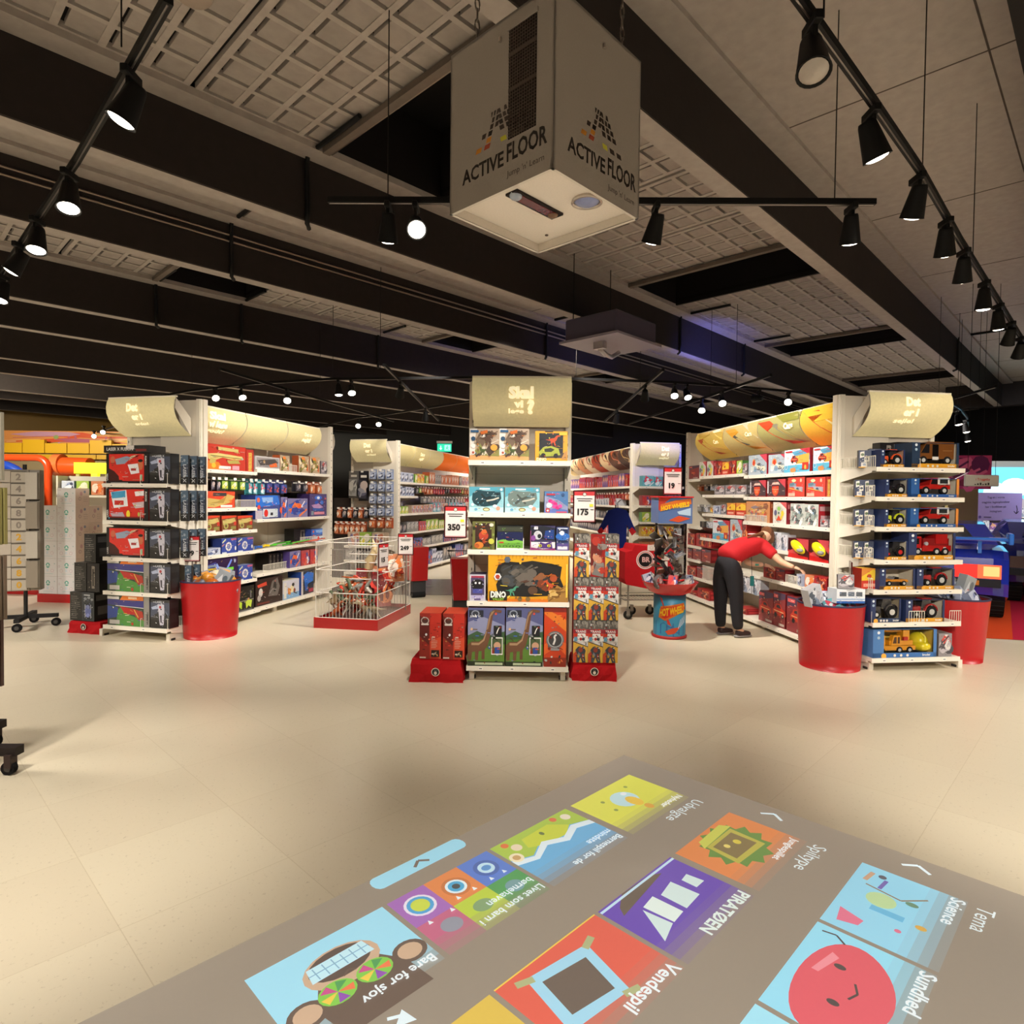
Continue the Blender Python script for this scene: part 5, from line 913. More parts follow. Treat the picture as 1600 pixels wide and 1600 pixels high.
# ---- left end unit ----
def R1(z, rows, where): shelf_row(F1e, z, -.45, rows, f'{where}, left end unit', 'l')
for z, yt, wh, big, bd in ((1.595, 715, 'top shelf', 'laser_a', 'red laser toy set'), (1.215, 773, 'second shelf', 'laser_b', 'bright red laser toy set'), (.837, 829, 'third shelf', 'laser_a', 'red laser toy set')):
    hb = {1.595: .31, 1.215: .33, .837: .305}[z]
    R1(z, [(.15, .525, hb, big, 'toy_box', BX, bd, .22), (.69, .25, hb-.005, 'laser_dark', 'toy_box', BX, 'black box with white laser gun', .12)], wh)
    for k in range(3): shelf_row(F1e, z, -.36, [(.945, .09, hb-.015, 'laser_edge', 'toy_box', BX, f"slim grey box, {['front','middle','back'][k]} of three", .02, 0, .045+k*.12)], f'{wh}, left end unit', 'l')
R1(1.91, [(.12, .56, .075, 'laser_lid', 'flat_box', BX, 'flat black box topmost on red set', .22)], 'top shelf')
R1(.485, [(.16, .53, .33, 'quad', 'toy_box', BX, 'drone box, blue, green and red', .22), (.70, .24, .30, 'laser_dark', 'toy_box', BX, 'black box with white laser gun', .12)], 'fourth shelf')
R1(.13, [(.16, .53, .31, 'quad', 'toy_box', BX, 'drone box, blue, green and red', .22), (.70, .23, .29, 'laser_dark', 'toy_box', BX, 'black box with white laser gun', .12)], 'bottom shelf')
for k in range(2): shelf_row(F1e, .485, -.3, [(.945, .08, .27, 'laser_edge', 'toy_box', BX, f"slim black box, {['front','back'][k]} of pair", .02, 0, .04+k*.12)], 'fourth shelf, left end unit', 'l')
# stack of black boxes on a red cloth plinth left of it
def plinth(F, w, d, h, lab, seal=1, rx=.5):
    m = MB(); m.mat = 'cloth'; n = 28; V = []; r = random.Random(int(w*1000))
    def ring_(z, out, jit):
        P = []
        for k in range(n):
            t = k/n*4; s = int(t); f = t-s; x, y = [(f, 0), (1, f), (1-f, 1), (0, 1-f)][s]; j = r.uniform(-jit, jit)
            P.append(((x-.5)*(w+2*out)+w/2+j, (y-.5)*(d+2*out)+d/2+j, z+(r.uniform(-jit, jit)*.6 if 0 < z < h else 0)))
        return P
    rings = [ring_(0, .015, .012), ring_(h*.35, .012, .01), ring_(h*.75, .0, .006), ring_(h, -.004, .001)]; V = [p for q in rings for p in q]; Fc = []
    for i in range(3):
        for k in range(n): j = (k+1) % n; Fc.append((i*n+k, i*n+j, (i+1)*n+j, (i+1)*n+k))
    Fc.append(tuple(range(3*n, 4*n))); m.add(V, Fc, '#b8161c', 'cloth')
    o = m.obj('cloth_plinth', label=lab, cat='plinth', M=F)
    if seal:
        m = MB(); a = Art(m, (w*rx-.05, -.02, h*.2), (1, 0, 0), (0, 0, 1), .1, .1); a.e(.5, .5, .34, .34, '#e8dcc8', 20).e(.5, .5, .28, .28, '#1c1a1a', 20).e(.5, .42, .12, .14, '#e8dcc8').pts([(.36, .55), (.64, .55), (.6, .72), (.4, .72)], '#55504c'); m.obj('round_badge', o)
P1 = fr(-4.72, 6.72, -14.2)
plinth(P1, .40, .34, .125, 'low red cloth plinth under the black boxes, left end unit')
for k, (x, z, d_, a_, lb) in enumerate(((.0, .13, .3, 'black_text', 'black box with printed lines, bottom left of plinth stack'), (.155, .13, .3, 'black_robot', 'black box with blue robot, bottom right of plinth stack'), (.06, .445, .3, 'black_text', 'black box with printed lines, second level of plinth stack'), (.225, .445, .3, 'black_spine', 'plain black box, second level right of plinth stack'), (.19, .755, .3, 'black_text', 'black box with printed lines, topmost of plinth stack'))):
    o = bpy.data.objects.new('toy_box', pack_mesh(a_, .16 if k < 4 else .15, .305, .28)); C.objects.link(o); o.matrix_world = P1 @ Matrix.Translation((x-.02+(.005 if x > .1 else 0), .02, z)); tag(o, lb, BX, 'black boxes stacked on the red plinth')
# back stack of brown-grey boxes behind
o = bpy.data.objects.new('toy_box', pack_mesh('dark_mix', .5, .75, .3)); C.objects.link(o); o.matrix_world = fr(-5.25, 8.3, -10, .75); tag(o, 'tall dark picture box standing behind the white carton stack', BX)
o = bpy.data.objects.new('crate', pack_mesh('black_spine', .5, .75, .3)); C.objects.link(o); o.matrix_world = fr(-5.25, 8.3, -10, .0); tag(o, 'tall black box under the dark picture box', BX)
# ---- hanging packs ----
def peg_packs(F, y, z, rows, where):
    """cards on hooks: (x, w, h, art, name, cat, desc, depth)"""
    cnt = {}; seen = {}
    for r in rows: cnt[r[6]] = cnt.get(r[6], 0)+1
    for r in rows:
        x, w, h, a, nm, cat, desc = r[:7]; k = seen.get(desc, 0); seen[desc] = k+1; dp = r[7] if len(r) > 7 else .05
        key = ('peg', a, round(w, 3), round(h, 3), dp)
        if key not in CACHE:
            side, top, f = A[a]; m = MB(); m.mat = 'print'; m.box(0, .0, -h, w, .004, 0, side); m.box(w*.12, -dp, -h*.92, w*.88, 0, -h*.3, side); f(Art(m, (w*.12, -dp, -h*.92), (1, 0, 0), (0, 0, 1), w*.76, h*.62)); Art(m, (0, 0, -h), (1, 0, 0), (0, 0, 1), w, h).r(.05, .72, .95, .97, top).r(.2, .78, .8, .86, '#e6e0d4')
            c1 = m.mesh('pack'); m = MB(); m.mat = 'steel'; m.bar((w/2, .22, -.01), (w/2, -.06, -.01), .003, '#b8b4ac'); m.box(w/2-.025, -.065, -.03, w/2+.025, -.062, .0, '#efeae0', 'print'); CACHE[key] = (c1, m.mesh('hook'))
        c1, c2 = CACHE[key]; e = empty(nm, F @ Matrix.Translation((x, y, z)), f"{desc}, {pos(k, cnt[desc])+', ' if cnt[desc] > 1 else ''}{where}", cat, f'hanging packs {where}')
        for nn, me in (('blister_card', c1), ('peg_hook', c2)): o = bpy.data.objects.new(nn, me); C.objects.link(o); o.parent = e
TB = 'toy_box'
def K(z, rows, where): shelf_row(F1r, z, .015, rows, f'{where}, left gondola aisle', 'x')
K(1.77, [(0.090, 0.660, 0.281, 'gold_gun', TB, BX, 'large red box with golden blaster', .3), (0.760, 0.140, 0.263, 'gold_edge', TB, BX, 'red box edge with yellow print', .3)], 'top shelf')
K(1.805, [(0.930, 0.490, 0.165, 'grey_gun', TB, BX, 'white box with grey blaster', .2), (1.430, 0.270, 0.207, 'orange_gun', 'toy_pack', 'pack', 'grey and orange blaster pack', .1, 8), (1.850, 0.250, 0.226, 'orange_gun', 'toy_pack', 'pack', 'orange and green pack', .1), (2.120, 0.260, 0.234, 'orange_gun', 'toy_pack', 'pack', 'orange and green pack', .1), (2.410, 0.160, 0.185, 'grey_misc', TB, BX, 'small grey box by end panel', .15)], 'top shelf')
peg_packs(F1r, .12, 1.69, [(0.230, 0.070, 0.156, 'dark_mix', 'hanging_pack', 'pack', 'dark thin hanging pack'), (0.320, 0.070, 0.159, 'dark_mix', 'hanging_pack', 'pack', 'dark thin hanging pack'), (0.400, 0.130, 0.140, 'green_mix', 'hanging_pack', 'pack', 'yellow green hanging pack'), (0.550, 0.140, 0.145, 'green_mix', 'hanging_pack', 'pack', 'yellow green hanging pack'), (0.710, 0.120, 0.149, 'green_mix', 'hanging_pack', 'pack', 'yellow green hanging pack')], 'second row, left aisle')
peg_packs(F1r, .12, 1.69, [(0.870, 0.080, 0.198, 'turq_mix', 'hanging_pack', 'pack', 'bright blue hanging pack'), (0.960, 0.090, 0.200, 'turq_mix', 'hanging_pack', 'pack', 'bright blue hanging pack'), (1.100, 0.100, 0.204, 'turq_mix', 'hanging_pack', 'pack', 'bright blue hanging pack'), (1.220, 0.140, 0.178, 'blue_mix', 'hanging_pack', 'pack', 'blue and white hanging pack'), (1.370, 0.140, 0.182, 'blue_mix', 'hanging_pack', 'pack', 'blue and white hanging pack'), (1.520, 0.160, 0.187, 'blue_mix', 'hanging_pack', 'pack', 'blue and white hanging pack'),
    (1.850, 0.160, 0.151, 'dark_mix', 'hanging_pack', 'pack', 'black hanging pack'), (2.020, 0.160, 0.155, 'dark_mix', 'hanging_pack', 'pack', 'black hanging pack'), (2.210, 0.150, 0.175, 'orange_mix', 'hanging_pack', 'pack', 'pale red hanging pack'), (2.390, 0.160, 0.180, 'orange_mix', 'hanging_pack', 'pack', 'pale red hanging pack')], 'middle row, left aisle')
K(1.34, [(0.080, 0.480, 0.187, 'gold_gun_blister', 'toy_pack', 'pack', 'orange pack with golden blaster', .15), (0.960, 0.310, 0.162, 'dark_mix', TB, BX, 'dark box behind the wire guard', .15, 0, .12)], 'second shelf')
K(1.075, [(0.070, 0.240, 0.182, 'gold_gun_small', TB, BX, 'golden blaster box', .2), (0.340, 0.250, 0.175, 'gold_gun_small', TB, BX, 'golden blaster box', .2), (0.610, 0.270, 0.168, 'gold_gun_small', TB, BX, 'golden blaster box', .2)], 'third shelf')
K(.82, [(0.070, 0.250, 0.075, 'white_blue', 'toy_pack', 'pack', 'flat pale blue pack', .12), (0.430, 0.180, 0.156, 'black_spine', TB, BX, 'small black box behind pale pack', .1, 0, .18), (0.340, 0.250, 0.172, 'blue_wheel', TB, BX, 'blue box with white ring', .15), (0.610, 0.280, 0.163, 'blue_wheel', TB, BX, 'blue box with white ring', .15)], 'fourth shelf')
K(.477, [(0.090, 0.520, 0.291, 'dark_v', TB, BX, 'dark purple box with blue V', .2), (0.630, 0.250, 0.177, 'blue_wheel', TB, BX, 'blue box with white ring', .15)], 'fifth shelf')
K(.105, [(0.100, 0.300, 0.335, 'white_blue', TB, BX, 'grey box behind the red bin', .25), (0.530, 0.380, 0.294, 'lime_toy', TB, BX, 'black box with two lime toys', .25)], 'bottom shelf')
K(1.194, [(0.930, 0.500, 0.295, 'nerf_blue', TB, BX, 'box with big blue blaster', .2), (1.450, 0.140, 0.272, 'nerf_mix', TB, BX, 'narrow lilac blaster box', .2), (1.600, 0.470, 0.255, 'nerf_mix', TB, BX, 'blue and orange blaster box', .2), (2.120, 0.450, 0.320, 'nerf_purple', TB, BX, 'purple box with two blue blasters', .2), (2.060, 0.450, 0.335, 'black_spine', TB, BX, 'black boxes row behind blasters', .1, 0, .27)], 'middle shelf')
K(.82, [(2.050, 0.420, 0.196, 'black_spine', TB, BX, 'long dark blue case', .15, 0, .2), (2.330, 0.430, 0.185, 'nerf_blue', TB, BX, 'bright blue toy set', .2, 0, .1)], 'sword shelf')
K(.52, [(1.340, 0.070, 0.213, 'black_spine', TB, BX, 'slim black box', .2, 0, .1), (1.420, 0.070, 0.207, 'black_spine', TB, BX, 'slim black box', .2, 0, .1), (1.500, 0.070, 0.208, 'black_spine', TB, BX, 'slim black box', .2, 0, .1), (1.580, 0.070, 0.210, 'black_spine', TB, BX, 'slim black box', .2, 0, .1), (1.670, 0.070, 0.212, 'black_spine', TB, BX, 'slim black box', .2, 0, .1), (1.750, 0.090, 0.213, 'black_spine', TB, BX, 'slim black box', .2, 0, .1),
    (1.650, 0.250, 0.219, 'nerf_mix', TB, BX, 'red and blue blaster box', .2), (1.920, 0.200, 0.209, 'red_blue', TB, BX, 'red blaster box', .2), (2.140, 0.180, 0.211, 'red_blue', TB, BX, 'red blaster box', .2)], 'fifth shelf')
K(.115, [(0.940, 0.550, 0.330, 'black_red', TB, BX, 'large black and red box', .25), (1.500, 0.370, 0.246, 'bee_white', TB, BX, 'pale blue box with robot', .2), (1.920, 0.350, 0.322, 'blue_blaster', TB, BX, 'box with big blue blaster', .2, 4)], 'bottom shelf')
# toy swords lying on the fourth shelf
SW = (('blue hilted grey', '#8a8680', '#2c5cb0'), ('yellow hilted white', '#c9c4b8', '#e3c22c'), ('bright green', '#4fb03a', '#5cc83c'), ('light green', '#6ac04a', '#3c9a30'), ('pale red', '#e0705c', '#d8503c'), ('orange red', '#c85a34', '#b8402a'))
for k, (nm, c1, c2) in enumerate(SW):
    e = empty('toy_sword', F1r @ Matrix.Translation((.98+k*.19, .05+.05*(k % 3), .822)) @ Matrix.Rotation(R(18-9*k), 4, 'Z') @ Matrix.Rotation(R(-3-2*(k % 2)), 4, 'Y'), f'{nm} toy sword lying on the fourth shelf, left aisle', 'toy sword', 'toy swords on the fourth shelf')
    m = MB(); m.mat = 'gloss'; m.box(.12, -.018, .008, .5, .018, .022, c1, bev=.004); m.obj('blade', e)
    m = MB(); m.mat = 'gloss'; m.tube([(0, 0, .015), (.12, 0, .015)], .012, c2); m.box(.11, -.05, .004, .13, .05, .03, c2, bev=.004); m.obj('hilt', e)
def guard_thing(F, a, b, z, h, lab):
    m = MB(); wire_guard(m, (0, 0), (b[0]-a[0], b[1]-a[1]), 0, h); m.obj('wire_guard', label=lab, cat='wire guard', M=F @ Matrix.Translation((a[0], a[1], z+.001)), group='wire guards clipped to the shelves')
guard_thing(F1r, (.57, .01), (.93, .01), 1.34, .09, 'white wire guard, second shelf of the left gondola aisle')
guard_thing(F1r, (1.15, .06), (1.68, .06), .52, .09, 'white wire guard before slim black boxes, left gondola aisle')
guard_thing(F1r, (1.95, .05), (2.35, .05), .82, .09, 'white wire guard by the swords, left gondola aisle')
guard_thing(F1r, (1.66, .04), (1.92, .04), 1.805, .09, 'white wire guard, top shelf of the left gondola aisle')
# ---- right gondola aisle ----
def Q(z, rows, where): shelf_row(F5r, z, .015, rows, f'{where}, right gondola aisle', 'x')
Q(1.80, [(0.010, 0.370, 0.197, 'red_car', TB, BX, 'tilted red and white box', .12), (0.400, 0.220, 0.238, 'wheel_chart', TB, BX, 'black box with oval window', .12), (0.660, 0.200, 0.233, 'wheel_chart', TB, BX, 'black box with oval window', .12)], 'far top shelf')
Q(1.83, [(0.920, 0.200, 0.180, 'red_misc', TB, BX, 'dark red pack', .12), (1.130, 0.190, 0.169, 'yellow_red', TB, BX, 'red and yellow pack', .12), (1.330, 0.180, 0.175, 'red_misc', TB, BX, 'bright red pack', .12), (1.530, 0.150, 0.165, 'green_mix', TB, BX, 'green and red pack', .12), (1.690, 0.120, 0.125, 'grey_misc', TB, BX, 'small grey pack', .12)], 'second top shelf')
Q(1.80, [(1.840, 0.420, 0.239, 'car_puzzle', TB, BX, 'grey puzzle box with red corner', .2), (2.300, 0.310, 0.220, 'car_puzzle', TB, BX, 'grey puzzle box leaning sideways', .1, 12), (2.630, 0.470, 0.247, 'car_big', TB, BX, 'large white box with red car', .24), (3.160, 0.370, 0.237, 'car_big', TB, BX, 'large white box with red car', .24)], 'top shelf')
Q(1.565, [(0.910, 0.300, 0.122, 'grey_misc', TB, BX, 'grey toy car box', .14), (1.230, 0.290, 0.126, 'grey_misc', TB, BX, 'grey toy car box', .14), (1.530, 0.270, 0.120, 'grey_misc', TB, BX, 'grey toy car box', .14)], 'second shelf middle')
Q(1.537, [(1.890, 0.360, 0.195, 'car_face', TB, BX, 'box shaped like a red car front', .2), (2.290, 0.370, 0.199, 'car_face', TB, BX, 'box shaped like a red car front', .2), (2.710, 0.310, 0.209, 'car_red', TB, BX, 'bright red square box', .2), (3.050, 0.320, 0.199, 'car_red', TB, BX, 'bright red square box', .2), (3.380, 0.090, 0.199, 'gold_edge', TB, BX, 'red box side with yellow print', .2), (3.480, 0.080, 0.054, 'yellow_red', TB, BX, 'tiny yellow and red box', .1)], 'second shelf')
Q(1.30, [(0.880, 0.210, 0.118, 'white_blue', 'toy_pack', 'pack', 'small lilac pack', .1), (1.110, 0.160, 0.138, 'grey_misc', 'toy_pack', 'pack', 'small grey pack', .1), (1.290, 0.230, 0.157, 'yellow_red', TB, BX, 'red box with yellow truck', .15), (1.540, 0.250, 0.160, 'yellow_red', TB, BX, 'red box with yellow truck', .15)], 'third shelf middle')
Q(1.235, [(1.800, 0.550, 0.245, 'car_orange', TB, BX, 'wide brown box of yellow discs', .2), (2.420, 0.270, 0.242, 'wheel_chart', TB, BX, 'white box with coloured wheel', .2), (2.770, 0.260, 0.231, 'car_white', TB, BX, 'tall grey patterned box', .15), (3.030, 0.240, 0.227, 'car_white', TB, BX, 'tall grey patterned box', .15), (3.300, 0.130, 0.078, 'grey_misc', TB, BX, 'small grey box', .1), (3.440, 0.100, 0.083, 'grey_misc', TB, BX, 'small grey box', .1), (2.940, 0.280, 0.222, 'red_misc', TB, BX, 'red box behind small grey boxes', .12, 0, .18)], 'third shelf')
Q(.955, [(0.880, 0.470, 0.267, 'car_big', TB, BX, 'white box with red car', .2), (1.390, 0.320, 0.291, 'car_puzzle', TB, BX, 'pale puzzle box', .2), (1.720, 0.090, 0.307, 'red_misc', TB, BX, 'red box edge', .2)], 'fourth shelf middle')
Q(1.10, [(0.460, 0.200, 0.082, 'black_spine', TB, BX, 'black and white sign box', .1), (0.680, 0.180, 0.082, 'white_mix', TB, BX, 'small white box', .1)], 'far third shelf')
Q(.815, [(0.010, 0.280, 0.169, 'red_misc', TB, BX, 'red box with white print', .15), (0.340, 0.340, 0.190, 'red_misc', TB, BX, 'red box with white print', .15), (0.700, 0.140, 0.197, 'red_misc', TB, BX, 'narrow deep red box', .15)], 'far fourth shelf')
Q(.61, [(0.040, 0.160, 0.142, 'red_car', TB, BX, 'red car blister box', .1), (0.230, 0.290, 0.163, 'red_car', TB, BX, 'red car blister box', .1), (0.540, 0.290, 0.179, 'red_car', TB, BX, 'red car blister box', .1)], 'far fifth shelf')
Q(.36, [(0.020, 0.330, 0.130, 'red_misc', TB, BX, 'red toy pack', .15), (0.390, 0.340, 0.162, 'red_car', TB, BX, 'red toy pack', .15), (1.730, 0.230, 0.203, 'white_mix', TB, BX, 'white box by the knees', .1), (1.980, 0.210, 0.194, 'white_mix', TB, BX, 'white box by the knees', .1)], 'sixth shelf')
Q(.945, [(2.410, 0.190, 0.192, 'white_mix', 'toy_pack', 'pack', 'grey and white toy pack', .1), (2.610, 0.110, 0.173, 'white_mix', 'toy_pack', 'pack', 'grey and white toy pack', .1)], 'short shelf')
Q(.60, [(2.240, 0.250, 0.117, 'red_misc', TB, BX, 'dark red box by her hand', .15), (2.510, 0.170, 0.129, 'red_car', TB, BX, 'red box under the hand', .12), (2.750, 0.150, 0.093, 'dark_mix', TB, BX, 'tilted clear and black box', .12, 14), (2.910, 0.140, 0.119, 'white_blue', TB, BX, 'tilted grey blue box', .12, -10), (3.060, 0.140, 0.131, 'orange_mix', TB, BX, 'orange and red bag', .14, 8), (3.220, 0.210, 0.136, 'red_misc', TB, BX, 'glossy red bag', .14)], 'fifth shelf')
Q(.08, [(1.610, 0.250, 0.070, 'red_misc', TB, BX, 'round printed red box', .2), (2.150, 0.310, 0.357, 'red_car', TB, BX, 'tall red car box', .2), (2.470, 0.240, 0.385, 'red_car', TB, BX, 'tall dark car box', .2), (2.740, 0.400, 0.378, 'red_car', TB, BX, 'wide red car box', .2), (0.080, 0.320, 0.045, 'red_misc', TB, BX, 'red rounded pack', .15), (0.420, 0.400, 0.130, 'red_misc', TB, BX, 'red rounded pack', .15)], 'bottom shelf')
# two helmet boxes
def helmet_box(M, w, h, d, nm, cat, lab, grp):
    e = empty('helmet_box', M, lab, cat, grp); m = MB(); m.mat = 'print'; m.box(0, .0, 0, w, d, h, '#6a1418'); A['helmet'][2](Art(m, (0, 0, 0), (1, 0, 0), (0, 0, 1), w, h)); m.obj('packaging', e)
    m = MB(); m.mat = 'gloss'; m.ellip((w*.5, -.0, h*.58), (w*.36, .045, h*.27), '#e6d41c', rot=Matrix.Rotation(R(22), 3, 'Y')); m.ellip((w*.72, -.03, h*.44), (w*.12, .03, h*.1), '#8c8c88'); m.obj('toy_helmet', e)
Q(.883, [(2.740, 0.370, 0.210, helmet_box, 'helmet_box', BX, 'red box with yellow helmet', .2), (3.130, 0.320, 0.222, helmet_box, 'helmet_box', BX, 'red box with yellow helmet', .2), (3.460, 0.090, 0.224, 'red_misc', TB, BX, 'narrow dark red box', .2)], 'fourth shelf')
peg_packs(F5r, .2, 1.72, [(0.020, 0.190, 0.097, 'orange_mix', 'hanging_pack', 'pack', 'brown hanging pack'), (0.250, 0.180, 0.094, 'dark_mix', 'hanging_pack', 'pack', 'dark hanging pack'), (0.470, 0.150, 0.092, 'white_blue', 'hanging_pack', 'pack', 'pale blue hanging pack')], 'far bay, right aisle')
peg_packs(F5r, .2, 1.42, [(0.030, 0.180, 0.108, 'grey_mix', 'hanging_pack', 'pack', 'silver hanging pack'), (0.260, 0.170, 0.112, 'white_mix', 'hanging_pack', 'pack', 'white hanging pack'), (0.480, 0.140, 0.116, 'yellow_mix', 'hanging_pack', 'pack', 'yellow hanging pack')], 'lower far bay, right aisle')
guard_thing(F5r, (1.78, .005), (2.3, .005), 1.235, .08, 'white wire guard, third shelf of the right gondola aisle'); guard_thing(F5r, (2.72, .005), (2.95, .005), .60, .09, 'white wire guard beside yellow ticket, right gondola aisle'); guard_thing(F5r, (.6, .005), (1.2, .005), .36, .2, 'dark wire rack by the red shirt, right gondola aisle')
# ---- far gondolas, filled with smaller packs ----
FAR = ['white_blue', 'green_mix', 'orange_mix', 'grey_mix', 'dark_mix', 'blue_mix', 'skin_mix', 'white_mix', 'red_blue', 'purple_mix', 'turq_mix', 'yellow_mix']
CN = dict(white_blue='pale blue and white', green_mix='lime green and yellow', orange_mix='orange and brown', grey_mix='grey and silver', dark_mix='black and grey', blue_mix='blue and white', skin_mix='cream and pink', white_mix='white and grey', red_blue='red and blue', purple_mix='purple and pink', turq_mix='turquoise', yellow_mix='yellow and violet', red_misc='red and white')
def fill(F, z, x0, x1, hmax, pal, where, seed, dmin=.1, hang=0, y=.02):
    r = random.Random(seed); x = x0; rows = []
    while x < x1-.08:
        a = r.choice(pal); w = r.choice((.12, .15, .18, .22)); n = r.choice((1, 2, 2, 3)); h = hmax*r.uniform(.72, 1)
        for i in range(n):
            if x+w > x1: break
            rows.append((x, w-.006, h, a, 'hanging_pack' if hang else TB, 'pack' if hang else BX, f"{CN[a]} {'pack' if hang else 'box'}", .16) if not hang else (x, w-.006, h, a, 'hanging_pack', 'pack', f'{CN[a]} pack', .05)); x += w
        x += r.choice((0, 0, .03))
    (peg_packs(F, y+.1, z, rows, where) if hang else shelf_row(F, z, y, rows, where, 'x'))
fill(F2r, 1.76, .04, .75, .24, ['white_blue'], 'top shelf, back left aisle', 1); fill(F2r, 1.76, .78, 1.5, .2, ['green_mix', 'yellow_mix'], 'top shelf middle, back left aisle', 2); fill(F2r, 1.76, 1.52, 5.2, .24, ['grey_mix', 'orange_mix', 'skin_mix', 'orange_mix'], 'top shelf end, back left aisle', 3)
fill(F2r, 1.50, .04, .85, .2, ['white_blue'], 'short shelf, back left aisle', 4); fill(F2r, 1.70, .92, 5.2, .17, ['green_mix', 'red_blue', 'dark_mix', 'orange_mix'], 'upper hooks, back left aisle', 5, hang=1); fill(F2r, 1.50, 1.3, 5.2, .2, ['grey_mix', 'orange_mix', 'red_blue', 'skin_mix'], 'lower hooks, back left aisle', 6, hang=1)
fill(F2r, 1.17, .04, .6, .15, ['green_mix'], 'third shelf, back left aisle', 7); fill(F2r, 1.17, .65, 5.2, .2, ['skin_mix', 'turq_mix', 'white_mix'], 'third shelf end, back left aisle', 8)
fill(F2r, .81, .04, 1.0, .2, ['grey_mix', 'dark_mix'], 'fourth shelf, back left aisle', 9); fill(F2r, .81, 1.0, 5.2, .22, ['green_mix', 'white_mix', 'red_blue'], 'fourth shelf end, back left aisle', 10)
fill(F2r, .5, .04, 5.2, .2, ['grey_mix', 'blue_mix', 'purple_mix', 'white_blue'], 'fifth shelf, back left aisle', 11); fill(F2r, .1, .9, 5.2, .3, ['dark_mix', 'white_blue', 'blue_mix', 'blue_mix'], 'bottom shelf, back left aisle', 12)
for z, lo, hi, h, pal, wh, sd, hg in ((1.73, .5, 5.2, .26, ['red_blue', 'purple_mix', 'red_misc', 'red_blue'], 'top shelf', 21, 0), (1.62, .5, 5.2, .2, ['red_misc', 'orange_mix', 'grey_mix', 'red_blue'], 'hooks', 22, 1), (1.36, .5, 4.6, .16, ['red_misc', 'red_blue', 'white_mix'], 'second shelf', 23, 0), (1.08, .5, 5.2, .18, ['grey_mix', 'dark_mix', 'white_mix', 'blue_mix'], 'third shelf', 24, 0), (.78, .5, 5.2, .2, ['grey_mix', 'red_blue', 'dark_mix'], 'fourth shelf', 25, 0), (.45, 2.5, 5.2, .2, ['grey_mix', 'red_blue'], 'fifth shelf', 26, 0)):
    fill(F4r, z, lo, hi, h, pal, f'{wh}, back right aisle', sd, hang=hg)
for z, h, pal, wh, sd in ((1.72, .2, ['turq_mix', 'dark_mix'], 'top shelf', 31), (1.38, .22, ['red_blue', 'purple_mix'], 'second shelf', 32), (1.09, .2, ['green_mix', 'dark_mix'], 'third shelf', 33), (.83, .18, ['white_mix', 'yellow_mix'], 'fourth shelf', 34), (.5, .24, ['purple_mix', 'orange_mix'], 'fifth shelf', 35)):
    fill(F4e, z, .05, .8, h, pal, f'{wh}, back right end', sd, y=-.38)
for k, z in enumerate((1.98, 1.76, 1.54, 1.32, 1.10)):
    peg_packs(F2e, -.12, z, [(.42+i*.165, .14, .19, 'white_blue' if k < 4 else 'orange_mix', 'hanging_pack', 'pack', 'navy and white hanging pack' if k < 4 else 'navy and orange hanging pack', .06) for i in range(3)], f"{['top','second','third','fourth','lowest'][k]} row, back left end")
peg_packs(F2e, -.1, 1.95, [(-.02, .2, .5, 'grey_mix', 'hanging_bag', 'pack', 'tall grey hanging bag'), (.18, .2, .55, 'dark_mix', 'hanging_bag', 'pack', 'tall black hanging bag')], 'left hooks, back left end')
peg_packs(F2e, -.1, 1.28, [(-.25+i*.11, .1, .2, 'dark_mix' if i % 2 else 'orange_mix', 'hanging_pack', 'pack', 'small dark hanging pack' if i % 2 else 'small brown hanging pack') for i in range(6)], 'lower hooks, back left end')
peg_packs(F2e, -.1, 1.02, [(-.3+i*.11, .1, .24, 'orange_mix', 'hanging_pack', 'pack', 'small brown hanging pack') for i in range(6)], 'lowest hooks, back left end')
shelf_row(F2e, .6, -.38, [(.12+i*.24, .23, .24, 'skin_mix' if i != 1 else 'green_mix', TB, BX, 'cream and red dinosaur bag' if i != 1 else 'lime and cream bag', .2) for i in range(3)], 'upper shelf, back left end', 'x')
fill(F2e, .34, .08, .88, .18, ['dark_mix', 'grey_mix'], 'middle shelf, back left end', 41, y=-.38)
m = MB(); m.mat = 'dark'; m.box(-.36, -.05, .0, -.03, .04, 1.45, '#2c2420').box(-.34, -.3, .0, -.05, -.05, .5, '#38302a'); m.obj('display_stand', label='dark stand of brown hanging packs left of back left end', cat='display stand', M=F2e)

# ---------------- projected menu on the floor ----------------
PM = Matrix(((-.702, .712, 0, .671), (-.712, -.702, 0, 3.651), (0, 0, 1, 0), (0, 0, 0, 1)))
e = empty('projected_menu', PM, 'projected game menu with coloured tiles glowing on the floor', 'projection')
m = MB(); m.quad((0, 0, .001), (2.9, 0, .001), (2.9, 2.0, .001), (0, 2.0, .001), '#8d8171', 'projection'); m.obj('projected_field', e)
LB = '#9adcf4'
def ptile(x, y, cols, w=.5, h=.36, fade=1):
    m = MB(); a = Art(m, (x, y, .0015), (1, 0, 0), (0, 1, 0), w, h, 'projection', .0002); c0 = lin(cols[0]); c1 = lin('#8d8171')
    if len(cols) == 1:
        for i in range(12):
            t = max(0, (i-7.5)/4) if fade else 0; t = min(1, t); a.r(0, i/12, 1, (i+1)/12, tuple(c0[k]*(1-t)+c1[k]*t for k in range(3))); a.k -= a.d
        a.k += a.d
    return m, a
def done(m, name='menu_tile'): m.obj(name, e)
m, a = ptile(1.78, .17, [LB])          # laughing monkey with glasses
B = '#5a4436'; S_ = '#c9a98a'
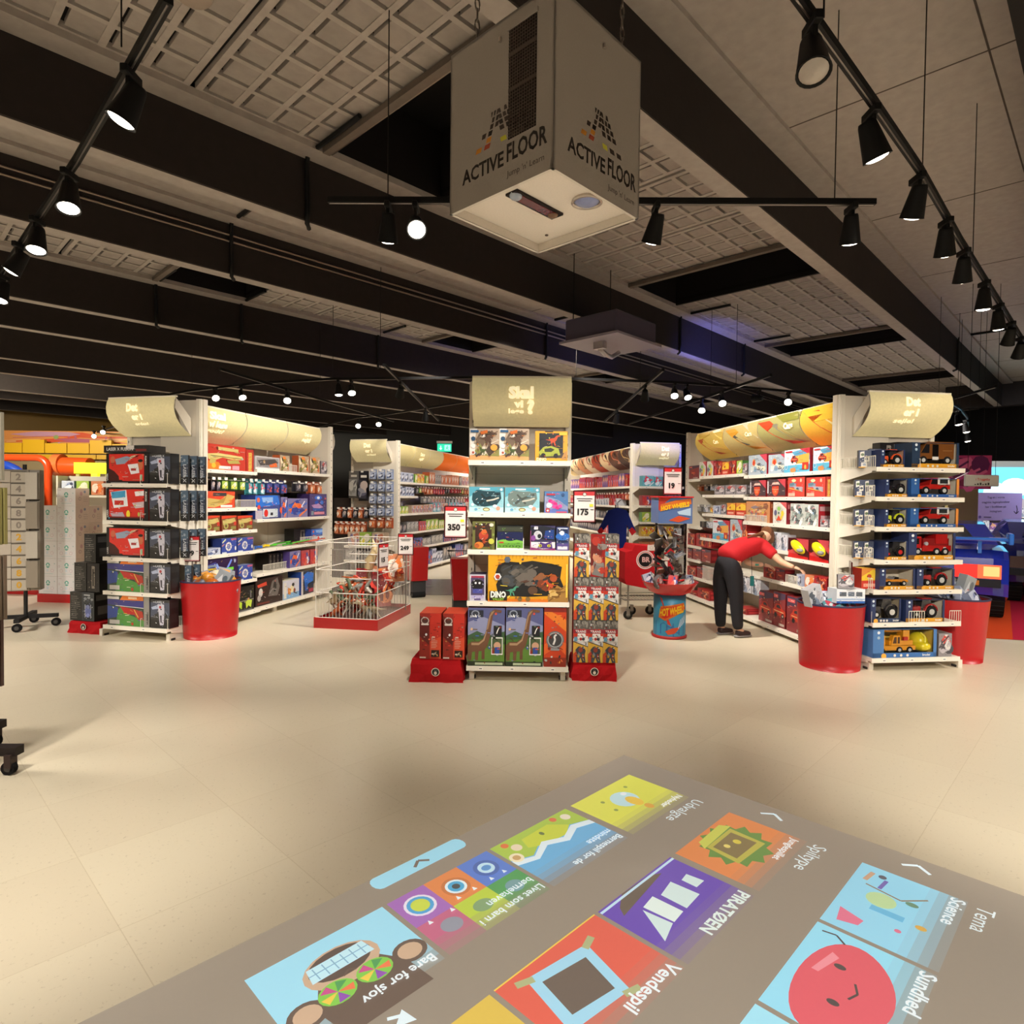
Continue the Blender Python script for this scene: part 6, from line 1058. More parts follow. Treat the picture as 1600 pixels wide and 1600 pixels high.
a.pts([(.16, 1.12), (.75, 1.12), (.8, .75), (.7, .5), (.3, .5), (.18, .75)], B).e(.12, .7, .17, .14, B).e(.12, .7, .12, .1, S_).e(.85, .72, .17, .14, B).e(.85, .72, .12, .1, S_).e(.5, .42, .36, .24, S_).e(.5, .38, .3, .18, '#4a342a').pts([(.3, .28), (.7, .28), (.72, .46), (.28, .46)], '#bfe8f6')
for i in range(6): a.line(.34+i*.065, .3, .34+i*.065, .45, .012, '#7ab0c4')
a.line(.29, .37, .71, .37, .012, '#7ab0c4').e(.38, .68, .17, .13, '#7ac83a').e(.64, .68, .17, .13, '#7ac83a')
for cx in (.38, .64):
    for k, c in enumerate(('#e8c83a', '#8a3ab0', '#e8703a', '#3a9a4a', '#c83a8a')): t = k*1.256; a.pts([(cx, .68), (cx+.11*math.cos(t), .68+.12*math.sin(t)), (cx+.11*math.cos(t+.7), .68+.12*math.sin(t+.7))], c); a.k -= a.d
    a.k += a.d
a.curve([(.46, .56), (.5, .52), (.55, .56)], .02, B).t('Bare for sjov', .04, .87, .1, '#e8f4fa', .02, 'l', wmax=.62); done(m)
m, a = ptile(1.26, .17, ['#a060b8', 0])   # little monster faces
for i, (c, cy) in enumerate((('#a060b8', 0), ('#e0823a', 0), ('#4a78d0', 0))): a.r(i/3 if 0 else 1-(i+1)/3, 0, 1-i/3, .5, c); a.k -= a.d
for i, c in enumerate(('#c05a80', '#b8d02a', '#3a9a4a')):
    for j in range(6): t = max(0, (j-2)/4); c0, c1 = lin(c), lin('#8d8171'); a.r(1-(i+1)/3, .5+j/12, 1-i/3, .5+(j+1)/12, tuple(c0[k]*(1-t)+c1[k]*t for k in range(3))); a.k -= a.d
a.k += a.d*2
a.e(.83, .25, .17, .17, '#e6e0f0').e(.83, .25, .14, .14, '#3aa0d8').e(.83, .25, .1, .1, '#c8d83a').e(.5, .27, .16, .16, '#c8702c').e(.5, .27, .12, .12, '#dff2fa').e(.5, .27, .09, .09, '#3aa8d8').e(.5, .27, .045, .045, '#2c3a40').e(.17, .25, .15, .15, '#3560b0').e(.17, .25, .1, .1, '#bfe4f8').e(.17, .25, .06, .05, '#4a90d0').e(.8, .7, .12, .1, '#8c90a0').e(.5, .7, .12, .09, '#7ca06c').e(.17, .7, .11, .1, '#6c9aa0')
for x in (.1, .24, .42, .58, .7, .9): a.pts([(x-.02, .46 if x < .65 else .56), (x+.02, .46 if x < .65 else .56), (x, .40 if x < .65 else .5)], '#e6f4fa')
a.t('Livet som barn i', .02, .86, .095, '#e6f4fa', .015, 'l', wmax=.8).t('børnehaven', .02, .7, .095, '#e6f4fa', .015, 'l', wmax=.56); done(m)
m, a = ptile(.74, .17, ['#5fb0e0'])
a.pts([(0, 0), (1, 0), (1, .35), (.8, .45), (.6, .3), (.4, .42), (.2, .3), (0, .4)], '#a8c83a').pts([(.2, .3), (.35, .1), (.7, .12), (.75, .3), (.6, .4), (.35, .42)], '#c8d42a').pts([(0, .4), (.2, .32), (.4, .44), (.6, .32), (.8, .47), (1, .37), (1, .47), (.8, .55), (.6, .42), (.4, .54), (.2, .42), (0, .5)], '#dff0f8').e(.12, .14, .07, .07, '#e8e0c8').e(.82, .2, .07, .07, '#e8d8b8').e(.93, .35, .09, .09, '#f0e4c0').e(.93, .35, .05, .05, '#c8a060').e(.88, .08, .05, .05, '#e0702c').e(.5, .2, .03, .04, '#5c7030').e(.25, .08, .05, .05, '#d86a3a')
a.t('Børnespil for de', .02, .86, .095, '#e6f4fa', .015, 'l', wmax=.8).t('mindste', .02, .7, .095, '#e6f4fa', .015, 'l', wmax=.4); done(m)
m, a = ptile(.2, .17, ['#dfe24a']); a.e(.5, .4, .22, .2, '#bfe4ea').e(.46, .52, .1, .14, '#f0c83a').e(.44, .74, .06, .07, '#e0a83a').e(.42, .3, .05, .04, '#e8f4fa').e(.28, .2, .03, .03, '#8a9a3a').e(.72, .25, .03, .03, '#8a9a3a').e(.75, .5, .03, .03, '#8a9a3a').t('Nyheder', .04, .84, .09, '#f4fafa', .02, 'l', wmax=.34); done(m)
m, a = ptile(.2, .74, ['#e0823a'])
P = [(.5+(.36 if k % 2 else .28)*math.cos(2*PI*k/24), .42+(.42 if k % 2 else .33)*math.sin(2*PI*k/24)) for k in range(24)]; a.pts(P, '#5c8a2c').pts([(.28, .2), (.72, .2), (.76, .62), (.3, .66)], '#b8b03a').pts([(.34, .25), (.68, .25), (.7, .56), (.34, .58)], '#7c6a34').e(.45, .4, .05, .05, '#d8c83a').e(.58, .36, .04, .04, '#e0d06a').pts([(.24, .18), (.76, .2), (.7, .08), (.3, .06)], '#c8cc4a'); a.t('Junglespillet', .04, .84, .09, '#f0f8fa', .015, 'l', wmax=.44); done(m)
m, a = ptile(.74, .74, ['#5a2fb0']); a.pts([(.25, .1), (.9, .22), (.85, .12), (.7, .0), (.35, .02)], '#5a4a3a').pts([(.3, .25), (.5, .3), (.5, .6), (.28, .58)], '#cfe6e4').pts([(.56, .25), (.72, .28), (.7, .62), (.55, .6)], '#dff0ea').pts([(.12, .3), (.22, .32), (.22, .5), (.1, .5)], '#cfe6e4').pts([(.75, .3), (.92, .7), (.72, .62)], '#cfe6e4').line(.0, .04, 1, .04, .03, '#bfe0f4').t('PIRATØEN', .02, .84, .13, '#dff0ea', .03, 'l', wmax=.62); done(m)
m, a = ptile(1.26, .74, ['#dd5038']); a.line(.0, 0, 1, 0, .015, '#e8c83a').pts([(.28, .2), (.8, .1), (.9, .72), (.4, .8)], '#9ad4ee').pts([(.38, .3), (.74, .22), (.8, .62), (.46, .7)], '#5c4c40')
for x, y, t in ((.26, .2, .7), (.82, .12, -.7), (.9, .74, .7), (.4, .82, -.6)): a.line(x-.06, y-.04*t, x+.06, y+.04*t, .07, '#a8b07c')
a.t('Vendespil', .02, .86, .13, '#e6f4fa', .02, 'l', wmax=.6); done(m)
m, a = ptile(1.78, .74, ['#d8b83a']); done(m)
m, a = ptile(.2, 1.32, ['#8fd6f2']); a.pts([(.74, .08), (.92, .12), (.88, .3), (.8, .32)], '#e06a8c').r(.55, .3, .62, .6, '#5cb8e0').curve([(.3, .15), (.35, .5), (.2, .7)], .02, '#8a6a3c').line(.15, .3, .3, .28, .04, '#6c5cb0').e(.45, .35, .14, .14, '#b8d89c').e(.6, .75, .04, .05, '#d8a83a').e(.75, .6, .03, .03, '#d86a8c').line(.1, .15, .25, .12, .05, '#c8a080').e(.12, .25, .04, .04, '#4a4a5c').e(.35, .6, .04, .06, '#5c8a6c').t('Science', .02, .86, .13, '#e6f4fa', .015, 'l', wmax=.42); done(m)
m, a = ptile(.72, 1.32, ['#8fdcf6']); a.pts([(.55-.46*math.cos(t)*(1-.16*math.sin(t)), .47+.37*math.sin(t)) for t in [2*PI*k/36 for k in range(36)]][::-1], '#dc4a5c').pts([(.25, .25), (.5, .18), (.5, .24), (.28, .32)], '#ec8a98').e(.36, .36, .035, .05, '#3a2a2c').e(.7, .45, .035, .05, '#3a2a2c').curve([(.45, .52), (.53, .57), (.61, .53)], .02, '#3a2a2c').curve([(.12, .3), (.06, .2), (.08, .08)], .02, '#3a2a2c').curve([(.95, .7), (.98, .9)], .02, '#3a2a2c').t('Sundhed', .02, .88, .13, '#e6f4fa', .02, 'l', wmax=.45); done(m)
m, a = ptile(1.24, 1.32, ['#9ae0f6']); a.e(.3, .3, .12, .14, '#e8a83a').e(.34, .34, .07, .08, '#8a4ab0'); done(m)
def MA(): m = MB(); return m, Art(m, (0, 0, .0016), (1, 0, 0), (0, 1, 0), 1, 1, 'projection', .0002)
for tx, x_, y_ in (('Udvalgte', .2, .555), ('Spiltype', .2, 1.13), ('Tema', .2, 1.71)): m, a = MA(); a.t(tx, x_, y_, .055, '#e0eef2', .0, 'l'); done(m, 'menu_heading')
for y in (.9, 1.49): m, a = MA(); a.curve([(.10, y-.05), (.06, y), (.10, y+.05)], .014, '#dff2fa'); done(m, 'menu_arrow')
m, a = MA(); a.pts([(2.0, .60), (2.05, .64), (1.99, .66)], '#dff2fa').line(2.01, .62, 2.05, .60, .012, '#dff2fa'); done(m, 'menu_cursor')
m = MB(); a = Art(m, (1.28, .0, .0016), (1, 0, 0), (0, 1, 0), .46, .085, 'projection', .0002); P = [(.06, .02), (.94, .02)]+[(.94+.06*math.sin(t), .5-.48*math.cos(t)) for t in [PI*k/6 for k in range(1, 6)]]+[(.94, .98), (.06, .98)]+[(.06-.06*math.sin(t), .5+.48*math.cos(t)) for t in [PI*k/6 for k in range(1, 6)]]; a.pts(P, LB).curve([(.42, .65), (.5, .3), (.58, .65)], .16, '#6c5c50'); done(m, 'menu_button')

# ---------------- signs ----------------
def price_sign(M, w, h, num, lab, sup=1, yellow=0, pole=None, arm=None):
    e = empty('price_sign', M, lab, 'price sign', None)
    m = MB(); m.mat = 'gloss'; m.box(-w/2, 0, 0, w/2, .012, h, '#4a1414', bev=.006); m.obj('frame', e)
    m = MB(); a = Art(m, (-w/2, -.0002, 0), (1, 0, 0), (0, 0, 1), w, h); a.r(.06, .04, .94, .96, '#e4dcd8').r(.06, .84, .94, .96, '#c92a30').e(.5, .88, .06, .06, '#2c2624', 18).e(.5, .88, .045, .045, '#d8d0c8', 18).r(.06, .04, .94, .07, '#c98a8c')
    a.r(.16, .73, .84, .755, '#2c2828').r(.22, .665, .78, .69, '#2c2828').t(num, .44, .25, .18, '#1c1818', .05, wmax=.56).r(.76, .4, .9, .42, '#1c1818')
    if yellow: a.r(.72, .5, .88, .58, '#e0d83a')
    m.obj('price_card', e)
    if pole: m = MB(); m.mat = 'steel'; m.tube([(0, .02, -pole), (0, .02, .02)], .007, '#a8a29a', n=6); m.obj('pole', e)
    if arm: m = MB(); m.mat = 'steel'; m.tube([(0, .018, h*.6), (arm[0], arm[1], h*.6)], .006, '#a8a29a', n=6); m.obj('arm', e)
    return e
price_sign(Matrix.Translation((-.455, 5.08, 1.165)), .185, .262, '350', 'price sign reading 350 left of the centre shelves', yellow=1, arm=(.12, .42))
price_sign(Matrix.Translation((.585, 5.10, 1.30)), .185, .262, '175', 'price sign reading 175 right of the centre shelves', yellow=1, arm=(-.1, .4))
price_sign(fr(-3.33, 6.55, 6, .79), .165, .27, '99', 'price sign reading 99 on a pole in the left red bin', pole=.4)
price_sign(fr(1.745, 6.86, 3, 1.545), .21, .30, '19', 'price sign reading 19 on top of the clear toy tower')
price_sign(fr(-1.27, 7.55, 0, .79), .19, .26, '249', 'price sign reading 249 in the wire cage', pole=.66)
price_sign(fr(-1.42, 6.99, 62, .70), .17, .27, '15', 'price sign seen edge-on at the front of wire cage', arm=(0, .08))
price_sign(fr(3.06, 5.66, 68, .70), .17, .26, '', 'angled price sign behind the right white striped boxes', pole=.3)

# ---------------- red bins and what is heaped in them ----------------
def red_bin(M, rt, rb, h, lab, sx=1, lo=-9, hi=9):   # lo, hi: the flat side that stands against the shelves
    e = empty('red_bin', M, lab, 'bin', 'large red oval bins at the gondola ends')
    def cl(m): m.v = [(min(hi, max(lo, v[0])), v[1], v[2]) for v in m.v]; return m
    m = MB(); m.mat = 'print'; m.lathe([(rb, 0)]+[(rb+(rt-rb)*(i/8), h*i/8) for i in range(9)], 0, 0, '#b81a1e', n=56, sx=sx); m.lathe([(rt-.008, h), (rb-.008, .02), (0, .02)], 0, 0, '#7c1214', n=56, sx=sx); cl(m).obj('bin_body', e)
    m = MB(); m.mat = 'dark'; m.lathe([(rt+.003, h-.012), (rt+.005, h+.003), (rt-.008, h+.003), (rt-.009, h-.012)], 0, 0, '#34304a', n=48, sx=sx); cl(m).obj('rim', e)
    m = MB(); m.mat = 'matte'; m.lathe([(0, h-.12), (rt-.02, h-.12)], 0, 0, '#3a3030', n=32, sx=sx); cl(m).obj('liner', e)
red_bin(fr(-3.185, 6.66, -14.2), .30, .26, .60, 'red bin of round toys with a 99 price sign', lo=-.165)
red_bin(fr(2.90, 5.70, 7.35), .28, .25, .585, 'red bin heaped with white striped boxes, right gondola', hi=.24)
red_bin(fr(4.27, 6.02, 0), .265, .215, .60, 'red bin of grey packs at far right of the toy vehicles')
def heap(cx, cy, z, r, n, nm, cat, labs, grp, seed, kinds, rise=.1, sz=.1):
    rr = random.Random(seed)
    for i in range(n):
        q = math.sqrt((i+.5)/n)*r; t = i*2.4; x = cx+q*math.cos(t); y = cy+q*math.sin(t); zz = z+rise*(1-(q/r)**1.5)+rr.uniform(0, .015)
        a = kinds[i % len(kinds)]; s = sz*rr.uniform(.8, 1.15); k = (a, round(s, 2), nm)
        if k not in CACHE:
            m = MB()
            if a[0] == '#': m.mat = 'gloss'; m.ellip((0, 0, s*.45), (s*.5, s*.5, s*.45), a); m.tube([(0, 0, s*.42), (0, 0, s*.5)], s*.51, '#c98a2c', 'gloss', n=14); me = m.mesh('ball')
            else: side, top, f = A[a]; m.mat = 'print'; m.box(-s*.5, -s*.2, 0, s*.5, s*.2, s*1.2, side); f(Art(m, (-s*.5, -s*.2, 0), (1, 0, 0), (0, 0, 1), s, s*1.2)); f(Art(m, (s*.5, s*.2, 0), (-1, 0, 0), (0, 0, 1), s, s*1.2)); me = m.mesh('pack')
            CACHE[k] = me
        o = bpy.data.objects.new(nm, CACHE[k]); C.objects.link(o); o.matrix_world = Matrix.Translation((x, y, zz)) @ Matrix.Rotation(rr.uniform(-.8, .8), 4, 'Z') @ Matrix.Rotation(rr.uniform(-1.1, .2), 4, 'X') @ Matrix.Rotation(rr.uniform(-.6, .6), 4, 'Y')
        tag(o, labs, cat, grp)
@art('capsule', '#8a8a94', '#c9a05a')
def _(a): a.r(0, 0, 1, 1, '#7a7e8c').r(.1, .55, .9, .9, '#c88a34').e(.5, .35, .25, .2, '#a8562c')
@art('striped_white', '#dfe4ea', '#eef0f2')
def _(a): a.r(0, 0, 1, 1, '#eceef2').r(0, 0, 1, .16, '#2f66b4').r(.1, .5, .34, .8, '#5c626c').r(.4, .5, .62, .8, '#6a7484').r(.68, .5, .9, .8, '#5c626c').line(.0, .3, 1, .3, .04, '#4a90d0')
@art('grey_pack', '#8c9298', '#b8bcc0')
def _(a): a.r(0, 0, 1, 1, '#9aa0a4').pts([(.1, .1), (.7, .1), (.4, .8)], '#cfd3d6').e(.7, .6, .15, .2, '#5c6870')
heap(-3.185, 6.66, .47, .24, 14, 'round_toy', 'toy', 'round cream and orange toy heaped in the 99 red bin', 'round toys heaped in the left bin', 3, ['#d8c8a8', 'capsule', '#c8842c', 'capsule', '#a8561c', 'grey_pack'], .12, .13)
heap(4.27, 6.02, .49, .21, 12, 'toy_pack', 'pack', 'grey toy pack heaped in the far right red bin', 'grey packs heaped in the far right bin', 5, ['grey_pack', 'white_blue', 'grey_misc'], .1, .17)
heap(2.90, 5.70, .46, .2, 8, 'striped_box', 'box', 'blue and white pack heaped low in the right bin', 'packs heaped in the right bin', 8, ['striped_white', 'white_blue', 'turq_mix'], .04, .13)
for M, w, h, d, lb in ((fr(2.86, 5.52, 4, .60), .26, .125, .14, 'long white box with blue stripe lying on the right bin'), (fr(2.88, 5.54, -16, .73) @ Matrix.Rotation(R(-8), 4, 'X'), .13, .125, .05, 'white box with photo window, topmost on the right bin'), (fr(2.66, 5.55, 24, .555) @ Matrix.Rotation(R(-20), 4, 'Y'), .16, .16, .08, 'tilted white carton with yellow flap, left in right bin')):
    o = bpy.data.objects.new('striped_box', pack_mesh('striped_white' if 'long' in lb else 'grey_misc' if 'photo' in lb else 'white_mix', w, h, d)); C.objects.link(o); o.matrix_world = M; tag(o, lb, BX)
# ---------------- plinths beside the centre unit ----------------
PL = fr(-.80, 5.07, -3); PR = fr(.515, 5.15, -1)
plinth(PL, .40, .36, .185, 'crumpled red cloth plinth left of the centre shelves'); plinth(PR, .35, .36, .15, 'crumpled red cloth plinth right of the centre shelves')
for k in range(2): o = bpy.data.objects.new('dinosaur_toy_box', pack_mesh('red_tall', .175, .37, .3)); C.objects.link(o); o.matrix_world = PL @ Matrix.Translation((.065+k*.19, .0, .187)); tag(o, f"tall red dinosaur toy box, {['left','right'][k]} one on the left plinth", BX, 'tall red boxes on the left plinth')
RW = ['bottom', 'middle', 'top']
for r_ in range(3):
    for c_ in range(3):
        M = PR @ Matrix.Translation((.0+c_*.122, .0, .152+r_*.352))
        if r_ == 2 and c_ == 1: o = bpy.data.objects.new('robot_toy_box', pack_mesh('robot_side', .12, .35, .12)); M = PR @ Matrix.Translation((.135, .02, .152+r_*.352)) @ Matrix.Rotation(R(-18), 4, 'Z')
        else: o = bpy.data.objects.new('robot_toy_box', pack_mesh('robot', .12, .35, .15))
        C.objects.link(o); o.matrix_world = M; tag(o, f"{'turned red' if r_ == 2 and c_ == 1 else 'tall white and yellow'} robot box, {RW[r_]} row {['left','middle','right'][c_]}, right plinth", BX, 'robot boxes stacked on the right plinth')
# ---------------- clear tower of toy cars ----------------
T = fr(1.735, 6.87, 0); e = empty('toy_car_tower', T, 'clear tower of small carded cars on a blue printed drum', 'display stand')
HY, HR = '#f0c020', '#d8281c'
def flame_art(m, rad, z0, z1, sx=1):
    W_ = 2*PI*rad; Hh = z1-z0
    def P(u, v, k=.002): t = -PI/2+u; return ((rad+k)*math.cos(t), (rad+k)*math.sin(t), z0+v*Hh)
    def poly(P2, c, k):   # subdivided so it hugs the drum
        F_ = []; n = len(P2); cx = sum(p[0] for p in P2)/n; cy = sum(p[1] for p in P2)/n
        V = [P(cx, cy, k)]
        ring_ = []
        for i in range(n):
            a_, b_ = P2[i], P2[(i+1) % n]
            for s in range(4): ring_.append((a_[0]+(b_[0]-a_[0])*s/4, a_[1]+(b_[1]-a_[1])*s/4))
        L = []; V = []
        for f in (1, .66, .33): V += [P(cx+(x-cx)*f, cy+(y-cy)*f, k) for x, y in ring_]
        N = len(ring_); V.append(P(cx, cy, k))
        for q in range(2): F_ += [(q*N+i, q*N+(i+1) % N, (q+1)*N+(i+1) % N, (q+1)*N+i) for i in range(N)]
        F_ += [(2*N+i, 2*N+(i+1) % N, 3*N) for i in range(N)]; m.add(V, F_, c, 'print')
    poly([(-1.2, 0), (1.2, 0), (1.2, .3), (-1.2, .35)], '#2f6aa8', .001)
    poly([(-.5, .12), (-.1, .2), (.5, .24), (.1, .08), (-.3, .04)], '#d8522c', .002); poly([(-.9, .98), (-.7, .9), (-.55, .6), (-.35, .3), (-.1, .25), (-.5, .5), (-.62, .8)], '#c8402c', .002)
    poly([(-.95, .45), (-.8, .72), (.0, .78), (.75, .82), (.95, .66), (.2, .52), (-.5, .38)], '#d8702c', .003); poly([(-.9, .48), (-.78, .68), (.0, .74), (.72, .78), (.88, .67), (.2, .56), (-.5, .43)], HR, .004)
    for i in range(5): poly([(.3+i*.12, .2+i*.03), (.36+i*.12, .2+i*.03), (.5+i*.11, .42+i*.03), (.47+i*.11, .42+i*.03)], '#dfe8f0', .003)
    V, F, x0, x1, y0, y1 = glyphs('HOT WHEELS', .05); vv = []
    for vx, vy in V: u = (vx-x0)/(x1-x0); vv.append(P(-.85+u*1.6, .48+u*.12+(vy/.7)*.17, .006))
    m.add(vv, F, HY, 'print')
m = MB(); m.mat = 'print'; m.lathe([(.0, .0), (.185, 0), (.19, .02), (.172, .03)], 0, 0, '#b02420', n=40); m.lathe([(.172, .03), (.172, .47), (0, .47)], 0, 0, '#3c93b8', n=40); flame_art(m, .172, .03, .47); m.obj('drum', e)
m = MB(); m.mat = 'gloss'; m.lathe([(.17, .47), (.23, .50), (.295, .595), (.302, .605), (.29, .605), (.22, .515), (0, .49)], 0, 0, '#cc1c20', n=48); m.obj('bowl', e)
m = MB(); m.mat = 'clear'; m.lathe([(.168, .60), (.168, 1.24)], 0, 0, '#ffffff', 'clear', n=40); m.obj('clear_tube', e)
m = MB(); m.mat = 'gloss'; m.lathe([(.172, .625), (.176, .625), (.176, .64), (.172, .64)], 0, 0, '#cc1c20', n=40); m.obj('ring', e)
m = MB(); m.mat = 'print'; m.box(-.18, -.18, 1.24, .18, .18, 1.52, '#5a74a8'); m.box(-.19, -.19, 1.515, .19, .19, 1.53, '#c8282c')
a = Art(m, (-.18, -.18, 1.24), (1, 0, 0), (0, 0, 1), .36, .28); a.pts([(0, 1), (.4, 1), (.2, .8), (.1, .5), (0, .5)], '#c23a2c').pts([(.3, .12), (.6, .3), (.95, .2), (.6, .05)], '#d8522c').pts([(.55, .45), (.95, .6), (.95, .3), (.6, .35)], '#b8d0e4').pts([(.04, .45), (.06, .72), (.5, .88), (.95, .95), (.97, .75), (.5, .62)], '#d8702c').t('HOT WHEELS', .5, .58, .16, HY, .05, wmax=.84, a=.17); m.obj('header_box', e)
heap(1.735, 6.87, .56, .25, 22, 'carded_toy_car', 'toy pack', 'small carded toy car lying in the red bowl', 'carded cars in the red bowl', 15, ['grey_misc', 'white_blue', 'grey_mix', 'red_blue'], .0, .09)
for k in range(34):
    r = random.Random(200+k); t = k*2.4; q = .10*math.sqrt(r.random()); o = bpy.data.objects.new('carded_toy_car', pack_mesh(['grey_mix', 'grey_misc', 'dark_mix', 'white_mix', 'skin_mix'][k % 5], .08, .11, .01)); C.objects.link(o)
    o.matrix_world = T @ Matrix.Translation((q*math.cos(t)-.02, q*math.sin(t)-.02, .64+k*.0145)) @ Matrix.Rotation(t, 4, 'Z') @ Matrix.Rotation(r.uniform(-1.2, 1.2), 4, 'X') @ Matrix.Rotation(r.uniform(-.8, .8), 4, 'Y'); tag(o, 'small carded toy car piled inside the clear tower', 'toy pack', 'carded cars in the clear tower')
# ---------------- wire cage of dinosaurs ----------------
c0 = Vector((-2.226, 7.088, 0)); c1 = Vector((-1.475, 6.957, 0)); c3 = Vector((-2.04, 8.18, 0)); yaw = math.degrees(math.atan2(c1.y-c0.y, c1.x-c0.x)); CG = fr(c0.x, c0.y, yaw); cw, cd = .765, 1.10
e = empty('wire_cage', CG, 'wire mesh cage on a red base, full of plastic dinosaurs', 'display cage')
m = MB(); m.mat = 'gloss'; m.box(0, 0, 0, cw, .02, .12, '#b8181c').box(0, cd-.02, 0, cw, cd, .12, '#b8181c').box(0, .02, 0, .02, cd-.02, .12, '#b8181c').box(cw-.02, .02, 0, cw, cd-.02, .12, '#b8181c').box(.02, .02, .06, cw-.02, cd-.02, .08, '#5c1414'); m.obj('base', e)
def wires(name, p, q, hs, h, step=.04, ver=1, w0=.12):
    m = MB(); m.mat = 'steel'; p = Vector(p); q = Vector(q); n = int((q-p).length/step)
    if ver:
        for i in range(n+1): b = p+(q-p)*i/n; m.bar((b.x, b.y, w0), (b.x, b.y, h), .003, '#d0c8bc', 'paint')
    for z in hs: m.bar((p.x, p.y, z), (q.x, q.y, z), .006, '#dcd6cc', 'paint')
    m.obj(name, e)
wires('wire_panel', (.02, .01), (cw-.01, .01), (.12, .40, .66, .97), .40); wires('wire_panel', (.02, .01), (.02, cd-.01), (.12, .4, .66, .97), .97); wires('wire_panel', (.02, cd-.01), (cw-.01, cd-.01), (.12, .4, .66, .97), .97); wires('wire_panel', (cw-.01, .01), (cw-.01, cd-.01), (.12, .40, .62, .97), .40)
m = MB(); m.mat = 'steel'
for (x, y) in ((.02, .01), (cw-.01, .01), (.02, cd-.01), (cw-.01, cd-.01)): m.bar((x, y, .1), (x, y, .97), .006, '#dcd6cc', 'paint')
m.obj('corner_post', e)
wires('cross_wires', (.2, .5), (cw-.02, .5), (.5, .6, .7, .8, .9), .97, ver=0)
def dino_mesh(c, c2, neck=1):
    m = MB(); m.mat = 'gloss'; m.tube([(-.17, 0, .06), (-.11, .01, .075), (-.05, 0, .09), (.0, 0, .098), (.05, 0, .1), (.08, 0, .12*neck), (.10, 0, .15*neck), (.13, 0, .165*neck), (.165, 0, .155*neck)], [.003, .01, .024, .034, .034, .022, .018, .022, .008], c, n=8)
    for x, y in ((-.03, .022), (-.03, -.022), (.05, .02), (.05, -.02)): m.tube([(x, y, .09), (x+.01, y*1.2, .05), (x-.005, y*1.2, .02), (x+.014, y*1.2, .0)], [.018, .012, .008, .009], c, n=6)
    m.tube([(-.08, 0, .1), (.0, 0, .131), (.05, 0, .133)], [.004, .007, .003], c2, n=5)
    for s in (-1, 1): m.ellip((.137, s*.016, .172*neck), (.005, .004, .005), '#1c1a1a', n=6, m=4)
    return m.mesh('toy_dinosaur')
DM = [(dino_mesh('#8c8c84', '#5c5c58'), 'grey'), (dino_mesh('#b8a888', '#7c6848', 1.25), 'cream'), (dino_mesh('#a8522c', '#5c2c1c'), 'orange brown'), (dino_mesh('#5c6850', '#2c3428', 1.2), 'dark green'), (dino_mesh('#c8402c', '#e0a03a', 1.1), 'red'), (dino_mesh('#cfc9bc', '#8c8478', 1.0), 'white')]
rr = random.Random(9)
for k in range(66):
    fx, fy = rr.uniform(.14, cw-.14), rr.uniform(.12, cd-.14); lay = k//22; me, cn = DM[(k+(2 if fy > .6 else 0)) % 6] if not (fy > .6 and k % 2) else DM[4 if k % 4 == 1 else 2]
    o = bpy.data.objects.new('toy_dinosaur', me); C.objects.link(o); o.matrix_world = CG @ Matrix.Translation((fx, fy, .09+lay*.085+fy*.16)) @ Matrix.Rotation(rr.uniform(0, 6.28), 4, 'Z') @ Matrix.Rotation(rr.uniform(-.7, .7), 4, 'X') @ Matrix.Rotation(rr.uniform(-.6, .6), 4, 'Y') @ Matrix.Scale(rr.uniform(.75, 1.15), 4)
    tag(o, f'{cn} plastic dinosaur piled in the wire cage', 'toy dinosaur', f'{cn} dinosaurs in the wire cage')
for (x, y, z, w, h, c, lb, yw) in ((.60, .35, .20, .20, .42, 'red_misc', 'upright red toy box at the right of the cage', 50), (.62, .70, .45, .2, .34, 'orange_mix', 'orange and red dinosaur bag at the back of cage', 40), (.36, .62, .45, .24, .2, 'orange_mix', 'orange dinosaur pack in the middle of cage', 0), (.10, .9, .3, .24, .28, 'red_misc', 'red pack at the back left of the cage', 10)):
    o = bpy.data.objects.new('toy_pack', pack_mesh(c, w, h, .06)); C.objects.link(o); o.matrix_world = CG @ Matrix.Translation((x, y, z)) @ Matrix.Rotation(R(yw), 4, 'Z') @ Matrix.Rotation(R(-12), 4, 'X'); tag(o, lb, 'pack')
m = MB(); m.mat = 'gloss'; m.tube([(0, 0, 0), (.02, 0, .1), (.07, 0, .19), (.08, .0, .27), (.05, 0, .36)], [.05, .06, .045, .03, .006], '#cbb488', n=10); m.obj('dinosaur_tail', label='large cream dinosaur tail sticking up from the cage', cat='toy dinosaur', M=CG @ Matrix.Translation((.42, .55, .62)))
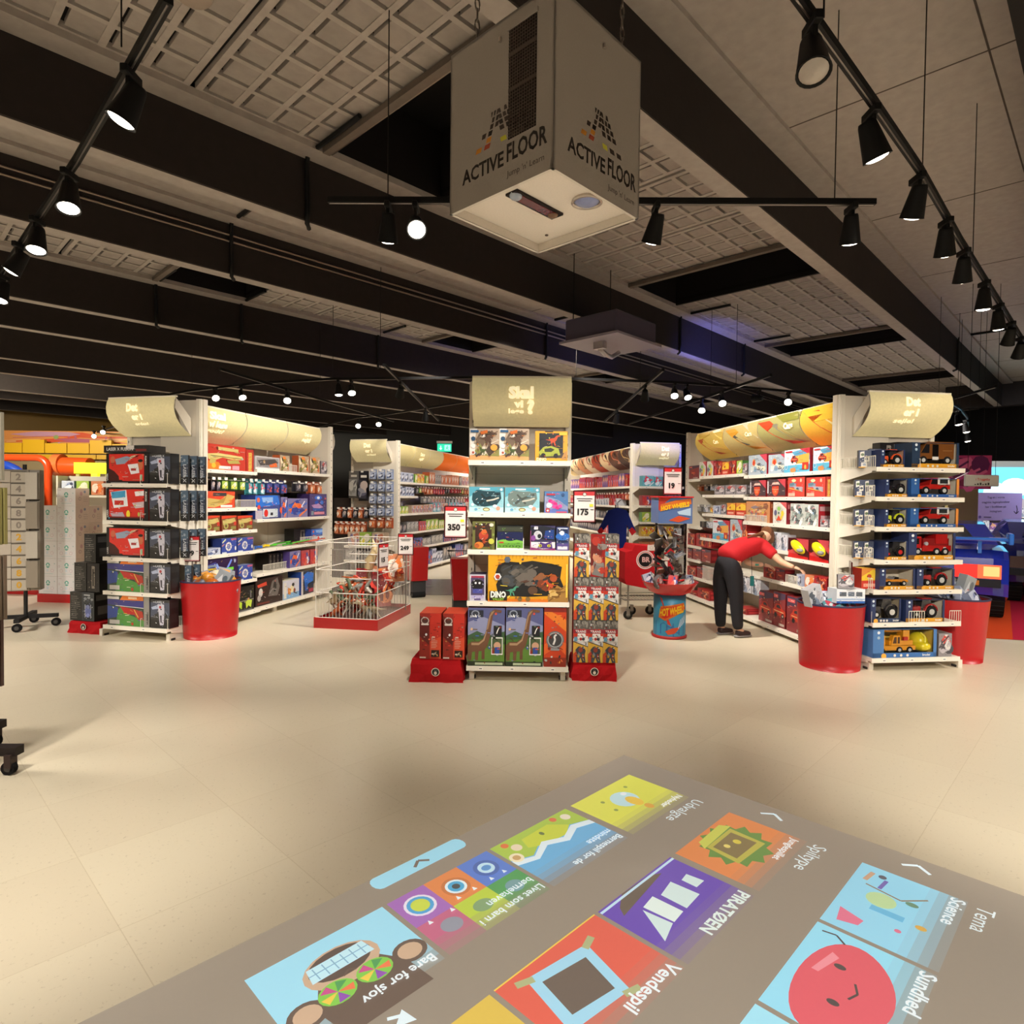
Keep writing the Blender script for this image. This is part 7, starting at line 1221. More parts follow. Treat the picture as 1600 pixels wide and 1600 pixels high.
# ---------------- shopping trolley with red cover ----------------
e = empty('shopping_trolley', fr(1.40, 7.75, 6), 'shopping trolley with red cover and round black badge', 'trolley')
m = MB(); m.mat = 'cloth'; m.prism([(.0, .50), (.02, .44), (.42, .36), (.62, .42), (.62, .88), (.5, .90), (.12, .93), (.09, .86), (.0, .84)], 0, .42, '#b81820', 'cloth'); c = m.obj('cover', e)
m = MB(); a = Art(m, (.13, -.001, .62), (1, 0, 0), (0, 0, 1), .25, .25); a.e(.5, .5, .46, .46, '#e0cfc8', 24).e(.5, .5, .40, .40, '#c01c24', 24).e(.5, .5, .37, .37, '#e0cfc8', 24).e(.5, .5, .34, .34, '#1c1818', 24).t('BR', .54, .4, .24, '#d8a8a4', .04, wmax=.42); m.obj('round_badge', c)
for k, (x, z, t) in enumerate(((.28, .86, .2), (.42, .84, -.2), (.46, .74, .1), (.44, .66, .3), (.36, .87, 0))): m = MB(); a = Art(m, (x, -.002-k*.0006, z), (1, 0, 0), (0, 0, 1), .1, .07); a.r(0, 0, 1, 1, '#e0d8cc').ring(.5, .5, .3, .06, '#b8a89c', '#e0d8cc', 12); m.obj('paper_tag', e)
m = MB(); m.mat = 'steel'
for x in (.06, .58):
    for y in (.05, .4): m.tube([(x, y, .12), (x, y, .5)], .012, '#b0aca4', n=8)
m.tube([(.02, .05, .24), (.6, .05, .24), (.6, .4, .24), (.02, .4, .24), (.02, .05, .24)], .009, '#b0aca4', n=6); m.obj('chrome_frame', e)
m = MB(); m.mat = 'steel'
for i in range(14): m.bar((.04+i*.04, .05, .25), (.04+i*.04, .4, .25), .003, '#8fa08c')
m.bar((.03, .05, .33), (.6, .05, .33), .004, '#8fa08c'); m.obj('lower_rack', e)
for (x, y) in ((.06, .05), (.2, .36), (.44, .36), (.58, .05)): m = MB(); wheel(m, x, y, .055, .055, .03, '#6a6864', '#26241f'); m.box(x-.02, y-.022, .05, x+.02, y+.022, .13, '#9a968e', 'steel'); m.obj('castor', e)
def red_trolley(M, lab):
    e = empty('red_basket_trolley', M, lab, 'trolley', 'red basket trolleys by the back aisle'); m = MB(); m.mat = 'gloss'
    m.prism([(.03, .25), (.0, .75), (.36, .75), (.32, .25)], 0, .25, '#b81a1e'); m.obj('basket', e); m = MB(); m.mat = 'dark'; m.box(.03, .02, .08, .3, .23, .25, '#3a3a3c').tube([(.0, .12, .75), (-.04, .12, .84), (.3, .12, .84)], .012, '#4a4a4c'); m.obj('frame', e); m = MB()
    for x in (.06, .28): wheel(m, x, .12, .045, .045, .2, '#555555', '#222222')
    m.obj('castor', e)
red_trolley(fr(-.72, 7.55, 10), 'red basket trolley half hidden left of the centre shelves'); red_trolley(fr(-1.62, 9.5, -60), 'red basket trolley behind the wire cage')
# ---------------- cartons and racks on the left ----------------
CS = fr(-6.44, 8.56, -6)
m = MB(); m.mat = 'gloss'; m.box(-.01, -.01, 0, .57, .5, .115, '#b81a1c'); m.obj('red_plinth', label='low red base under the stack of white cartons', cat='plinth', M=CS)
for r_ in range(6):
    for c_ in range(2):
        for d_ in range(2):
            if r_ == 5 and (c_ == 0 or d_ == 1): continue
            k = ('nappy', .275); m = None
            if k not in CACHE:
                m = MB(); m.mat = 'print'; m.box(0, 0, 0, .272, .24, .238, '#d2b8a4'); A['nappy'][2](Art(m, (0, 0, 0), (1, 0, 0), (0, 0, 1), .272, .238)); m.quad((0, 0, .2384), (.272, 0, .2384), (.272, .24, .2384), (0, .24, .2384), '#e0d8d0')
                a = Art(m, (.272, 0, 0), (0, 1, 0), (0, 0, 1), .24, .238); a.r(0, 0, 1, 1, '#d9bea8').e(.4, .7, .1, .12, '#c79a94').e(.3, .4, .1, .1, '#b08a84').e(.3, .4, .07, .07, '#d9bea8').e(.65, .8, .08, .08, '#8c8fa0'); [a.e(.6+.1*(j % 3), .5-.12*(j//3), .02, .02, '#7c6a64') for j in range(9)]; CACHE[k] = m.mesh('carton')
            o = bpy.data.objects.new('carton', CACHE[k]); C.objects.link(o); o.matrix_world = CS @ Matrix.Translation((.004+c_*.276, .004+d_*.243, .117+r_*.24)); tag(o, f"white carton, {['lowest','second','third','fourth','fifth','topmost'][r_]} layer {['left','right'][c_]}, {['front','back'][d_]} of carton stack", 'carton', 'white cartons stacked on the red base')
for k, (x0, z0, z1) in enumerate(((-6.9, .1, .3),)): m = MB(); m.mat = 'gloss'; m.box(-.25, 0, 0, .35, .3, .16, '#b81a1c'); m.obj('red_plinth', label='low red base behind the number card rack', cat='plinth', M=fr(-7.25, 9.2, -6))
# number card rack
NR = fr(-5.37, 6.95, 22); e = empty('card_rack', NR, 'grey spinning rack of number cards on black castors', 'card rack')
m = MB(); m.mat = 'dark'; m.tube([(0, 0, .12), (0, 0, 1.8)], .02, '#2a2826'); m.box(-.3, -.025, .1, .3, .025, .14, '#1c1a1a').box(-.025, -.3, .1, .025, .3, .14, '#1c1a1a'); m.obj('stand', e)
for (x, y) in ((-.28, 0), (.28, 0), (0, -.28), (0, .28)): m = MB(); wheel(m, x, y, .045, .045, .03, '#4a4846', '#1a1818'); m.obj('castor', e)
m = MB(); m.mat = 'paint'; m.box(-.17, -.12, .42, .07, .10, 1.74, '#8c8274'); m.box(.07, -.1, .42, .16, .05, 1.74, '#9a9082'); m.obj('core', e)
digits = '24680'
for k in range(10):
    z = 1.60-k*.13; h_ = .12; g = '#b9b0a4' if k < 5 else '#c9a03a'
    m = MB(); m.box(0, 0, 0, .135, .02, h_, '#b8ad9e', 'print'); a = Art(m, (0, 0, 0), (1, 0, 0), (0, 0, 1), .135, h_); a.r(.03, .03, .97, .97, '#b2a898').r(0, .93, 1, 1, '#5c544a').t(digits[k % 5], .5, .22, .55, '#857b70' if k < 5 else '#c8982c', .04)
    m.obj('number_card', label=f"number {digits[k % 5]} {'grey' if k < 5 else 'gold'} card, {['top','second','third','fourth','fifth','sixth','seventh','eighth','ninth','bottom'][k]} on the grey rack", cat='card', group='number cards on the grey rack', M=NR @ Matrix.Translation((-.085, -.142, z)))
    m = MB(); m.box(0, 0, 0, .1, .02, h_, '#b8ad9e', 'print'); m.obj('number_card', label=f"blank edge card, {['top','second','third','fourth','fifth','sixth','seventh','eighth','ninth','bottom'][k]} left column of grey rack", cat='card', group='cards in the left column', M=NR @ Matrix.Translation((-.19, -.142, z)))
for k in range(4):
    m = MB(); m.mat = 'print'; [m.box(.0, i*.02, 0, .105, .012+i*.02, .29, ['#b8b0a2', '#8f8474'][(i+k) % 2]) for i in range(5)]; m.obj('card_wallet', label=f"grey card wallet, {['top','second','third','lowest'][k]} on the rack side", cat='card', group='card wallets on the rack side', M=NR @ Matrix.Translation((.06, -.205, 1.42-k*.32)))
# near rack at the frame edge
e = empty('bag_rack', fr(-3.03, 3.33, 0), 'tall dark rack at left frame edge with hanging bags', 'card rack'); m = MB(); m.mat = 'dark'; m.tube([(0, 0, .12), (0, 0, 2.3)], .025, '#2a2622'); m.box(-.45, -.03, .10, .42, .03, .145, '#241c1a').box(-.03, -.4, .10, .03, .4, .145, '#241c1a'); m.obj('stand', e)
for (x, y) in ((.38, -.02), (-.4, 0), (0, .35), (0, -.36)): m = MB(); wheel(m, x, y, .036, .036, .03, '#3a3634', '#161414'); m.box(x-.012, y-.024, .04, x+.024, y+.024, .11, '#3a2c28', 'dark'); m.obj('castor', e)
m = MB(); m.mat = 'steel'; [m.bar((0, 0, z), (.24, -.02, z), .006, '#3a3632') for z in (1.9, 1.5, 1.12, .76)]; m.obj('arm', e)
for k, (z, h_, c, w_, nm) in enumerate(((1.90, .36, '#9a9482', .26, 'pale'), (1.50, .30, '#8c8450', .275, 'olive'), (1.14, .34, '#7c6c5c', .27, 'brown'), (.80, .36, '#5c4440', .25, 'dark plum'))):
    m = MB(); m.mat = 'gloss'; [m.box(.0, i*.035, -h_, w_, .02+i*.035, 0, c) for i in range(5)]; a = Art(m, (0, 0, -h_), (1, 0, 0), (0, 0, 1), w_, h_); a.r(.2, .1, .95, .8, '#b8b09c').e(.6, .5, .2, .2, c); m.obj('hanging_bag', label=f"{nm} bag, {['top','second','third','lowest'][k]} on the rack at left frame edge", cat='bag', group='bags on the left edge rack', M=fr(-2.965, 3.2, 0, z+.02))
for k, (z, h_, c) in enumerate(((1.50, .5, '#a89c8c'), (.78, .34, '#4c3c38'))):
    m = MB(); m.mat = 'paint'; m.box(0, 0, -h_, .2, .2, 0, c); m.obj('card_box', label=f"{['pale','dark'][k]} card box behind the bags at left frame edge", cat='box', M=fr(-3.25, 3.55, 0, z))
# ---------------- play area, far left ----------------
PA = fr(-14.4, 15.0, 24)
def tubey(name, pts, r, c, lab, cat, M): m = MB(); m.mat = 'gloss'; m.tube(pts, r, c, n=16); return m.obj(name, label=lab, cat=cat, M=M)
def arc(cx, cz, r, a0, a1, n=12, y=0): return [(cx+r*math.cos(R(a0+(a1-a0)*i/n)), y, cz+r*math.sin(R(a0+(a1-a0)*i/n))) for i in range(n+1)]
tubey('play_arch', [(-13.2, 16, 2.36)]+[(-12.05, 16, 2.36)]+[(-12.05+.28*math.sin(R(t)), 16, 2.08+.28*math.cos(R(t))) for t in range(15, 91, 15)]+[(-11.77, 16, 0)], .085, '#d8481c', 'orange tube arch of the far left play area', 'play frame', Matrix.Identity(4))
tubey('play_hoop', arc(-12.75, 1.25, .92, 95, -5, 14, 15.6), .11, '#1c3c9a', 'dark blue curved tube inside the orange arch', 'play frame', Matrix.Identity(4))
m = MB(); m.mat = 'gloss'; m.tube([(-11.75, 16.3, 2.17), (-10.9, 16.3, 2.15)], .24, '#d8521c', n=24); m.tube([(-11.8, 16.3, 2.2), (-11.6, 16.3, 2.2)], .28, '#e0703a', n=24); m.tube([(-11.5, 16.3, 0), (-11.5, 16.3, 2)], .05, '#c84a1c'); m.obj('tunnel_tube', label='thick orange tunnel tube beside the orange arch', cat='play tunnel')
e = empty('yellow_sign', fr(-11.05, 15.9, 3, 1.98), 'bright yellow lit sign beam in the play area', 'sign'); m = MB(); m.mat = 'lit'; m.box(0, 0, 0, .86, .12, .27, '#f0f000'); m.box(.42, -.01, -.14, .58, .1, 0, '#e8e820'); m.obj('sign_box', e); m = MB(); m.mat = 'paint'; m.box(.02, .04, -1.98, .10, .1, 0, '#b0a878').box(.74, .04, -1.98, .82, .1, 0, '#b0a878'); m.obj('post', e)
m = MB(); m.mat = 'paint'; [m.box(-14.2+i*.62, 17.5, 2.58, -13.6+i*.62, 17.6, 2.85+(.1 if i % 3 == 1 else 0), '#d8a81c') for i in range(7)]; [m.box(-14.2+i*.9, 17.45, 2.42, -13.32+i*.9, 17.5, 2.54, '#c89a1c') for i in range(5)]; m.box(-14.2, 17.6, 0, -9.8, 17.7, 2.58, '#8a7a5c'); m.obj('yellow_wall_panel', label='yellow panelled wall behind the play area', cat='wall panel')
@art('mural', '#c8783c', '#c8783c')
def _(a): a.r(0, 0, 1, 1, '#d08a4c'); busy(a, ['#e0603c', '#b88aa0', '#e8b07c', '#8a9a5c', '#c8502c', '#d8a83a', '#a85a6c'], 34, 301, s=.3)
m = MB(); m.box(0, 0, 0, 5.0, .05, .42, '#c8783c'); A['mural'][2](Art(m, (0, 0, 0), (1, 0, 0), (0, 0, 1), 5.0, .42)); m.obj('wall_mural', label='orange and pink cartoon frieze above the yellow panels', cat='mural', M=fr(-14.6, 17.8, 0, 2.8))
for k in range(7): o = bpy.data.objects.new('toy_box', pack_mesh(FAR[k % 12], .3, .34, .3)); C.objects.link(o); o.matrix_world = fr(-11.0+k*.36, 15.4, 0, 1.44); tag(o, f"{CN[FAR[k % 12]]} box, {ORD[k]} on the far left shelf", BX, 'boxes on the far left shelf')
e = empty('low_shelving', fr(-11.1, 15.35, 0), 'white low shelving behind the carton stack', 'shelving'); m = MB(); m.box(0, 0, 1.38, 2.7, .4, 1.43, '#d8d0c0').box(0, .38, 0, 2.7, .42, 1.9, '#b8b0a4'); m.obj('shelf', e); m = MB(); m.box(0, 0, 0, .04, .4, 1.9, '#c8c0b0').box(2.66, 0, 0, 2.7, .4, 1.9, '#c8c0b0'); m.obj('end_panel', e)
spot('play_light', (-12, 13, 3.8), (-12.4, 17.5, 2.4), 420, (1, .9, .7), 110, .8, .3); spot('play_light', (-13, 12, 3.8), (-12, 15.5, 1.6), 260, (1, .92, .75), 90, .8, .3)
# ---------------- display cars and signs, far right ----------------
BL = '#1c2c9a'
def car(M, lab, col=BL, spoiler=1, light=1):
    e = empty('display_car', M, lab, 'car')       # local x = across to the left of the car, y = forwards, origin rear right corner
    w = 1.72; prof = [(0, .34), (-.03, .5), (0, .80), (.12, .90), (.75, .94), (1.35, 1.19), (2.1, 1.22), (2.85, .90), (3.9, .78), (4.15, .6), (4.15, .3), (3.6, .22), (.3, .24)]
    m = MB(); m.mat = 'carpaint'; n = len(prof); xs = [0, .05, .16, w-.16, w-.05, w]; V = []
    for i, x in enumerate(xs):
        k = [.0, .5, 1, 1, .5, 0][i]
        for (y, z) in prof: zz = z if z < .95 else .95+(z-.95)*([.0, .35, 1, 1, .35, 0][i]); V.append((-x, y+(1-k)*.05*(1 if y < 2 else -1), zz-(1-k)*.02))
    F_ = [(j*n+i, j*n+(i+1) % n, (j+1)*n+(i+1) % n, (j+1)*n+i) for j in range(5) for i in range(n)]+[tuple(range(n)), tuple(range(6*n-1, 5*n-1, -1))]; m.add(V, F_, col, 'carpaint', False); m.obj('body', e)
    m = MB(); m.mat = 'gloss'; m.add([(-.3, .82, .985), (-w+.3, .82, .985), (-w+.42, 1.28, 1.175), (-.42, 1.28, 1.175)], [(0, 1, 2, 3)], '#14161c', 'gloss'); m.obj('rear_window', e)
    m = MB(); m.mat = 'gloss'; m.add([(-.045, .95, .93), (-.045, 2.6, .93), (-.13, 2.05, 1.15), (-.13, 1.4, 1.13)], [(0, 1, 2, 3)], '#2a3038', 'gloss'); m.obj('side_window', e)
    if spoiler:
        m = MB(); m.mat = 'carpaint'; m.box(-w-.02, -.05, 1.02, .02, .2, 1.06, '#2a74d8', bev=.01).box(-.02, -.08, .98, .03, .24, 1.12, '#2a74d8', bev=.01).box(-w-.03, -.08, .98, -w+.02, .24, 1.12, '#2a74d8', bev=.01).box(-.32, .02, .86, -.28, .12, 1.03, '#2a74d8').box(-w+.28, .02, .86, -w+.32, .12, 1.03, '#2a74d8'); m.obj('spoiler', e)
    for s in (0, 1):
        x0 = -.56 if not s else -w+.08; m = MB(); m.mat = 'lit' if light else 'gloss'; c_ = ['#c81c14', '#e8502c', '#ff9a5c'] if light else ['#3c0c14', '#30101c', '#2c1420']; m.box(x0, -.045, .55, x0+.24, -.02, .72, c_[0]).box(x0+.24, -.045, .55, x0+.48, -.02, .72, c_[1]).box(x0+.30, -.047, .58, x0+.46, -.04, .70, c_[2]); m.obj('tail_light', e)
    m = MB(); m.mat = 'dark'; m.box(-w+.08, -.035, .44, -.08, -.0, .54, '#141620').box(-w+.3, -.04, .46, -.3, -.03, .52, '#b8701c'); m.obj('bumper_strip', e)
    for (x, y) in ((-.14, .55), (-w+.14, .55), (-.14, 3.3), (-w+.14, 3.3)):
        m = MB(); m.mat = 'matte'; m.tube([(x-.14, y, .31), (x+.13, y, .31)], .31, '#1c1a1a', 'matte', n=28); m.tube([(x-.15, y, .31), (x+.14, y, .31)], .19, '#8a8a90', 'steel', n=20)
        for i in range(28):
            t = 2*PI*i/28; m.bar((x-.13, y+.312*math.cos(t), .31+.312*math.sin(t)), (x+.12, y+.312*math.cos(t), .31+.312*math.sin(t)), .006, '#2c2a2a', 'matte')
        m.obj('tyre', e)
car(fr(6.16, 7.78, -33), 'shiny blue display car with light blue spoiler, rear view'); car(fr(8.74, 8.41, -33), 'dark blue display car at the right frame edge', '#141a5c', 0, 0)
e = empty('lavender_sign', fr(9.75, 13.3, -2), 'lavender frame sign with handwritten lines behind blue car', 'sign'); m = MB(); m.mat = 'print'; m.box(0, 0, 1.127, .98, .04, 1.71, '#a898d8'); a = Art(m, (0, 0, 1.127), (1, 0, 0), (0, 0, 1), .98, .583)
for t, y in (('Tag en i vores', .8), ('magiske legeoplevelser', .63), ('her i butikken på', .46), ('instagram', .3)): a.t(t, .45, y, .075, '#2c2638', .0, wmax=.62, a=.03)
a.curve([(.88, .55), (.9, .4), (.88, .25)], .025, '#2c2638').curve([(.83, .34), (.88, .25), (.93, .34)], .025, '#2c2638').e(.12, .12, .05, .05, '#5c4c9a').r(.2, .1, .36, .13, '#4a4266'); m.obj('sign_board', e)
m = MB(); m.box(0, 0, 0, .19, .04, 1.127, '#a898d8').obj('sign_leg', e); m = MB(); m.box(.82, 0, 0, .98, .04, 1.127, '#a898d8').obj('sign_leg', e)
e = empty('hanging_sign', fr(6.45, 9.0, -3, 1.73), 'rounded grey hanging sign with red word and black skyline', 'sign'); m = MB(); m.mat = 'paint'; m.box(0, 0, 0, .48, .03, .165, '#b8b4a8', bev=.012); a = Art(m, (0, -.001, 0), (1, 0, 0), (0, 0, 1), .48, .165); a.t('i Tryggeby', .52, .52, .2, '#b82c1c', .02, wmax=.5)
for i in range(6): a.r(.28+i*.075, .12, .33+i*.075, .2+.12*((i*7) % 3)/2, '#26221f'); a.k -= a.d
m.obj('sign_board', e); m = MB(); m.mat = 'dark'; m.bar((.05, .015, .165), (.05, .015, 2.95), .004, '#111111').bar((.43, .015, .165), (.43, .015, 2.95), .004, '#111111'); m.obj('hanger_rod', e)
m = MB(); m.mat = 'lit'; m.quad((0, 0, .75), (5.5, 0, .75), (5.5, 0, 2.35), (0, 0, 2.35), '#5cb8e0'); a = Art(m, (0, 0, .75), (1, 0, 0), (0, 0, 1), 5.5, 1.6, 'lit', .002); a.e(.12, .62, .16, .16, '#b8e4f4').e(.2, .7, .2, .14, '#cfeef8').e(.4, .6, .2, .14, '#b8e4f4').pts([(0, 0), (1, 0), (1, .34), (.7, .4), (.4, .34), (.2, .4), (0, .35)], '#8ac83a').pts([(0, 0), (1, 0), (1, .2), (.5, .28), (0, .2)], '#c8d89a'); m.obj('sky_mural', label='bright blue sky and green field mural, far right', cat='mural', M=fr(10.9, 15.2, -8))
m = MB(); m.mat = 'paint'; m.box(0, .03, 0, 5.5, .1, 2.5, '#a8a49c'); m.obj('mural_wall', label='pale partition wall carrying the sky mural', cat='partition', M=fr(10.9, 15.2, -8))
m = MB(); m.mat = 'paint'; m.box(0, 0, 0, .55, .1, 2.0, '#a89c64'); m.obj('cream_partition', label='cream yellow partition right of the vehicle shelves', cat='partition', M=fr(8.5, 12.3, -6))
m = MB(); m.box(0, 0, 0, .62, .04, .55, '#c83a7c').bar((.1, .02, .55), (.1, .02, 2.95), .004, '#222222', 'dark').bar((.5, .02, .55), (.5, .02, 2.95), .004, '#222222', 'dark'); busy(Art(m, (0, 0, 0), (1, 0, 0), (0, 0, 1), .62, .55), ['#e86aa0', '#8a2450', '#f0b8d0', '#6c1c5c'], 14, 77, s=.6); m.obj('pink_poster', label='pink and magenta poster right of the vehicle shelves', cat='poster', M=fr(7.2, 10.4, -10, 1.72))
m = MB(); m.mat = 'gloss'; m.ellip((0, 0, 0), (.28, .1, .07), '#e05aa0').tube([(.2, 0, .0), (.5, 0, .16)], .03, '#b83a80').bar((0, 0, .05), (0, 0, 2.88), .004, '#222222', 'dark'); m.obj('pink_banner', label='pink ribbon banner hanging behind the top vehicle shelf', cat='banner', M=fr(6.45, 9.6, 0, 1.78))
e = empty('wall_shelving', fr(10.3, 14.0, -10), 'far right white shelving filled with packs', 'shelving'); m = MB(); m.box(0, .4, 0, 3, .44, 1.6, '#c8c0c4'); [m.box(0, 0, z-.03, 3, .4, z, '#dcd6d4') for z in (.3, .6, .9, 1.2)]; m.obj('shelf', e)
for q, z in enumerate((.3, .6, .9, 1.2)): fill(fr(10.3, 14.0, -10), z, .05, 2.2, .2, ['red_blue', 'white_mix', 'purple_mix', 'dark_mix'], f"{['lowest','third','second','top'][q]} shelf, far right", 60+q)
spot('mural_light', (11, 12, 3.8), (12.5, 15, 1.4), 260, (.9, .95, 1), 100, .8, .3); spot('car_light', (6.0, 6.0, 3.8), (6.2, 8.2, .5), 50, (.85, .85, 1), 60, .8, .1)
# costume and bags hanging in the back right aisle
e = empty('hanging_costume', fr(1.60, 9.55, -10), 'blue and red hanging costume in the back right aisle', 'costume'); m = MB(); m.mat = 'cloth'; m.prism([(-.12, .62), (-.14, 1.1), (-.26, .95), (-.3, 1.0), (-.14, 1.32), (.0, 1.36), (.14, 1.32), (.28, 1.0), (.22, .96), (.14, 1.1), (.13, .62)], 0, .06, '#1c2c7c', 'cloth'); m.obj('blue_dress', e)
m = MB(); m.mat = 'cloth'; m.prism([(-.3, 1.0), (-.26, .93), (-.2, 1.0), (-.24, 1.06)], -.01, .07, '#c8282c', 'cloth').prism([(.28, 1.0), (.22, .94), (.17, 1.02), (.22, 1.07)], -.01, .07, '#c8282c', 'cloth'); m.obj('red_cuff', e); m = MB(); m.mat = 'dark'; m.tube([(0, .03, 1.36), (0, .03, 1.44), (.05, .03, 1.48)], .006, '#333333').tube([(-.03, .03, 0), (-.03, .03, 1.4)], .01, '#444444'); m.obj('hanger', e)
# ---------------- shop assistant ----------------
def plain_mat(name, col, rough, bump=.2, sc=60):
    m = bpy.data.materials.new(name); m.use_nodes = True; nt = m.node_tree; b = nt.nodes['Principled BSDF']; n = nt.nodes.new('ShaderNodeTexNoise'); n.inputs['Scale'].default_value = sc; n.inputs['Detail'].default_value = 4
    r = nt.nodes.new('ShaderNodeValToRGB'); c = lin(col); r.color_ramp.elements[0].color = tuple(x*.82 for x in c[:3])+(1,); r.color_ramp.elements[1].color = tuple(min(1, x*1.12) for x in c[:3])+(1,); nt.links.new(n.outputs['Fac'], r.inputs[0]); nt.links.new(r.outputs[0], b.inputs['Base Color']); b.inputs['Roughness'].default_value = rough
    p = nt.nodes.new('ShaderNodeBump'); p.inputs['Strength'].default_value = bump; p.inputs['Distance'].default_value = .005; nt.links.new(n.outputs['Fac'], p.inputs['Height']); nt.links.new(p.outputs[0], b.inputs['Normal']); return m
SKIN = plain_mat('skin', '#d8a888', .5, .05, 30); RED = plain_mat('red_shirt', '#b80c18', .8, .4, 22); TRS = plain_mat('black_trousers', '#17141a', .85, .4, 26); HAIR = plain_mat('brown_hair', '#7c4a26', .45, .9, 110); SHOE = plain_mat('dark_shoe', '#2a1416', .6); SOLE = plain_mat('grey_sole', '#8c8684', .7)
def skin(name, V, E, mat, parent, sub=2):
    me = bpy.data.meshes.new(name); me.from_pydata([v[:3] for v in V], E, []); me.materials.append(mat); o = bpy.data.objects.new(name, me); C.objects.link(o); o.parent = parent
    s = o.modifiers.new('skin', 'SKIN'); s.use_smooth_shade = True; sv = me.skin_vertices[0].data if me.skin_vertices else None
    if sv is None: me.attributes.new('x', 'FLOAT', 'POINT')
    for i, v in enumerate(V): r = v[3]; sv[i].radius = r if isinstance(r, tuple) else (r, r); sv[i].use_root = (i == 0)
    u = o.modifiers.new('sub', 'SUBSURF'); u.levels = sub; u.render_levels = sub; return o
def chain_e(n, a=0): return [(a+i, a+i+1) for i in range(n-1)]
PX_, PY_ = 2.37, 6.93
e = empty('person', fr(PX_, PY_, 0), 'person in red shirt and black trousers bending to the right shelves', 'person')
def L(x, y, z, r): return (x-PX_, y-PY_, z, r)
# one continuous body
B_ = [L(2.40, 6.93, .84, (.13, .12)), L(2.50, 6.98, .93, (.115, .11)), L(2.62, 7.03, .985, (.125, .11)), L(2.73, 7.08, 1.02, (.10, .09)), L(2.80, 7.11, 1.045, (.052, .052)), L(2.85, 7.13, 1.07, (.06, .06)), L(2.885, 7.145, 1.10, (.085, .08)), L(2.90, 7.15, 1.13, (.07, .07)),
      L(2.36, 7.00, .76, .085), L(2.34, 7.00, .60, .082), L(2.335, 6.99, .45, .06), L(2.335, 6.99, .28, .052), L(2.335, 6.98, .09, .035), L(2.40, 7.02, .035, .032),
      L(2.42, 6.87, .76, .085), L(2.44, 6.86, .60, .082), L(2.46, 6.85, .45, .06), L(2.47, 6.85, .28, .052), L(2.48, 6.84, .09, .035), L(2.55, 6.86, .035, .032),
      L(2.80, 6.98, 1.0, .055), L(2.87, 6.90, .90, .046), L(2.935, 6.85, .83, .038), L(2.99, 6.79, .80, .03), L(3.03, 6.74, .785, .024),
      L(2.70, 7.22, 1.0, .055), L(2.69, 7.24, .88, .046), L(2.70, 7.22, .78, .038), L(2.79, 7.18, .765, .03), L(2.87, 7.15, .765, .024)]
E_ = chain_e(8)+[(0, 8)]+chain_e(6, 8)+[(0, 14)]+chain_e(6, 14)+[(3, 20)]+chain_e(5, 20)+[(3, 25)]+chain_e(5, 25)
body = skin('body', B_, E_, SKIN, e)
def hand(wx, wy, wz, dx, dy, dz, side):
    d = Vector((dx, dy, dz)).normalized(); up = Vector((0, 0, 1)); s = d.cross(up).normalized()*side; p0 = Vector((wx-PX_, wy-PY_, wz))
    V = [(*p0, .026), (*(p0+d*.04), (.034, .016)), (*(p0+d*.075), (.036, .014))]; E = [(0, 1), (1, 2)]; o = skin('hand', V, E, SKIN, e)
    for k, (off, ln) in enumerate(((-.027, .052), (-.009, .062), (.009, .058), (.026, .045))):
        b = p0+d*.07+s*off; q = b+d*ln*.45-up*.008; t = b+d*ln*.8-up*.032; t2 = b+d*ln*.85-up*.05; skin('finger', [(*b, .0095), (*q, .0088), (*t, .008), (*t2, .007)], chain_e(4), SKIN, e, 1)
    b = p0+d*.02-s*.025; skin('thumb', [(*b, .012), (*(b+d*.03-s*.025-up*.01), .0105), (*(b+d*.055-s*.028-up*.028), .0085)], chain_e(3), SKIN, e, 1)
hand(3.03, 6.74, .785, .6, -.5, -.25, 1); hand(2.87, 7.15, .765, .85, -.1, -.1, -1)
skin('red_shirt', [L(2.345, 6.915, .835, (.168, .15)), L(2.43, 6.95, .905, (.16, .14)), L(2.56, 7.01, .965, (.16, .13)), L(2.69, 7.06, 1.0, (.165, .12)), L(2.77, 7.09, 1.025, (.09, .075)), L(2.79, 6.98, .99, .082), L(2.86, 6.91, .91, .07), L(2.885, 6.885, .885, .06), L(2.70, 7.2, .99, .08), L(2.69, 7.23, .9, .068), L(2.69, 7.235, .86, .06)], chain_e(5)+[(3, 5), (5, 6), (6, 7), (3, 8), (8, 9), (9, 10)], RED, e)
skin('trousers', [L(2.365, 6.93, .80, (.165, .15)), L(2.43, 6.95, .90, (.145, .13)), L(2.35, 7.00, .70, .108), L(2.335, 7.00, .58, .098), L(2.33, 6.99, .44, .080), L(2.33, 6.99, .26, .070), L(2.335, 6.98, .075, .056), L(2.42, 6.86, .70, .108), L(2.44, 6.86, .58, .098), L(2.455, 6.85, .44, .080), L(2.465, 6.85, .26, .070), L(2.48, 6.84, .075, .056)], [(0, 1), (0, 2)]+chain_e(5, 2)+[(0, 7)]+chain_e(5, 7), TRS, e)
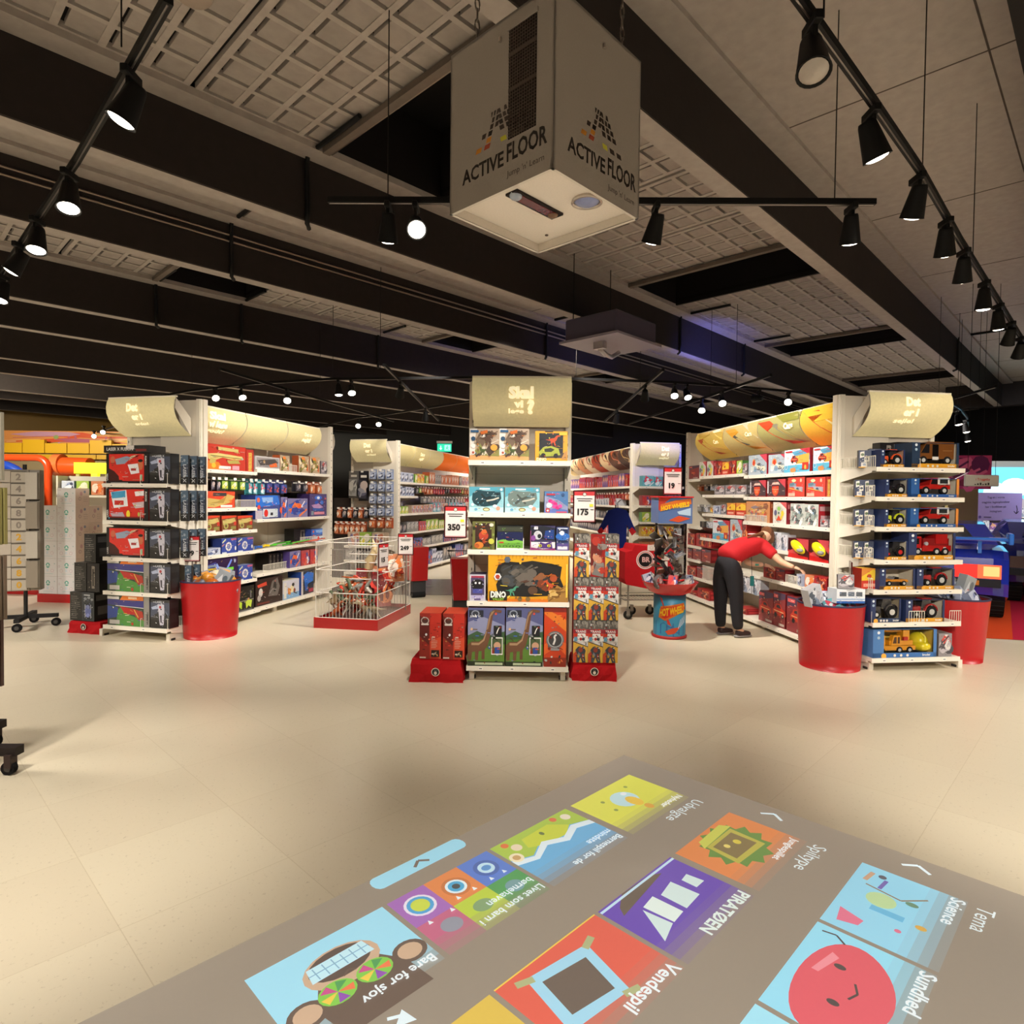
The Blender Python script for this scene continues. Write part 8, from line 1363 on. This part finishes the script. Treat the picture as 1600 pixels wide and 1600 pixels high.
for (x, y) in ((2.335, 6.98), (2.48, 6.84)):
    skin('shoe', [L(x-.03, y-.01, .055, (.042, .045)), L(x+.06, y+.02, .045, (.042, .036)), L(x+.15, y+.05, .035, (.034, .026))], chain_e(3), SHOE, e); skin('sole', [L(x-.045, y-.015, .014, (.038, .014)), L(x+.06, y+.02, .014, (.042, .014)), L(x+.165, y+.055, .014, (.03, .014))], chain_e(3), SOLE, e)
skin('hair', [L(2.865, 7.135, 1.125, (.10, .095)), L(2.905, 7.15, 1.15, (.085, .085)), L(2.93, 7.15, 1.07, (.07, .06)), L(2.93, 7.13, 1.0, (.045, .04))], chain_e(4), HAIR, e)
skin('hair', [L(2.83, 7.10, 1.12, .04), L(2.76, 7.02, 1.115, .022), L(2.68, 6.98, 1.11, .014), L(2.60, 6.95, 1.08, .006)], chain_e(4), HAIR, e); skin('hair', [L(2.83, 7.08, 1.10, .035), L(2.80, 6.98, 1.06, .018), L(2.76, 6.93, 1.0, .006)], chain_e(3), HAIR, e)
m = MB(); m.mat = 'gloss'; c = Vector((2.955-PX_, 7.16-PY_, 1.085)); m.ellip(c, (.014, .012, .016), '#c89878'); m.ellip(c+Vector((-.01, -.035, .02)), (.006, .008, .005), '#2c1c18'); m.ellip(c+Vector((-.01, .035, .02)), (.006, .008, .005), '#2c1c18'); m.ellip(c+Vector((-.012, 0, -.035)), (.006, .022, .005), '#a84a44'); m.obj('face', e)
m = MB(); m.mat = 'print'; m.ellip((2.69-PX_, 7.02-PY_, 1.12), (.065, .028, .008), '#e0d4d0'); m.obj('shirt_print', e)
m = MB(); m.mat = 'cloth'; m.bar((2.66-PX_, 6.98-PY_, .90), (2.66-PX_, 6.95-PY_, .66), .003, '#2c2c34'); m.box(2.64-PX_, 6.94-PY_, .55, 2.68-PX_, 6.955-PY_, .66, '#1c6c6c', 'print'); m.obj('lanyard', e)
m = MB(); m.mat = 'print'; m.lathe([(.031, -.012), (.033, 0), (.031, .012)], 2.80-PX_, 7.175-PY_, '#4a9a84', z0=.765); m.obj('bracelet', e)
